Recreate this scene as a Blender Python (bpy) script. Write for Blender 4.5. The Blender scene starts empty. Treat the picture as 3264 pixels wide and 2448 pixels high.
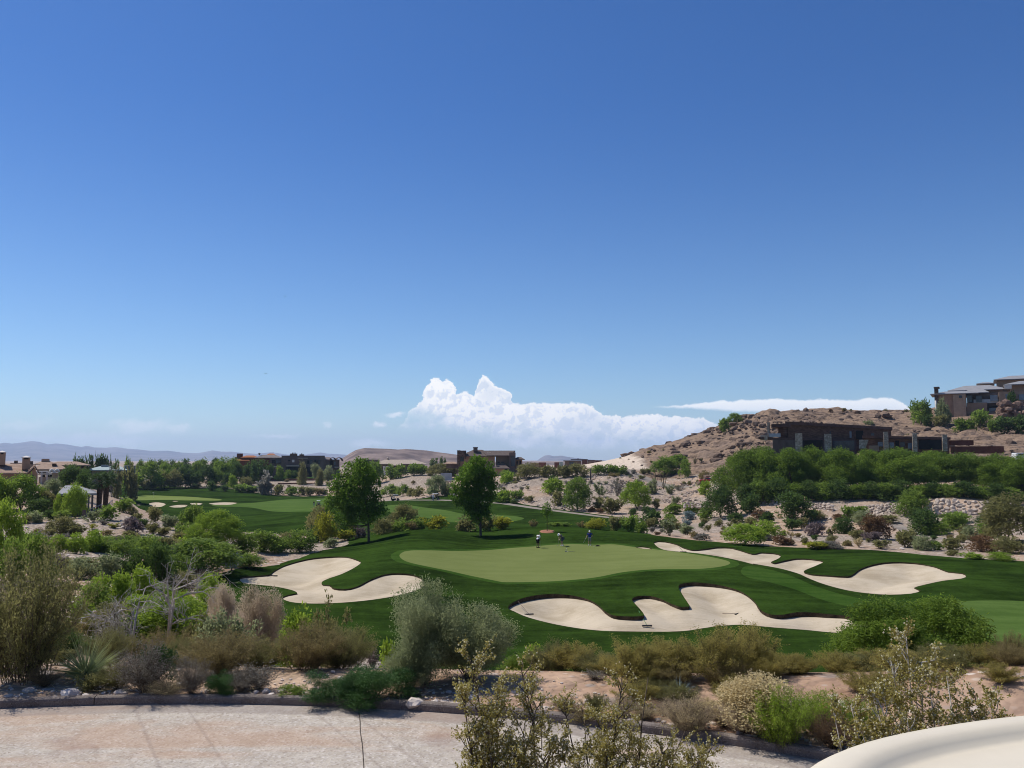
import bpy, bmesh, math, random
import numpy as np
from mathutils import Vector, Matrix, noise as mnoise
from mathutils.geometry import delaunay_2d_cdt

SC = bpy.context.scene
COL = SC.collection
rad = math.radians

# ------------------------------------------------------------------ camera
F, HZ, CU, CV = 2740.0, 1465.0, 1632.0, 1224.0      # focal length, eye level and centre of the photograph, in its pixels
PITCH = math.atan((HZ - CV) / F)
cd = bpy.data.cameras.new('camera')
cam = bpy.data.objects.new('camera', cd); COL.objects.link(cam)
cam.location = (0, 0, 0); cam.rotation_euler = (math.pi / 2 + PITCH, 0, 0)
cd.sensor_width = 36; cd.lens = 36 * F / 3264
cd.clip_start = 0.1; cd.clip_end = 30000
SC.camera = cam

# ------------------------------------------------------------------ sun, sky, exposure
SUN_EL, SUN_AZ = rad(55), math.atan2(-0.88, 0.47)   # high, from the left and a little behind the green
SDIR = Vector((math.sin(SUN_AZ) * math.cos(SUN_EL), math.cos(SUN_AZ) * math.cos(SUN_EL), math.sin(SUN_EL)))
sd_ = bpy.data.lights.new('sun', 'SUN'); sd_.energy = 4.8; sd_.angle = rad(0.53); sd_.color = (1.0, 0.955, 0.88)
sun = bpy.data.objects.new('sun', sd_); COL.objects.link(sun)
sun.rotation_euler = (-SDIR).to_track_quat('-Z', 'Y').to_euler(); sun.location = (-60, 40, 90)
SC.view_settings.view_transform = 'Standard'; SC.view_settings.look = 'None'
SC.view_settings.exposure = 0.0; SC.view_settings.gamma = 1.0
SC.view_settings.use_curve_mapping = False
SC.cycles.use_denoising = True; SC.cycles.filter_width = 1.05
SC.cycles.max_bounces = 6; SC.cycles.diffuse_bounces = 3; SC.cycles.transmission_bounces = 4; SC.cycles.volume_bounces = 1
SC.cycles.transparent_max_bounces = 8

class NT:
    """small helper round a node tree"""
    def __init__(s, t): s.t = t; s.n = t.nodes; s.l = t.links
    def node(s, ty, **kw):
        n = s.n.new(ty)
        for k, v in kw.items(): setattr(n, k, v)
        return n
    def put(s, sock, v):
        if isinstance(v, bpy.types.NodeSocket): s.l.new(v, sock)
        elif v is not None: sock.default_value = v
    def m(s, op, a, b=None, c=None, clamp=False):
        n = s.node('ShaderNodeMath', operation=op, use_clamp=clamp)
        s.put(n.inputs[0], a); s.put(n.inputs[1], b); s.put(n.inputs[2], c)
        return n.outputs[0]
    def vm(s, op, a, b=None):
        n = s.node('ShaderNodeVectorMath', operation=op)
        s.put(n.inputs[0], a)
        if op == 'SCALE': s.put(n.inputs['Scale'], b)
        else: s.put(n.inputs[1], b)
        return n.outputs[0]
    def xyz(s, x, y, z=0.0):
        n = s.node('ShaderNodeCombineXYZ'); s.put(n.inputs[0], x); s.put(n.inputs[1], y); s.put(n.inputs[2], z); return n.outputs[0]
    def mr(s, v, a, b, c=0.0, d=1.0, smooth=True):
        n = s.node('ShaderNodeMapRange', interpolation_type='SMOOTHSTEP' if smooth else 'LINEAR')
        s.put(n.inputs[0], v); s.put(n.inputs[1], a); s.put(n.inputs[2], b); s.put(n.inputs[3], c); s.put(n.inputs[4], d)
        return n.outputs[0]
    def noise(s, vec, scale, detail=3.0, rough=0.55, col=False, dist=0.0):
        n = s.node('ShaderNodeTexNoise'); s.put(n.inputs['Vector'], vec)
        n.inputs['Scale'].default_value = scale; n.inputs['Detail'].default_value = detail
        n.inputs['Roughness'].default_value = rough; n.inputs['Distortion'].default_value = dist
        return n.outputs['Color' if col else 'Fac']
    def vor(s, vec, scale, out='Distance', feature='F1', rnd=1.0):
        n = s.node('ShaderNodeTexVoronoi', feature=feature); s.put(n.inputs['Vector'], vec)
        n.inputs['Scale'].default_value = scale; n.inputs['Randomness'].default_value = rnd
        return n.outputs[out]
    def mix(s, f, a, b, blend='MIX'):
        n = s.node('ShaderNodeMix', data_type='RGBA', blend_type=blend)
        s.put(n.inputs[0], f)
        for i, v in ((6, a), (7, b)):
            s.put(n.inputs[i], v if isinstance(v, bpy.types.NodeSocket) else (*v, 1.0))
        return n.outputs[2]
    def curve(s, v, pts):
        n = s.node('ShaderNodeFloatCurve'); s.put(n.inputs['Value'], v)
        c = n.mapping.curves[0]
        while len(c.points) > 2: c.points.remove(c.points[1])
        c.points[0].location = pts[0]; c.points[1].location = pts[-1]
        for p in pts[1:-1]: c.points.new(*p)
        for p in c.points: p.handle_type = 'VECTOR'
        n.mapping.use_clip = False; n.mapping.update()
        return n.outputs[0]

def P(u, v, Y):
    """the point that photo pixel (u, v) shows at ground distance Y in front of the camera"""
    a, b = (u - CU) / F, -(v - CV) / F
    dy = math.cos(PITCH) - b * math.sin(PITCH); dz = math.sin(PITCH) + b * math.cos(PITCH)
    return Vector((a / dy * Y, Y, dz / dy * Y))

# clouds live in the world shader, far behind everything
W = bpy.data.worlds.new('World'); SC.world = W; W.use_nodes = True
w = NT(W.node_tree); w.n.clear()
sky = w.node('ShaderNodeTexSky', sky_type='NISHITA', sun_disc=False, sun_elevation=SUN_EL,
             sun_rotation=SUN_AZ % (2 * math.pi), altitude=800, air_density=1.0, dust_density=0.6, ozone_density=2.2)
el_ = w.node('ShaderNodeSeparateXYZ'); w.put(el_.inputs[0], w.node('ShaderNodeTexCoord').outputs['Generated'])
hs = w.node('ShaderNodeHueSaturation'); hs.inputs['Hue'].default_value = 0.4995; hs.inputs['Saturation'].default_value = 1.08
w.put(hs.inputs['Color'], w.mix(1.0, sky.outputs[0], w.mix(w.mr(el_.outputs[2], 0.0, 0.42), (0.66, 0.775, 0.90), (0.40, 0.555, 0.82)), 'MULTIPLY'))
bg_sky = w.node('ShaderNodeBackground'); w.put(bg_sky.inputs[0], hs.outputs[0]); bg_sky.inputs[1].default_value = 0.13
tc = w.node('ShaderNodeTexCoord').outputs['Generated']
sp = w.node('ShaderNodeSeparateXYZ'); w.put(sp.inputs[0], tc)
ysafe = w.m('MAXIMUM', sp.outputs[1], 0.05)
ca = w.m('DIVIDE', sp.outputs[0], ysafe); cb = w.m('DIVIDE', sp.outputs[2], ysafe)
def cl(u, v):
    p = P(u, v, 1.0); return p.x, p.z
pc = w.xyz(ca, cb)
wob = w.vm('SUBTRACT', w.noise(pc, 34.0, 5.0, 0.62, col=True), (0.5, 0.5, 0.5))
wob2 = w.vm('SUBTRACT', w.noise(pc, 112.0, 4.0, 0.62, col=True), (0.5, 0.5, 0.5))
pw = w.vm('ADD', pc, w.vm('ADD', w.vm('SCALE', wob, 0.016), w.vm('SCALE', wob2, 0.0095)))
sw = w.node('ShaderNodeSeparateXYZ'); w.put(sw.inputs[0], pw)
wa, wb = sw.outputs[0], sw.outputs[1]
def profile(pts, a):
    """height of a cloud edge along the horizon, as a curve through photo points"""
    q = [cl(*p) for p in pts]; a0, a1 = q[0][0], q[-1][0]
    t = w.mr(a, a0, a1, 0.0, 1.0, smooth=False)
    h = w.curve(t, [((x - a0) / (a1 - a0), z * 4.0) for x, z in q])
    return w.m('MULTIPLY', h, 0.25)
top_pts = [(1262, 1372), (1280, 1350), (1300, 1318), (1326, 1290), (1347, 1268), (1352, 1240), (1372, 1212), (1392, 1206), (1410, 1218), (1428, 1205),
           (1446, 1224), (1454, 1256), (1476, 1242), (1498, 1256), (1514, 1262), (1522, 1220), (1542, 1196), (1564, 1208), (1588, 1230), (1612, 1242),
           (1628, 1258), (1634, 1288), (1650, 1286), (1694, 1281), (1738, 1281), (1822, 1282), (1882, 1298), (1915, 1317), (1930, 1326), (2000, 1320),
           (2119, 1320), (2208, 1328), (2238, 1326), (2284, 1352), (2330, 1400)]
bot_pts = [(1262, 1374), (1300, 1364), (1420, 1372), (1520, 1388), (1560, 1402), (1700, 1425), (1800, 1432), (2000, 1432), (2100, 1440), (2330, 1446)]
dt = w.m('SUBTRACT', profile(top_pts, wa), wb)
db = w.m('SUBTRACT', wb, profile(bot_pts, wa))
m_top = w.mr(dt, -0.0006, 0.0016)
m_bot = w.mr(db, -0.006, 0.012)
cum = w.m('MULTIPLY', m_top, m_bot)
cum = w.m('MULTIPLY', cum, w.mr(ca, cl(1255, 1400)[0], cl(1290, 1400)[0]))
cum = w.m('MULTIPLY', cum, w.mr(ca, cl(2260, 1400)[0], cl(2330, 1400)[0], 1.0, 0.0))
# soft openings low in the cloud where blue shows
hole = w.mr(w.noise(w.vm('MULTIPLY', pc, (1.0, 1.6, 1.0)), 21.0, 5.0, 0.6), 0.44, 0.62, 0.0, 1.0)
low = w.mr(db, 0.004, 0.034, 1.0, 0.0)
cum = w.m('MULTIPLY', cum, w.m('SUBTRACT', 1.0, w.m('MULTIPLY', w.m('MULTIPLY', hole, low), 0.85)))
# billow shading painted in colour: the same lumps sampled a little towards the sun
def billow(vec):
    n = w.node('ShaderNodeTexVoronoi', feature='SMOOTH_F1'); w.put(n.inputs['Vector'], vec)
    n.inputs['Scale'].default_value = 46.0; n.inputs['Detail'].default_value = 3.0; n.inputs['Roughness'].default_value = 0.55
    n.inputs['Lacunarity'].default_value = 2.3; n.inputs['Smoothness'].default_value = 0.45
    return n.outputs['Distance']
rel = w.m('SUBTRACT', billow(w.vm('ADD', pw, (-0.0035, 0.005, 0.0))), billow(pw))
lit = w.mr(rel, -0.18, 0.06)
big = w.mr(w.noise(w.vm('ADD', pw, (3.1, 0.4, 0.0)), 17.0, 3.0, 0.5), 0.33, 0.56)
lit = w.m('MULTIPLY', w.m('ADD', w.m('MULTIPLY', lit, 0.55), 0.45), w.m('ADD', w.m('MULTIPLY', big, 0.5), 0.5))
lit = w.m('MAXIMUM', lit, w.mr(dt, 0.0, 0.012, 0.95, 0.0))
lit = w.m('MULTIPLY', lit, w.mr(db, 0.0, 0.024, 0.66, 1.0))
c_cum = w.mix(lit, (0.60, 0.71, 0.87), (1.16, 1.14, 1.11))
# the long flat cloud over the hill
ft = w.m('SUBTRACT', profile([(2060, 1297), (2080, 1292), (2200, 1288), (2260, 1280), (2300, 1276), (2460, 1271), (2634, 1270), (2732, 1277), (2770, 1270), (2830, 1264), (2868, 1276), (2896, 1292), (2920, 1330)],
                             w.m('ADD', ca, w.m('MULTIPLY', w.m('SUBTRACT', wa, ca), 0.7))), w.m('ADD', cb, w.m('MULTIPLY', w.m('SUBTRACT', wb, cb), 0.5)))
fb = w.m('SUBTRACT', w.m('ADD', cb, w.m('MULTIPLY', w.m('SUBTRACT', wb, cb), 0.3)), profile([(2060, 1298), (2150, 1302), (2300, 1312), (2420, 1318), (2920, 1332)], ca))
flat = w.m('MULTIPLY', w.mr(ft, -0.0004, 0.0022), w.mr(fb, -0.0006, 0.004))
flat = w.m('MULTIPLY', flat, w.m('MULTIPLY', w.mr(ca, cl(2056, 1300)[0], cl(2130, 1300)[0]), w.mr(ca, cl(2890, 1300)[0], cl(2920, 1300)[0], 1.0, 0.0)))
flat = w.m('MULTIPLY', flat, 0.93)
c_flat = w.mix(w.mr(ft, 0.0, 0.016), (1.12, 1.12, 1.12), (0.96, 1.0, 1.05))
# thin veils and puffs low on the left
def puff(u, v, ru, rv, k, warp=1.0):
    a0, b0 = cl(u, v)
    x = w.m('DIVIDE', w.m('SUBTRACT', w.m('ADD', ca, w.m('MULTIPLY', w.m('SUBTRACT', wa, ca), warp)), a0), ru / F)
    y = w.m('DIVIDE', w.m('SUBTRACT', w.m('ADD', cb, w.m('MULTIPLY', w.m('SUBTRACT', wb, cb), warp)), b0), rv / F)
    r = w.m('SQRT', w.m('ADD', w.m('MULTIPLY', x, x), w.m('MULTIPLY', y, y)))
    return w.m('MULTIPLY', w.mr(r, 1.0, 0.15), k)
puffs = [(1210, 1350, 34, 13, 0.95, 0.9), (1262, 1322, 40, 12, 0.80, 0.9), (1045, 1360, 30, 16, 0.61, 1.6), (440, 1362, 135, 34, 0.61, 1.2), (560, 1368, 70, 22, 0.51, 1.2),
         (80, 1352, 110, 26, 0.35, 1.5), (330, 1400, 260, 30, 0.52, 1.2), (880, 1392, 110, 10, 0.48, 1.0), (1180, 1412, 90, 20, 0.58, 1.2), (60, 1402, 200, 26, 0.43, 1.2),
         (1660, 1410, 60, 22, 0.87, 1.3), (2180, 1440, 240, 26, 0.72, 1.2)]
thin = puff(*puffs[0])
for p_ in puffs[1:]: thin = w.m('MAXIMUM', thin, puff(*p_))
streak = w.mr(w.noise(w.vm('MULTIPLY', pw, (1.0, 5.0, 1.0)), 16.0, 5.0, 0.6), 0.30, 0.62)
thin = w.m('MULTIPLY', w.m('MULTIPLY', thin, 1.0, clamp=True), w.m('ADD', w.m('MULTIPLY', streak, 0.55), 0.45))
front = w.mr(sp.outputs[1], 0.1, 0.3)
bg_c = w.node('ShaderNodeBackground'); w.put(bg_c.inputs[0], c_cum)
bg_f = w.node('ShaderNodeBackground'); w.put(bg_f.inputs[0], c_flat)
bg_t = w.node('ShaderNodeBackground'); bg_t.inputs[0].default_value = (1.0, 1.02, 1.07, 1)
def smix(f, a, b):
    n = w.node('ShaderNodeMixShader'); w.put(n.inputs[0], f); w.l.new(a, n.inputs[1]); w.l.new(b, n.inputs[2]); return n.outputs[0]
s_ = smix(w.m('MULTIPLY', thin, front), bg_sky.outputs[0], bg_t.outputs[0])
s_ = smix(w.m('MULTIPLY', flat, front), s_, bg_f.outputs[0])
s_ = smix(w.m('MULTIPLY', cum, front), s_, bg_c.outputs[0])
wo = w.node('ShaderNodeOutputWorld'); w.l.new(s_, wo.inputs[0])

# ------------------------------------------------------------------ objects and tags
def tag(o, label=None, cat=None, group=None, kind=None):
    if label: o['label'] = label
    if cat: o['category'] = cat
    if group: o['group'] = group
    if kind: o['kind'] = kind
    return o
def empty(name, loc=(0, 0, 0), rz=0.0, label=None, cat=None, group=None):
    o = bpy.data.objects.new(name, None); COL.objects.link(o)
    o.location = loc; o.rotation_euler = (0, 0, rz); o.empty_display_size = 0.3
    return tag(o, label, cat, group)

class MB:
    """collects faces and links them as one mesh object"""
    def __init__(s): s.v = []; s.f = []; s.n = 0; s.t = []; s.mi = []; s.sm = []
    def add(s, v, f, tint=None, mi=0, smooth=False):
        v = np.asarray(v, float).reshape(-1, 3)
        s.v.append(v)
        s.t.append(np.full(len(v), 0.5) if tint is None else np.broadcast_to(np.asarray(tint, float), (len(v),)))
        if isinstance(f, np.ndarray): f = (f + s.n).tolist()
        else: f = [[i + s.n for i in q] for q in f]
        s.f.extend(f); s.mi.extend([mi] * len(f)); s.sm.extend([smooth] * len(f)); s.n += len(v)
        return s
    def box(s, x0, x1, y0, y1, z0, z1, mi=0):
        v = [(x, y, z) for z in (z0, z1) for y in (y0, y1) for x in (x0, x1)]
        return s.add(v, [(0, 2, 3, 1), (4, 5, 7, 6), (0, 1, 5, 4), (2, 6, 7, 3), (0, 4, 6, 2), (1, 3, 7, 5)], mi=mi)
    def obox(s, c, ax, ay, az, mi=0):
        c, ax, ay, az = map(Vector, (c, ax, ay, az))
        v = [c + ax * i + ay * j + az * k for k in (-1, 1) for j in (-1, 1) for i in (-1, 1)]
        return s.add([tuple(p) for p in v], [(0, 2, 3, 1), (4, 5, 7, 6), (0, 1, 5, 4), (2, 6, 7, 3), (0, 4, 6, 2), (1, 3, 7, 5)], mi=mi)
    def tube(s, pts, r, k=6, mi=0, cap=True, tint=None):
        pts = [Vector(p) for p in pts]; n = len(pts)
        rs = [r] * n if isinstance(r, (int, float)) else list(r)
        t = (pts[-1] - pts[0]).normalized() if n > 1 else Vector((0, 0, 1))
        a = Vector((1, 0, 0)) if abs(t.x) < 0.8 else Vector((0, 1, 0))
        vs = []
        for i, p in enumerate(pts):
            d = (pts[min(i + 1, n - 1)] - pts[max(i - 1, 0)])
            d = d.normalized() if d.length > 1e-9 else t
            e1 = d.cross(a)
            e1 = e1.normalized() if e1.length > 1e-6 else d.orthogonal().normalized()
            e2 = d.cross(e1)
            for j in range(k):
                q = 2 * math.pi * j / k
                vs.append(tuple(p + (e1 * math.cos(q) + e2 * math.sin(q)) * rs[i]))
        fs = [(i * k + j, i * k + (j + 1) % k, (i + 1) * k + (j + 1) % k, (i + 1) * k + j) for i in range(n - 1) for j in range(k)]
        if cap: fs += [tuple(range(k))[::-1], tuple(range((n - 1) * k, n * k))]
        return s.add(vs, fs, tint=tint, mi=mi, smooth=True)
    def lathe(s, prof, c=(0, 0, 0), k=12, mi=0, sx=1.0, sy=1.0):
        vs = [(c[0] + r * sx * math.cos(2 * math.pi * j / k), c[1] + r * sy * math.sin(2 * math.pi * j / k), c[2] + z) for r, z in prof for j in range(k)]
        n = len(prof)
        fs = [(i * k + j, i * k + (j + 1) % k, (i + 1) * k + (j + 1) % k, (i + 1) * k + j) for i in range(n - 1) for j in range(k)]
        fs += [tuple(range(k))[::-1], tuple(range((n - 1) * k, n * k))]
        return s.add(vs, fs, mi=mi, smooth=True)
    def prism(s, poly, z0, z1, mi=0):
        """upright prism over an xy polygon; z1 may be a list (one height per corner)"""
        n = len(poly)
        area = sum(poly[i][0] * poly[(i + 1) % n][1] - poly[(i + 1) % n][0] * poly[i][1] for i in range(n))
        zt = [z1] * n if isinstance(z1, (int, float)) else list(z1); zb = [z0] * n if isinstance(z0, (int, float)) else list(z0)
        if area < 0: poly, zt, zb = poly[::-1], zt[::-1], zb[::-1]
        v = [(x, y, zb[i]) for i, (x, y) in enumerate(poly)] + [(x, y, zt[i]) for i, (x, y) in enumerate(poly)]
        f = [tuple(range(n))[::-1], tuple(range(n, 2 * n))] + [(i, (i + 1) % n, n + (i + 1) % n, n + i) for i in range(n)]
        return s.add(v, f, mi=mi)
    def mesh(s, name, mats):
        me = bpy.data.meshes.new(name)
        v = np.concatenate(s.v) if s.v else np.zeros((0, 3))
        me.from_pydata(v.tolist(), [], s.f)
        a = me.attributes.new('tint', 'FLOAT', 'POINT'); a.data.foreach_set('value', np.concatenate(s.t).astype(np.float32))
        for m in (mats if isinstance(mats, (list, tuple)) else [mats]): me.materials.append(m)
        me.polygons.foreach_set('material_index', np.array(s.mi, dtype=np.int32))
        me.polygons.foreach_set('use_smooth', np.array(s.sm, dtype=bool))
        me.update()
        return me
    FRAME = None
    def build(s, name, mats, parent=None, label=None, cat=None, group=None, kind=None, bevel=0.0):
        """vertices are in world space; a child keeps them there"""
        if MB.FRAME is not None and parent is not None:
            c_, s_ = math.cos(MB.FRAME), math.sin(MB.FRAME); s.v = [np.column_stack([v[:, 0] * c_ + v[:, 1] / c_ * s_, -v[:, 0] * s_ + v[:, 1], v[:, 2]]) for v in s.v]
        if parent is not None:
            off = np.array(parent.matrix_basis.translation if parent.parent is None else parent.parent.matrix_basis.translation)
            s.v = [v - off for v in s.v]
        o = bpy.data.objects.new(name, s.mesh(name, mats)); COL.objects.link(o)
        if parent is not None: o.parent = parent
        if bevel:
            b = o.modifiers.new('bevel', 'BEVEL'); b.width = bevel; b.segments = 2; b.limit_method = 'ANGLE'
        return tag(o, label, cat, group, kind)

# ------------------------------------------------------------------ materials
def mat(name, rough=0.8, metal=0.0):
    m = bpy.data.materials.new(name); m.use_nodes = True
    t = NT(m.node_tree); b = m.node_tree.nodes['Principled BSDF']
    b.inputs['Roughness'].default_value = rough; b.inputs['Metallic'].default_value = metal
    b.inputs['Specular IOR Level'].default_value = 0.3 if rough < 0.85 else 0.04
    return m, t, b
def bump(t, b, h, strength, dist):
    n = t.node('ShaderNodeBump'); n.inputs['Strength'].default_value = strength; n.inputs['Distance'].default_value = dist
    t.put(n.inputs['Height'], h); t.l.new(n.outputs[0], b.inputs['Normal'])
def pos(t): return t.node('ShaderNodeNewGeometry').outputs['Position']
MATS = {}
def plain(name, col, rough=0.7, metal=0.0, var=0.12, scale=3.0, bmp=0.0):
    """a surface of one colour with uneven, worn variation"""
    if name in MATS: return MATS[name]
    m, t, b = mat(name, rough, metal)
    p = pos(t); n = t.noise(p, scale, 4.0, 0.6); n2 = t.noise(p, scale * 9, 2.0)
    f = t.m('ADD', t.m('MULTIPLY', n, 0.7), t.m('MULTIPLY', n2, 0.3))
    lo = tuple(c * (1 - var * 1.6) for c in col); hi = tuple(min(1, c * (1 + var * 1.4)) for c in col)
    t.put(b.inputs['Base Color'], t.mix(t.mr(f, 0.3, 0.7), lo, hi))
    if bmp: bump(t, b, n2, 0.5, bmp)
    MATS[name] = m; return m
# ------------------------------------------------------------------ the lie of the land
KC, KR = (-6.0, -3.75), 20.45        # centre and radius of the road's outer kerb
ZR = -4.60                            # road level
CTRL = [  # photo pixel and ground distance of points whose height the slopes show
 (1275,1760,92),(1880,1742,103),(1600,1745,102),(1690,1853,80),(2320,1795,88),(2050,1820,84),(1400,1810,86),
 (1330,1690,112),(1170,1730,110),(1532,1711,113),(1700,1690,116),(1850,1687,117),(2100,1708,113),(2350,1735,108),(2600,1750,103),(2800,1757,100),(3030,1778,94),(3264,1793,90),
 (980,1775,97),(755,1845,80),(1000,1922,68),(1350,1850,78),(650,1860,76),(1050,1870,76),(860,1795,92),
 (1622,1932,69),(1750,1893,74),(2050,1955,66),(2250,1860,77),(2690,1990,62),(2000,2012,60),(2500,1855,80),(2450,1920,70),
 (2830,1895,74),(3078,1838,80),(2830,1795,88),(2090,1728,106),(2450,1790,92),
 (1700,2080,55),(1700,2150,49),(2600,2080,55),(1200,2000,60),(3200,2000,62),(2600,2165,47),(3264,1930,70),(900,2000,58),(1250,2120,50),
 (200,1880,45),(400,1960,35),(100,1740,75),(350,1640,110),(60,1700,95),(520,1720,95),(450,1800,70),(600,1900,55),(720,1990,43),(250,2080,25),(-300,1800,70),(-300,1650,110),
 (280,1655,118),(0,1560,140),(-300,1560,150),(700,1760,90),(800,1735,105),(900,1700,150),(1000,1640,200),(700,1690,165),(1010,1612,290),(1250,1598,262),(1800,1670,170),(1500,1632,215),(1300,1680,165),(2000,1690,155),(2050,1668,172),
 (600,1585,320),(500,1570,350),(550,1605,290),(400,1582,320),(560,1555,380),(850,1575,355),(450,1630,230),(850,1545,410),(900,1522,440),(700,1512,450),(400,1530,400),(200,1525,250),(60,1530,170),(300,1560,200),
 (1300,1570,330),(1300,1515,375),(1100,1585,350),(1560,1520,345),
 (1650,1600,232),(1900,1630,205),(2200,1650,185),(1650,1527,280),(2000,1525,275),(2250,1545,262),(2350,1570,232),(2150,1590,230),(1850,1570,245),(2100,1512,300),
 (2200,1690,150),(2500,1700,130),(2800,1710,125),(3100,1740,115),(3264,1700,125),(2450,1640,165),(2700,1655,155),(3000,1655,150),(3050,1592,160),(2450,1612,172),(2400,1590,182),(2700,1590,170),(3200,1590,168),(3600,1600,170),
 (2700,1520,205),(3100,1515,205),(2400,1322,350),(2600,1312,362),(2890,1314,372),(3000,1322,345),(3264,1300,345),(3600,1290,345),(2300,1450,300),(2600,1400,290),(3000,1440,270),(3264,1440,262),(3264,1500,230),(2000,1490,310),(2900,1500,230),(3600,1480,240),
 (1850,1488,328),(1750,1500,310),
 (1900,1492,420),(2050,1484,430),(2150,1474,440),(1800,1497,400),(2119,1425,336),(2230,1386,342),(2289,1360,346),(2050,1449,328),(1950,1470,333),(2000,1478,322),(2300,1500,255),(2250,1440,312),
 (2600,1330,460),(3264,1330,460),(2300,1440,440),
]
_cp = np.array([tuple(P(*c)) for c in CTRL])
_ang = np.linspace(-0.72, 0.72, 13)
_ext = []
for s_a in _ang:
    _ext.append((s_a * 27, 27, -6.9 if s_a > -0.25 else -6.2)); _ext.append((s_a * 19.5, 19.5, -4.75))
    _ext.append((s_a * 700, 700, -13.0 if s_a < 0.3 else 2.0)); _ext.append((s_a * 560, 560, -11.0 if s_a < 0.2 else 12.0))
_cp = np.vstack([_cp, np.array(_ext)])
def _warp(x, y):
    y = np.maximum(y, 10.0)
    return np.stack([np.clip(x / y, -0.8, 0.8), 0.42 * np.log(y)], -1)
_cw = _warp(_cp[:, 0], _cp[:, 1])
def _tps(d2): return 0.5 * d2 * np.log(d2 + 1e-12)
_n = len(_cw)
_K = _tps(((_cw[:, None] - _cw[None]) ** 2).sum(-1)) + np.eye(_n) * 4e-4
_Pm = np.hstack([np.ones((_n, 1)), _cw])
_A = np.block([[_K, _Pm], [_Pm.T, np.zeros((3, 3))]])
_sol = np.linalg.solve(_A, np.concatenate([_cp[:, 2], np.zeros(3)]))
def sst(a, b, x):
    t = np.clip((x - a) / (b - a), 0, 1); return t * t * (3 - 2 * t)
def H(x, y):
    """ground height at world x, y (arrays or numbers), before bunkers and rubble"""
    x = np.atleast_1d(np.asarray(x, float)); y = np.atleast_1d(np.asarray(y, float))
    q = _warp(x, y); z = np.empty(len(x))
    for i in range(0, len(x), 4000):
        qq = q[i:i + 4000]
        z[i:i + 4000] = _tps(((qq[:, None] - _cw[None]) ** 2).sum(-1)) @ _sol[:_n] + _sol[_n] + qq @ _sol[_n + 1:]
    z = z + (-13.0 - z) * sst(600, 900, y)
    d = np.hypot(x - KC[0], y - KC[1])
    near = np.interp(d, [0, 6.5, 8.0, 11.2, 13.2, KR + 0.04, KR + 0.15, KR + 1.6], [-1.7, -1.7, -2.95, -2.95, -4.62, -4.72, -4.49, -4.53])
    near = np.where((d > 13.2) & (d < KR + 0.06), -4.72, near)
    wn = sst(1.0, 6.0, d - KR)
    return near + (z - near) * wn
def h1(x, y): return float(H(x, y)[0])
def G(u, v):
    """where the sight line of a photo pixel meets the ground"""
    ys = np.exp(np.linspace(math.log(12.0), math.log(900.0), 900))
    p = P(u, v, 1.0)
    d = p.z * ys - H(p.x * ys, ys)
    k = np.argmax(d < 0)
    if d[k] >= 0: k = len(ys) - 1
    if k == 0: return Vector((p.x * 12, 12, h1(p.x * 12, 12)))
    a, b = ys[k - 1], ys[k]; t = d[k - 1] / (d[k - 1] - d[k]); y = a + (b - a) * min(max(t, 0), 1)
    return Vector((p.x * y, y, h1(p.x * y, y)))
_CR = {1: (0, 1150, 2.6976), 2: (800, 1150, 2.6976), 9: (2400, 1180, 2.56), 10: (700, 1380, 5.2667), 11: (1400, 1380, 3.95), 12: (0, 1400, 4.608), 13: (1660, 1660, 7.3733), 3: (1600, 1150, 2.6976), 4: (2400, 1150, 2.56), 5: (0, 1740, 2.3427), 6: (800, 1740, 2.3427), 7: (1600, 1740, 2.3427), 8: (2400, 1740, 2.3438)}
def CP(c, x, y):
    u, v, k = _CR[c]; return u + x / k, v + y / k

# ------------------------------------------------------------------ outlines on the ground
def outline(pts, smooth=True, step=0.6, jit=0.0, seed=1):
    """closed outline through ground points: Catmull-Rom, resampled"""
    q = []
    for p in pts:
        if len(p) == 4: g = P(*CP(p[0], p[1], p[2]), p[3]) if p[3] else G(*CP(*p[:3]))
        elif len(p) == 3: g = P(*p)
        else: g = G(*p)
        q.append((g.x, g.y))
    q = np.array(q); n = len(q); out = []
    for i in range(n):
        a, b, c, d = q[i - 1], q[i], q[(i + 1) % n], q[(i + 2) % n]
        L = np.hypot(*(c - b)); k = max(1, int(L / max(step, 0.006 * b[1])))
        for t in np.arange(k) / k:
            if smooth: out.append(0.5 * (2 * b + (c - a) * t + (2 * a - 5 * b + 4 * c - d) * t * t + (3 * b - a - 3 * c + d) * t ** 3))
            else: out.append(b + (c - b) * t)
    out = np.array(out)
    if jit:
        r = np.random.RandomState(seed); out = out + (r.rand(*out.shape) - 0.5) * jit
    return out
def inside(poly, x, y):
    c = np.zeros(len(x), bool); n = len(poly); j = n - 1
    for i in range(n):
        xi, yi = poly[i]; xj, yj = poly[j]
        if yi != yj: c ^= ((yi > y) != (yj > y)) & (x < (xj - xi) * (y - yi) / (yj - yi) + xi)
        j = i
    return c
def dist_to(poly, x, y):
    d = np.full(len(x), 1e9); n = len(poly)
    for i in range(n):
        a = poly[i]; b = poly[(i + 1) % n]; ab = b - a; L = max(ab @ ab, 1e-12)
        t = np.clip(((x - a[0]) * ab[0] + (y - a[1]) * ab[1]) / L, 0, 1)
        d = np.minimum(d, np.hypot(x - a[0] - t * ab[0], y - a[1] - t * ab[1]))
    return d
S6 = lambda *p: [(6, a, b) for a, b in p]
def q3(c, *p): return [tuple(CP(c, a, b)) for a, b in p]

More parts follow.
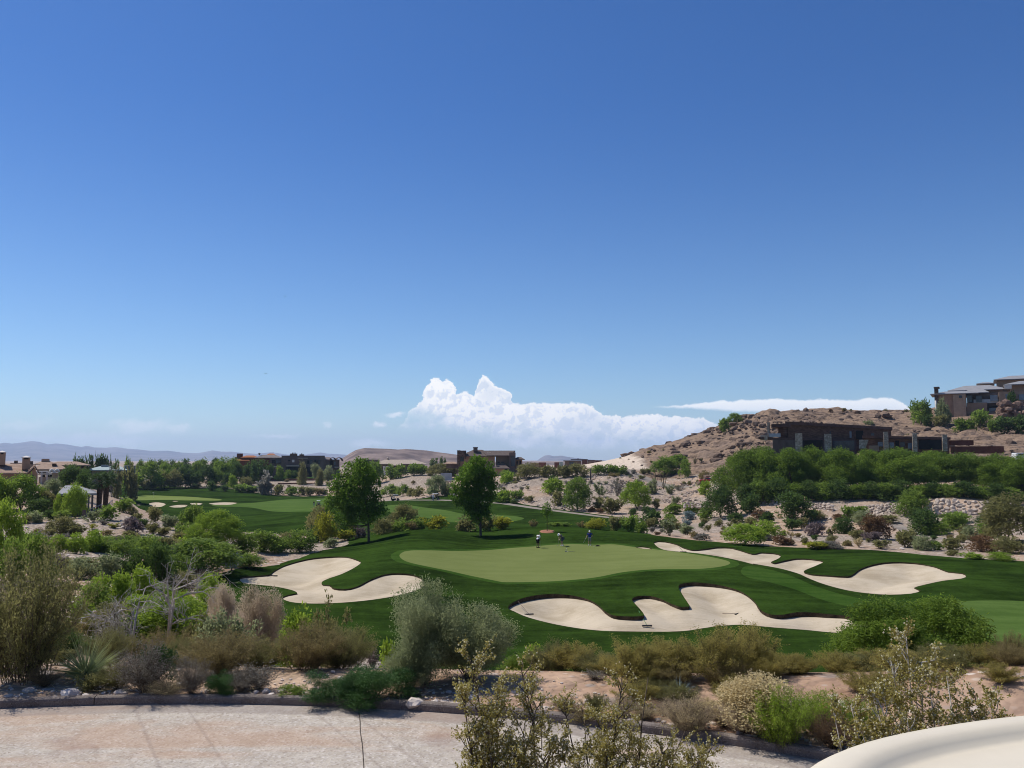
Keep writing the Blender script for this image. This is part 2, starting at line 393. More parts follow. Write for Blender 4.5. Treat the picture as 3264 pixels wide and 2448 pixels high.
BUNKERS = {}
BUNKERS['west'] = outline(q3(6, (-80, 240), (0, 228), (140, 215), (165, 195), (260, 145), (420, 100), (560, 84), (700, 82), (800, 110), (820, 128), (770, 165), (680, 210), (580, 245), (530, 270), (540, 292), (590, 296), (620, 318), (700, 325), (790, 305), (900, 250), (1000, 214), (1100, 206), (1220, 220), (1290, 260), (1280, 310), (1180, 350), (1000, 390), (750, 420), (500, 432), (330, 425), (250, 405), (235, 385), (280, 368), (345, 355), (300, 330), (180, 305), (40, 290), (-60, 278)), step=0.5)
BUNKERS['front'] = outline(q3(7, (45, 465), (80, 425), (180, 385), (330, 362), (500, 368), (640, 400), (720, 445), (770, 490), (830, 520), (920, 528), (1020, 528), (1062, 520), (1035, 478), (1000, 440), (970, 400), (1010, 378), (1100, 375), (1180, 395), (1260, 432), (1340, 460), (1400, 455), (1390, 430), (1350, 370), (1318, 310), (1340, 285), (1420, 274), (1560, 284), (1700, 312), (1800, 350), (1880, 410), (1930, 480)) +
                           q3(8, (30, 440), (70, 490), (140, 515), (230, 515), (330, 497), (450, 500), (560, 512), (680, 522), (740, 535), (880, 580), (870, 615), (760, 640), (620, 650), (400, 630), (200, 615), (0, 597)) + q3(7, (1780, 590), (1620, 600), (1480, 620), (1350, 638), (1150, 643), (900, 640), (700, 632), (500, 606), (330, 572), (180, 530), (90, 490)), step=0.45)
BUNKERS['east'] = outline(q3(3, (1305, 1560), (1400, 1556), (1500, 1580), (1560, 1608), (1640, 1628), (1720, 1622), (1850, 1605), (1960, 1608), (2010, 1620)) + q3(8, (-5, 60), (60, 50), (140, 54), (204, 70), (195, 92), (135, 122), (160, 130), (240, 110), (330, 96), (430, 100), (525, 118), (480, 145), (380, 190), (440, 214), (560, 222), (700, 230), (745, 215), (800, 175), (880, 145), (980, 126), (1100, 122), (1230, 132), (1350, 155), (1460, 195), (1560, 205), (1594, 225), (1560, 245), (1420, 262), (1280, 292), (1205, 314), (1252, 336), (1180, 358), (1020, 366), (860, 356), (700, 332), (540, 290), (420, 245), (330, 205), (180, 165), (0, 134)) + q3(7, (1900, 145), (1700, 95), (1450, 55), (1210, 30)), step=0.6)
FARB = [[(1, 1285, 1222), (1350, 1215)], ]
def ell(c, x0, x1, y0, y1, sk=0.0):
    """small far bunker as an ellipse in the outline of its pixels"""
    cx, cy, rx, ry = (x0 + x1) / 2, (y0 + y1) / 2, (x1 - x0) / 2, (y1 - y0) / 2
    return outline([CP(c, cx + rx * math.cos(a) * (1 + 0.12 * math.sin(3 * a + sk)), cy - ry * math.sin(a) + sk * rx * 0.06 * math.cos(a)) for a in np.linspace(0, 2 * math.pi, 14, endpoint=False)], step=1.2)
FAR_B = [ell(1, 1280, 1420, 1214, 1258, 0.3), ell(1, 1460, 1618, 1236, 1262, -0.9), ell(1, 1632, 1740, 1219, 1240, 0.2), ell(1, 1800, 2040, 1214, 1240, -0.3), ell(1, 1478, 1535, 1202, 1211, 0.0), ell(1, 1170, 1215, 1235, 1243, 0.0)]
for i_, b_ in enumerate(FAR_B): BUNKERS['far%d' % i_] = b_
BUNKERS['sliver'] = outline(q3(3, (1140, 1600), (1200, 1597), (1270, 1608), (1290, 1622), (1220, 1618)), step=0.5)
GREEN = outline(q3(6, (1108, 75), (1130, 50), (1200, 34), (1500, 38), (1700, 34), (1921, 18)) + [(1700, 1744, 102), (1760, 1741, 103), (1830, 1738, 104), (1900, 1737, 104), (1960, 1739, 104)] + q3(7, (1000, 10), (1250, 38), (1450, 65), (1620, 95), (1700, 120), (1690, 140), (1600, 160), (1450, 172), (1250, 172), (1050, 180), (880, 200), (700, 235), (450, 260), (200, 270), (0, 270)) + q3(6, (1800, 255), (1650, 225), (1450, 180), (1250, 140), (1150, 112)), step=0.7)
def grow(pl, d):
    e = np.roll(pl, -1, 0) - np.roll(pl, 1, 0); n = np.stack([e[:, 1], -e[:, 0]], -1); n /= np.maximum(np.hypot(n[:, 0], n[:, 1])[:, None], 1e-9)
    if np.sum(pl[:, 0] * np.roll(pl[:, 1], -1) - np.roll(pl[:, 0], -1) * pl[:, 1]) < 0: n = -n
    return pl + n * d
FRINGE = grow(GREEN, 0.9)
FARGREEN = outline(q3(1, (1040, 1172), (1150, 1162), (1320, 1158), (1500, 1164), (1700, 1174), (1900, 1192), (1850, 1202), (1600, 1200), (1350, 1196), (1100, 1190)), step=1.5)
TURF = outline([(645, 1862, 76), (770, 1818, 85), (885, 1793, 91), (1033, 1749, 104), (1110, 1728, 111), (1080, 1712, 128), (960, 1706, 140), (850, 1708, 152), (720, 1702, 162), (600, 1690, 168), (500, 1655, 205), (420, 1610, 262), (372, 1585, 315), (400, 1563, 365),
                (540, 1553, 385), (640, 1560, 378), (700, 1557, 385), (760, 1566, 372), (850, 1578, 355), (940, 1582, 352), (1010, 1577, 356), (1100, 1578, 350), (1230, 1588, 290), (1300, 1594, 268), (1400, 1592, 268), (1500, 1600, 252), (1600, 1611, 238), (1700, 1622, 222), (1822, 1631, 207), (1940, 1641, 194), (2045, 1652, 180),
                (2063, 1660, 170), (2050, 1684, 148), (2010, 1698, 132), (2100, 1709, 114), (2350, 1737, 109), (2600, 1752, 104), (2800, 1760, 101), (3030, 1780, 95), (3264, 1796, 91), (3560, 1805, 88), (3560, 2060, 58), (3264, 2118, 51), (2900, 2175, 46), (2300, 2200, 45), (1700, 2195, 46), (1250, 2125, 50), (1040, 2062, 53), (840, 1990, 58), (690, 1925, 66)], step=1.2, jit=0.5)
FAIRWAYS = [outline(q3(2, (-300, 1232), (0, 1222), (350, 1190), (700, 1186), (760, 1230), (640, 1285), (450, 1296), (200, 1296), (0, 1262), (-300, 1252)), step=1.5),
            outline(q3(2, (1080, 1262), (1250, 1238), (1500, 1262), (1700, 1290), (1850, 1318), (2212, 1332)) + q3(3, (160, 1345), (180, 1362), (0, 1392)) + q3(2, (1950, 1392), (1700, 1384), (1500, 1350), (1300, 1325), (1120, 1290)), step=1.5),
            outline(q3(8, (1400, 440), (1500, 420), (1680, 408), (1900, 408)) + [(3264, 1916), (3450, 1925), (3500, 2030), (3264, 2060)] + q3(8, (1850, 720), (1640, 640), (1480, 560), (1400, 490)), step=1.0)]
COLLAR = outline(q3(8, (-40, 150), (120, 175), (300, 230), (440, 290), (600, 345), (760, 385), (900, 420), (840, 470), (660, 440), (480, 390), (300, 320), (120, 270), (-40, 235), (-90, 190)), step=0.9)
# the right-hand end of the collar fades into the rough; it is mown a little shorter
def path_strip(pts, half):
    q = np.array([(P(*p).x, P(*p).y) for p in pts]); L = []; R = []
    for i in range(len(q)):
        d = q[min(i + 1, len(q) - 1)] - q[max(i - 1, 0)]; n = np.array([-d[1], d[0]]) / np.hypot(*d)
        L.append(q[i] + n * half); R.append(q[i] - n * half)
    return np.array(L + R[::-1])
CPATH = path_strip([(1235, 1584, 300), (1275, 1592, 272), (1330, 1599, 258), (1400, 1604, 250), (1500, 1610, 240), (1600, 1616, 231), (1700, 1625, 218), (1822, 1634, 203), (1940, 1644, 190), (2050, 1654, 176)], 1.0)
HROAD = path_strip([(1980, 1503, 305), (2060, 1520, 284), (2120, 1533, 271), (2180, 1541, 263), (2260, 1548, 255), (2340, 1556, 246), (2420, 1570, 225)], 3.2)
DPATH = path_strip([(2830, 1672, 148), (2900, 1690, 138), (2960, 1706, 130), (3010, 1716, 125)], 1.2)

# ------------------------------------------------------------------ one triangulated sheet, cut along the outlines
rs = np.random.RandomState(7)
pts = []
r = 9.0
while r < 17000:
    s = max(0.55, 0.0135 * r) if r < 700 else 0.05 * r
    n = int(1.64 * r / s)
    a = (np.arange(n) + rs.rand(n) * 0.8) / n * 1.64 - 0.82
    rr = r + (rs.rand(n) - 0.5) * s * 0.8
    pts.append(np.stack([np.sin(a) * rr, np.cos(a) * rr], -1)); r += s
hx = rs.rand(19000, 2) * np.array([270, 165]) + np.array([30, 222]); pts.append(hx[(hx[:, 0] < hx[:, 1] * 0.78)])
bx_ = rs.rand(5000, 2) * np.array([110, 110]) + np.array([-5, 190]); pts.append(bx_)
back = rs.rand(500, 2) * np.array([80, 60]) + np.array([-40, -40]); pts.append(back)
pts.append(np.array([(-14000, -300), (14000, -300), (-14000, 17000), (14000, 17000), (-300, -200), (300, -200), (-80, -60), (80, -60), (0, -60), (0, 17500)], float))
for k_, b_ in BUNKERS.items():
    lo, hi = b_.min(0), b_.max(0); st = 0.5 if not k_.startswith('far') else 1.3
    gx, gy = np.meshgrid(np.arange(lo[0], hi[0], st), np.arange(lo[1], hi[1], st)); gp = np.stack([gx.ravel(), gy.ravel()], -1) + rs.rand(gx.size, 2) * st * 0.5
    ins = inside(b_, gp[:, 0], gp[:, 1]); gp = gp[ins]; gp = gp[dist_to(b_, gp[:, 0], gp[:, 1]) > 0.15]; pts.append(gp)
scat = np.concatenate(pts)
verts, edges = [], []
ZONES = [('path', CPATH), ('path', HROAD), ('path', DPATH), ('green', GREEN), ('collar', FRINGE), ('fargreen', FARGREEN)] + [('fairway', f) for f in FAIRWAYS] + [('collar', COLLAR)] + [('turf', TURF)]
for _, pl in list(BUNKERS.items()) + ZONES:
    n0 = len(verts); verts.extend(map(tuple, pl)); n = len(pl)
    edges.extend((n0 + i, n0 + (i + 1) % n) for i in range(n))
for r_k in (KR + 0.045, KR + 0.145):
    n0 = len(verts); an_ = np.radians(np.linspace(-66, 104, 220)); verts.extend(zip(KC[0] + np.sin(an_) * r_k, KC[1] + np.cos(an_) * r_k)); edges.extend((n0 + i, n0 + i + 1) for i in range(219))
verts.extend(map(tuple, scat))
_r = delaunay_2d_cdt([Vector(p) for p in verts], edges, [], 0, 1e-4)
V2 = np.array([tuple(p) for p in _r[0]]); T3 = np.array(_r[2])
cx_, cy_ = V2[T3].mean(1).T
zone = np.full(len(T3), 'ground', dtype='U12')
for nm, pl in ZONES[::-1]: zone[inside(pl, cx_, cy_)] = nm
for nm, pl in BUNKERS.items(): zone[inside(pl, cx_, cy_)] = 'b_' + nm
Z0 = H(V2[:, 0], V2[:, 1])
# relief of the ground itself: rocky ledges on the hill, rubble on the banks
def relief(x, y, z):
    out = np.zeros(len(x))
    hill = sst(195, 245, y) * sst(40, 75, x - 0.0 * y) * (1 - sst(420, 480, y))
    bank = sst(200, 225, y) * (1 - sst(285, 300, y)) * sst(-25, 0, x) * (1 - sst(60, 80, x))
    left = sst(25, 40, y) * (1 - sst(118, 130, y)) * (1 - sst(-0.36, -0.30, x / np.maximum(y, 1)))
    right = sst(108, 118, y) * (1 - sst(170, 190, y)) * sst(0.1, 0.2, x / np.maximum(y, 1))
    idx = np.where((hill + bank + left + right) > 0.01)[0]
    for i in idx:
        p = Vector((x[i], y[i], z[i]))
        if hill[i] > 0.01:
            q = Vector((p.x * 0.05, p.y * 0.05 , p.z * 0.24))
            a = mnoise.fractal(q, 0.9, 2.1, 4); rdg = max(0.0, mnoise.noise(Vector((p.x * 0.018 + 5, p.y * 0.02, p.z * 0.11))) + 0.22)
            out[i] += hill[i] * (a * 1.5 + (abs(mnoise.noise(p * 0.20)) * 4.2 - 0.8) * min(rdg * 2.0, 1.0))
        if bank[i] > 0.01: out[i] += bank[i] * (mnoise.fractal(p * 0.16, 0.8, 2.1, 4) * 0.55 + abs(mnoise.noise(p * 0.55)) * 0.5)
        if left[i] > 0.01: out[i] += left[i] * mnoise.fractal(p * 0.3, 0.8, 2.1, 4) * 0.22
        if right[i] > 0.01: out[i] += right[i] * mnoise.fractal(p * 0.22, 0.8, 2.1, 4) * 0.22
    return out
_tz = np.zeros(len(V2), bool); _tz[T3[zone != 'ground'].ravel()] = True
_rel = relief(V2[:, 0], V2[:, 1], Z0); _rel[_tz] = 0
ZV = Z0 + _rel
def sheet(name, sel, mats, z, **kw):
    tri = T3[sel]; ids, inv = np.unique(tri, return_inverse=True)
    mb = MB(); mb.add(np.column_stack([V2[ids], z[ids]]), inv.reshape(-1, 3), smooth=True)
    return mb.build(name, mats, **kw)
# ------------------------------------------------------------------ ground materials
def ground_mat():
    m, t, b = mat('desert_soil', 0.95); p = pos(t)
    big = t.noise(p, 0.035, 4.0, 0.55); mid = t.noise(p, 0.35, 5.0, 0.65); fine = t.noise(p, 3.0, 4.0, 0.7)
    sandy = t.mix(t.mr(mid, 0.3, 0.7), (0.33, 0.22, 0.145), (0.47, 0.345, 0.25))
    gravel = t.mix(t.mr(fine, 0.32, 0.68), (0.165, 0.128, 0.096), (0.44, 0.36, 0.285))
    c = t.mix(t.mr(big, 0.40, 0.58), sandy, gravel)
    pq = t.node('ShaderNodeSeparateXYZ'); t.put(pq.inputs[0], p)
    c = t.mix(t.m('MULTIPLY', t.m('MULTIPLY', t.mr(pq.outputs[0], -2.5, 1.5), t.mr(pq.outputs[1], 24.0, 19.0)), 0.55), c, t.mix(t.mr(mid, 0.3, 0.7), (0.27, 0.150, 0.095), (0.40, 0.255, 0.175)))   # redder earth on the right-hand verge
    # stones: pale and dark, several sizes
    for sc_, lo, hi in ((1.1, (0.19, 0.135, 0.105), (0.62, 0.53, 0.45)), (3.2, (0.22, 0.16, 0.125), (0.66, 0.57, 0.49))):
        d = t.vor(p, sc_); k = t.vor(p, sc_, 'Color'); ks = t.node('ShaderNodeSeparateColor'); t.put(ks.inputs[0], k)
        c = t.mix(t.m('MULTIPLY', t.mr(d, 0.42, 0.25), t.mr(ks.outputs[0], 0.35, 0.9)), c, t.mix(ks.outputs[1], lo, hi))
    t.put(b.inputs['Base Color'], c)
    bump(t, b, t.m('ADD', t.m('ADD', t.m('MULTIPLY', t.vor(p, 1.1), -0.6), t.m('MULTIPLY', t.vor(p, 3.2), -0.25)), t.m('MULTIPLY', mid, 0.8)), 0.9, 0.35)
    return m
def hill_mat():
    m, t, b = mat('hill_rock', 0.95); p = pos(t)
    st = t.vm('MULTIPLY', p, (0.10, 0.10, 0.55)); a = t.noise(st, 1.0, 6.0, 0.65, dist=0.6)
    mid = t.noise(p, 0.30, 5.0, 0.65); fine = t.noise(p, 1.6, 4.0, 0.7)
    nz = t.node('ShaderNodeSeparateXYZ'); t.put(nz.inputs[0], t.node('ShaderNodeNewGeometry').outputs['Normal'])
    soil = t.mix(t.mr(fine, 0.3, 0.7), (0.215, 0.146, 0.098), (0.32, 0.226, 0.158))
    rock = t.mix(t.mr(mid, 0.35, 0.65), (0.085, 0.058, 0.043), (0.25, 0.18, 0.135))
    steep = t.mr(nz.outputs[2], 0.90, 0.72)
    c = t.mix(t.m('MAXIMUM', steep, t.mr(a, 0.47, 0.56)), soil, rock)
    d = t.vor(p, 0.55); k = t.vor(p, 0.55, 'Color'); ks = t.node('ShaderNodeSeparateColor'); t.put(ks.inputs[0], k)
    c = t.mix(t.m('MULTIPLY', t.mr(d, 0.45, 0.25), t.mr(ks.outputs[0], 0.6, 0.95)), c, (0.12, 0.085, 0.065))
    # the graded pale face at the hill's foot
    px = t.node('ShaderNodeSeparateXYZ'); t.put(px.inputs[0], p)
    f = t.m('MULTIPLY', t.mr(t.m('ADD', px.outputs[0], t.m('MULTIPLY', t.m('SUBTRACT', mid, 0.5), 9.0)), 50.0, 46.0), t.mr(px.outputs[1], 300.0, 308.0))
    c = t.mix(f, c, t.mix(t.mr(fine, 0.3, 0.7), (0.56, 0.44, 0.33), (0.70, 0.59, 0.47)))
    t.put(b.inputs['Base Color'], c)
    bump(t, b, t.m('ADD', t.m('MULTIPLY', mid, 1.2), t.m('ADD', t.m('MULTIPLY', fine, 0.5), t.m('MULTIPLY', d, -0.5))), 0.9, 0.8)
    return m
def grass_mat(name, lo, hi, stripe=0.0, fine=7.0):
    m, t, b = mat(name, 0.75); p = pos(t); b.inputs['Specular IOR Level'].default_value = 0.0
    a = t.noise(p, 0.09, 4.0, 0.6); d = t.noise(p, 0.7, 3.0, 0.6); f = t.noise(p, fine, 3.0, 0.7)
    mow = t.noise(t.vm('MULTIPLY', p, (0.05, 0.75, 0.05)), 1.0, 2.0, 0.5)
    ff = t.noise(p, fine * 0.35, 4.0, 0.75)
    v = t.m('ADD', t.m('ADD', t.m('MULTIPLY', a, 0.34), t.m('MULTIPLY', d, 0.16)), t.m('ADD', t.m('ADD', t.m('MULTIPLY', f, 0.14), t.m('MULTIPLY', ff, 0.16)), t.m('MULTIPLY', mow, 0.20 + stripe)))
    t.put(b.inputs['Base Color'], t.mix(t.mr(v, 0.38 + stripe * .5, 0.62 + stripe * .5), lo, hi))
    bump(t, b, t.m('ADD', f, d), 0.5, 0.06)
    return m
def sand_mat():
    m, t, b = mat('bunker_sand', 0.95); p = pos(t)
    a = t.noise(p, 0.25, 4.0, 0.6); f = t.noise(p, 9.0, 4.0, 0.7); rake = t.noise(t.vm('MULTIPLY', p, (0.5, 5.0, 1.0)), 1.0, 3.0, 0.6)
    t.put(b.inputs['Base Color'], t.mix(t.mr(t.m('ADD', t.m('MULTIPLY', a, 0.7), t.m('ADD', t.m('MULTIPLY', f, 0.2), t.m('MULTIPLY', rake, 0.2))), 0.36, 0.68), (0.37, 0.298, 0.200), (0.55, 0.462, 0.338)))
    bump(t, b, t.m('ADD', t.m('MULTIPLY', f, 0.5), rake), 0.7, 0.10)
    return m
M_SOIL, M_HILL, M_SAND = ground_mat(), hill_mat(), sand_mat()
M_ROUGH = grass_mat('rough_turf', (0.0095, 0.0190, 0.0042), (0.0355, 0.0690, 0.0112))
M_FAIR = grass_mat('fairway_turf', (0.058, 0.102, 0.022), (0.088, 0.140, 0.034), 0.12)
M_COLL = grass_mat('collar_turf', (0.024, 0.056, 0.0085), (0.052, 0.096, 0.018), 0.05)
M_GREEN = grass_mat('green_turf', (0.135, 0.162, 0.050), (0.168, 0.196, 0.066), 0.05, 14.0)
M_FGREEN = grass_mat('far_green_turf', (0.135, 0.175, 0.045), (0.175, 0.215, 0.065), 0.0)

# ------------------------------------------------------------------ ground sheets
hillsel = (zone == 'ground') & (cy_ > 195) & (cy_ < 900) & (cx_ > 8) & (cx_ > 62 - (cy_ - 195) * 0.28) & ~((cy_ < 285) & (cx_ < 62)) & ~((cy_ < 300) & (cx_ < 45))
sheet('ground', (zone == 'ground') & ~hillsel, M_SOIL, ZV, kind='structure')
sheet('rocky_hill', hillsel, M_HILL, ZV, kind='structure')
sheet('rough_grass', zone == 'turf', M_ROUGH, ZV, kind='structure')
sheet('fairway', zone == 'fairway', M_FAIR, ZV, kind='structure')
sheet('mown_collar', zone == 'collar', M_COLL, ZV, kind='structure')
sheet('putting_green', zone == 'green', M_GREEN, ZV, kind='structure')
sheet('distant_putting_green', zone == 'fargreen', M_FGREEN, ZV, kind='structure')
M_PATH = plain('path_concrete', (0.25, 0.215, 0.18), 0.9, var=0.1, scale=0.8)
sheet('cart_path', zone == 'path', M_PATH, ZV, kind='structure')

M_LIP = plain('bunker_soil', (0.055, 0.040, 0.024), 0.95, var=0.4, scale=2.0, bmp=0.03)
BLAB = {'west': 'boot shaped pale sand bunker left of the green, a grass tongue in it', 'front': 'long pale sand bunker with fingers of turf in front of the green',
        'east': 'long winding sand bunker right of the green, widest at its right end', 'sliver': 'thin sliver of sand bunker at the right rear of the green',
        'far0': 'wedge shaped sand bunker, second in the far row below the distant green', 'far1': 'lens shaped sand bunker lowest in the far row below the distant green',
        'far2': 'small flat sand bunker left of the long one by the distant green', 'far3': 'long thin sand bunker with a narrow right end by the distant green',
        'far4': 'tiny sliver of sand touching the front edge of the distant green', 'far5': 'tiny sand bunker leftmost below the distant green near the palms'}
ZB = {}
for k_, pl in BUNKERS.items():
    far = k_.startswith('far')
    sel = zone == 'b_' + k_
    tri = T3[sel]; ids, inv = np.unique(tri, return_inverse=True)
    x, y = V2[ids].T
    d = dist_to(pl, x, y)
    lip, deep, wid = {'front': (0.12, 0.75, 3.2), 'west': (0.07, 0.55, 4.0), 'east': (0.07, 0.6, 4.5), 'sliver': (0.08, 0.2, 1.0)}.get(k_, (0.1, 0.3, 2.5))
    # how far the nearest edge lies on the side away from the viewer (the lip is cut taller there)
    j = np.argmin((x[:, None] - pl[None, :, 0]) ** 2 + (y[:, None] - pl[None, :, 1]) ** 2, 1)
    nrm = np.roll(pl, -1, 0) - np.roll(pl, 1, 0); nrm = np.stack([-nrm[:, 1], nrm[:, 0]], -1)
    ar = np.sum(pl[:, 0] * np.roll(pl[:, 1], -1) - np.roll(pl[:, 0], -1) * pl[:, 1])
    nrm *= (-1 if ar > 0 else 1); nrm /= np.maximum(np.hypot(nrm[:, 0], nrm[:, 1])[:, None], 1e-9)
    back = np.clip(nrm[:, 1] * 0.85 - nrm[:, 0] * 0.25, 0, 1)
    back = np.convolve(np.concatenate([back[-4:], back, back[:4]]), np.ones(9) / 9, 'valid')
    rip = np.array([mnoise.noise(Vector((px * 0.35, py * 0.35, 3.0))) for px, py in zip(x, y)])
    lipv = lip + {'front': 0.30, 'west': 0.10, 'east': 0.10}.get(k_, 0.05) * back[j]
    z0 = H(x, y)
    zs = z0 - lipv - deep * sst(0, wid, d) * (1 - 0.35 * back[j]) + rip * 0.10 * sst(0.2, 1.5, d)
    ZB[k_] = (x, y, zs)
    mb = MB(); mb.add(np.column_stack([x, y, zs]), inv.reshape(-1, 3), smooth=True)
    b_ = mb.build('sand_bunker', M_SAND, label=BLAB[k_], cat='bunker', group='sand bunkers of the golf course')
    # the cut edge between turf and sand
    n = len(pl); zt = H(pl[:, 0], pl[:, 1]); zl = zt - lip - {'front': 0.30, 'west': 0.10, 'east': 0.10}.get(k_, 0.05) * back - 0.03
    v = np.vstack([np.column_stack([pl, zt + 0.02]), np.column_stack([pl, zl])])
    f = [(i, (i + 1) % n, n + (i + 1) % n, n + i) for i in range(n)]
    MB().add(v, f, smooth=True).build('lip', M_LIP, b_)

# ------------------------------------------------------------------ road and kerb in the foreground
def road_mat():
    m, t, b = mat('road_concrete', 0.9); p = pos(t)
    s = t.node('ShaderNodeSeparateXYZ'); t.put(s.inputs[0], p)
    dx = t.m('SUBTRACT', s.outputs[0], KC[0]); dy = t.m('SUBTRACT', s.outputs[1], KC[1])
    r = t.m('SQRT', t.m('ADD', t.m('MULTIPLY', dx, dx), t.m('MULTIPLY', dy, dy)))
    big = t.noise(p, 0.45, 5.0, 0.6); mid = t.noise(p, 3.0, 4.0, 0.6); ag = t.vor(p, 27.0); agc = t.vor(p, 27.0, 'Color'); ks = t.node('ShaderNodeSeparateColor'); t.put(ks.inputs[0], agc)
    base = t.mix(t.mr(mid, 0.3, 0.7), (0.375, 0.322, 0.258), (0.488, 0.430, 0.352))
    base = t.mix(t.mr(ks.outputs[0], 0.0, 1.0, 0.0, 0.55), base, t.mix(ks.outputs[1], (0.20, 0.16, 0.135), (0.66, 0.61, 0.56)))
    st = t.noise(t.vm('MULTIPLY', p, (0.30, 0.85, 1.0)), 1.0, 4.0, 0.55, dist=0.4)
    base = t.mix(t.m('MULTIPLY', t.mr(st, 0.50, 0.68), 0.40), base, (0.40, 0.225, 0.125))
    base = t.mix(t.m('MULTIPLY', t.mr(big, 0.42, 0.30), 0.45), base, (0.24, 0.155, 0.125))
    gut = t.m('ADD', r, t.m('MULTIPLY', t.m('SUBTRACT', mid, 0.5), 0.12))
    base = t.mix(t.m('MULTIPLY', t.mr(gut, KR - 0.62, KR - 0.50), 0.55), base, (0.25, 0.21, 0.185))
    # tyre tracks
    tr = t.noise(t.vm('MULTIPLY', t.xyz(t.m('ADD', s.outputs[0], t.m('MULTIPLY', s.outputs[1], 0.55)), t.m('MULTIPLY', s.outputs[1], 0.02)), (0.62, 1.0, 1.0)), 1.0, 1.0, 0.4)
    base = t.mix(t.m('MULTIPLY', t.mr(t.m('ABSOLUTE', t.m('SUBTRACT', tr, 0.52)), 0.018, 0.0), 0.26), base, (0.17, 0.125, 0.105))
    t.put(b.inputs['Base Color'], base)
    bump(t, b, t.m('ADD', t.m('MULTIPLY', ag, 0.6), mid), 0.6, 0.012)
    return m
M_ROAD = road_mat()
mb = MB(); an = np.linspace(rad(-62), rad(100), 82)
rr_ = [KR - 7.3, KR - 5.0, KR - 2.5, KR - 0.5, KR + 0.02]
gv = [(KC[0] + math.sin(a) * r, KC[1] + math.cos(a) * r, ZR) for r in rr_ for a in an]; na = len(an)
mb.add(gv, [(i * na + j + 1, i * na + j, (i + 1) * na + j, (i + 1) * na + j + 1) for i in range(len(rr_) - 1) for j in range(na - 1)])
mb.build('road', M_ROAD, kind='structure')
def kerb_mat():
    m, t, b = mat('kerb_concrete', 0.95); p = pos(t)
    a = t.noise(p, 2.2, 4.0, 0.6); k = t.vor(p, 60.0, 'Color'); ks = t.node('ShaderNodeSeparateColor'); t.put(ks.inputs[0], k)
    c = t.mix(t.mr(a, 0.3, 0.7), (0.135, 0.108, 0.092), (0.225, 0.188, 0.165))
    c = t.mix(t.mr(ks.outputs[0], 0.2, 1.0, 0.0, 0.6), c, t.mix(ks.outputs[1], (0.05, 0.04, 0.034), (0.36, 0.31, 0.27)))
    t.put(b.inputs['Base Color'], c); bump(t, b, t.m('ADD', t.vor(p, 60.0), a), 0.7, 0.012)
    return m
mb = MB()
prof = [(0.0, -0.06), (0.0, 0.10), (0.012, 0.132), (0.045, 0.150), (0.135, 0.155), (0.165, 0.140), (0.172, 0.10), (0.172, -0.06)]
joints = [rad(a) for a in (-62, -49, -36, -23, -10, -5.2, 9.6, 21.5, 32.5, 45, 58, 72, 86, 100)]
for a0, a1 in zip(joints[:-1], joints[1:]):
    aa = np.linspace(a0 + 0.0004, a1 - 0.0004, 14); k = len(prof)
    vs = [(KC[0] + math.sin(a) * (KR + dr), KC[1] + math.cos(a) * (KR + dr), ZR + dz) for a in aa for dr, dz in prof]
    fs = [(i * k + j, (i + 1) * k + j, (i + 1) * k + j + 1, i * k + j + 1) for i in range(len(aa) - 1) for j in range(k - 1)] + [tuple(range(k)), tuple(range((len(aa) - 1) * k, len(aa) * k))[::-1]]
    mb.add(vs, fs)
mb.build('kerb', kerb_mat(), kind='structure')
# saw-cut joint across the road
M_JOINT = plain('joint_filler', (0.11, 0.09, 0.075), 0.95, var=0.4, scale=6)
mb = MB()
for (x0, y0), (x1, y1) in ((((P(1143, 2266, 1).x), 1), (0, 0)),):
    pass
ja, jb = P(1144, 2264, 16.15), P(1168, 2448, 12.55); jd = (jb - ja); jd.z = 0; jn = Vector((-jd.y, jd.x, 0)).normalized() * 0.009
qs = []
for i in range(13):
    c = ja + jd * (i / 12 * 1.9) + Vector((math.sin(i * 2.3) * 0.008, 0, 0)); qs += [(c.x - jn.x, c.y - jn.y, ZR + 0.004), (c.x + jn.x, c.y + jn.y, ZR + 0.004)]
mb.add(qs, [(2 * i, 2 * i + 1, 2 * i + 3, 2 * i + 2) for i in range(12)])
mb.build('road_joint', M_JOINT, kind='structure')

# ------------------------------------------------------------------ far mountains and the brown mesa
def ridge(name, prof, Y, depth, material, base, seed, amp, steps=6, kind='structure'):
    """a range whose skyline runs through photo points, with spurs falling towards us"""
    us = np.array([p[0] for p in prof], float); vs_ = np.array([p[1] for p in prof], float)
    n = 260; uu = np.linspace(us[0], us[-1], n); vv = np.interp(uu, us, vs_)
    m = 26; V = []
    for i in range(n):
        top = P(uu[i], vv[i], Y); hgt = top.z - base
        for j in range(m):
            s = j / (m - 1)
            if s <= 0.62:
                q = s / 0.62; h = hgt * q ** 1.25
            else:
                q = (s - 0.62) / 0.38; h = hgt * (1 - q) ** 1.4
            y = Y - depth * 0.62 + depth * s
            nz = mnoise.fractal(Vector((top.x / depth * 3.2 + seed, y / depth * 1.6, seed)), 0.9, 2.0, 5)
            sp = abs(mnoise.noise(Vector((top.x / depth * 4.5 - seed, y / depth * 0.7, seed)))) - 0.25
            k = math.sin(math.pi * min(1, s / 0.62)) if s < 0.62 else 0.3 * (s - 0.62)
            V.append((top.x * y / Y if s < 0.62 else top.x, y, base - 2 + max(0, h + (nz * 0.5 + sp) * hgt * amp * k)))
    V = np.array(V); i, j = np.meshgrid(np.arange(n - 1), np.arange(m - 1), indexing='ij'); a = (i * m + j).ravel()
    return MB().add(V, np.stack([a, a + m, a + m + 1, a + 1], -1), smooth=True).build(name, material, kind=kind)
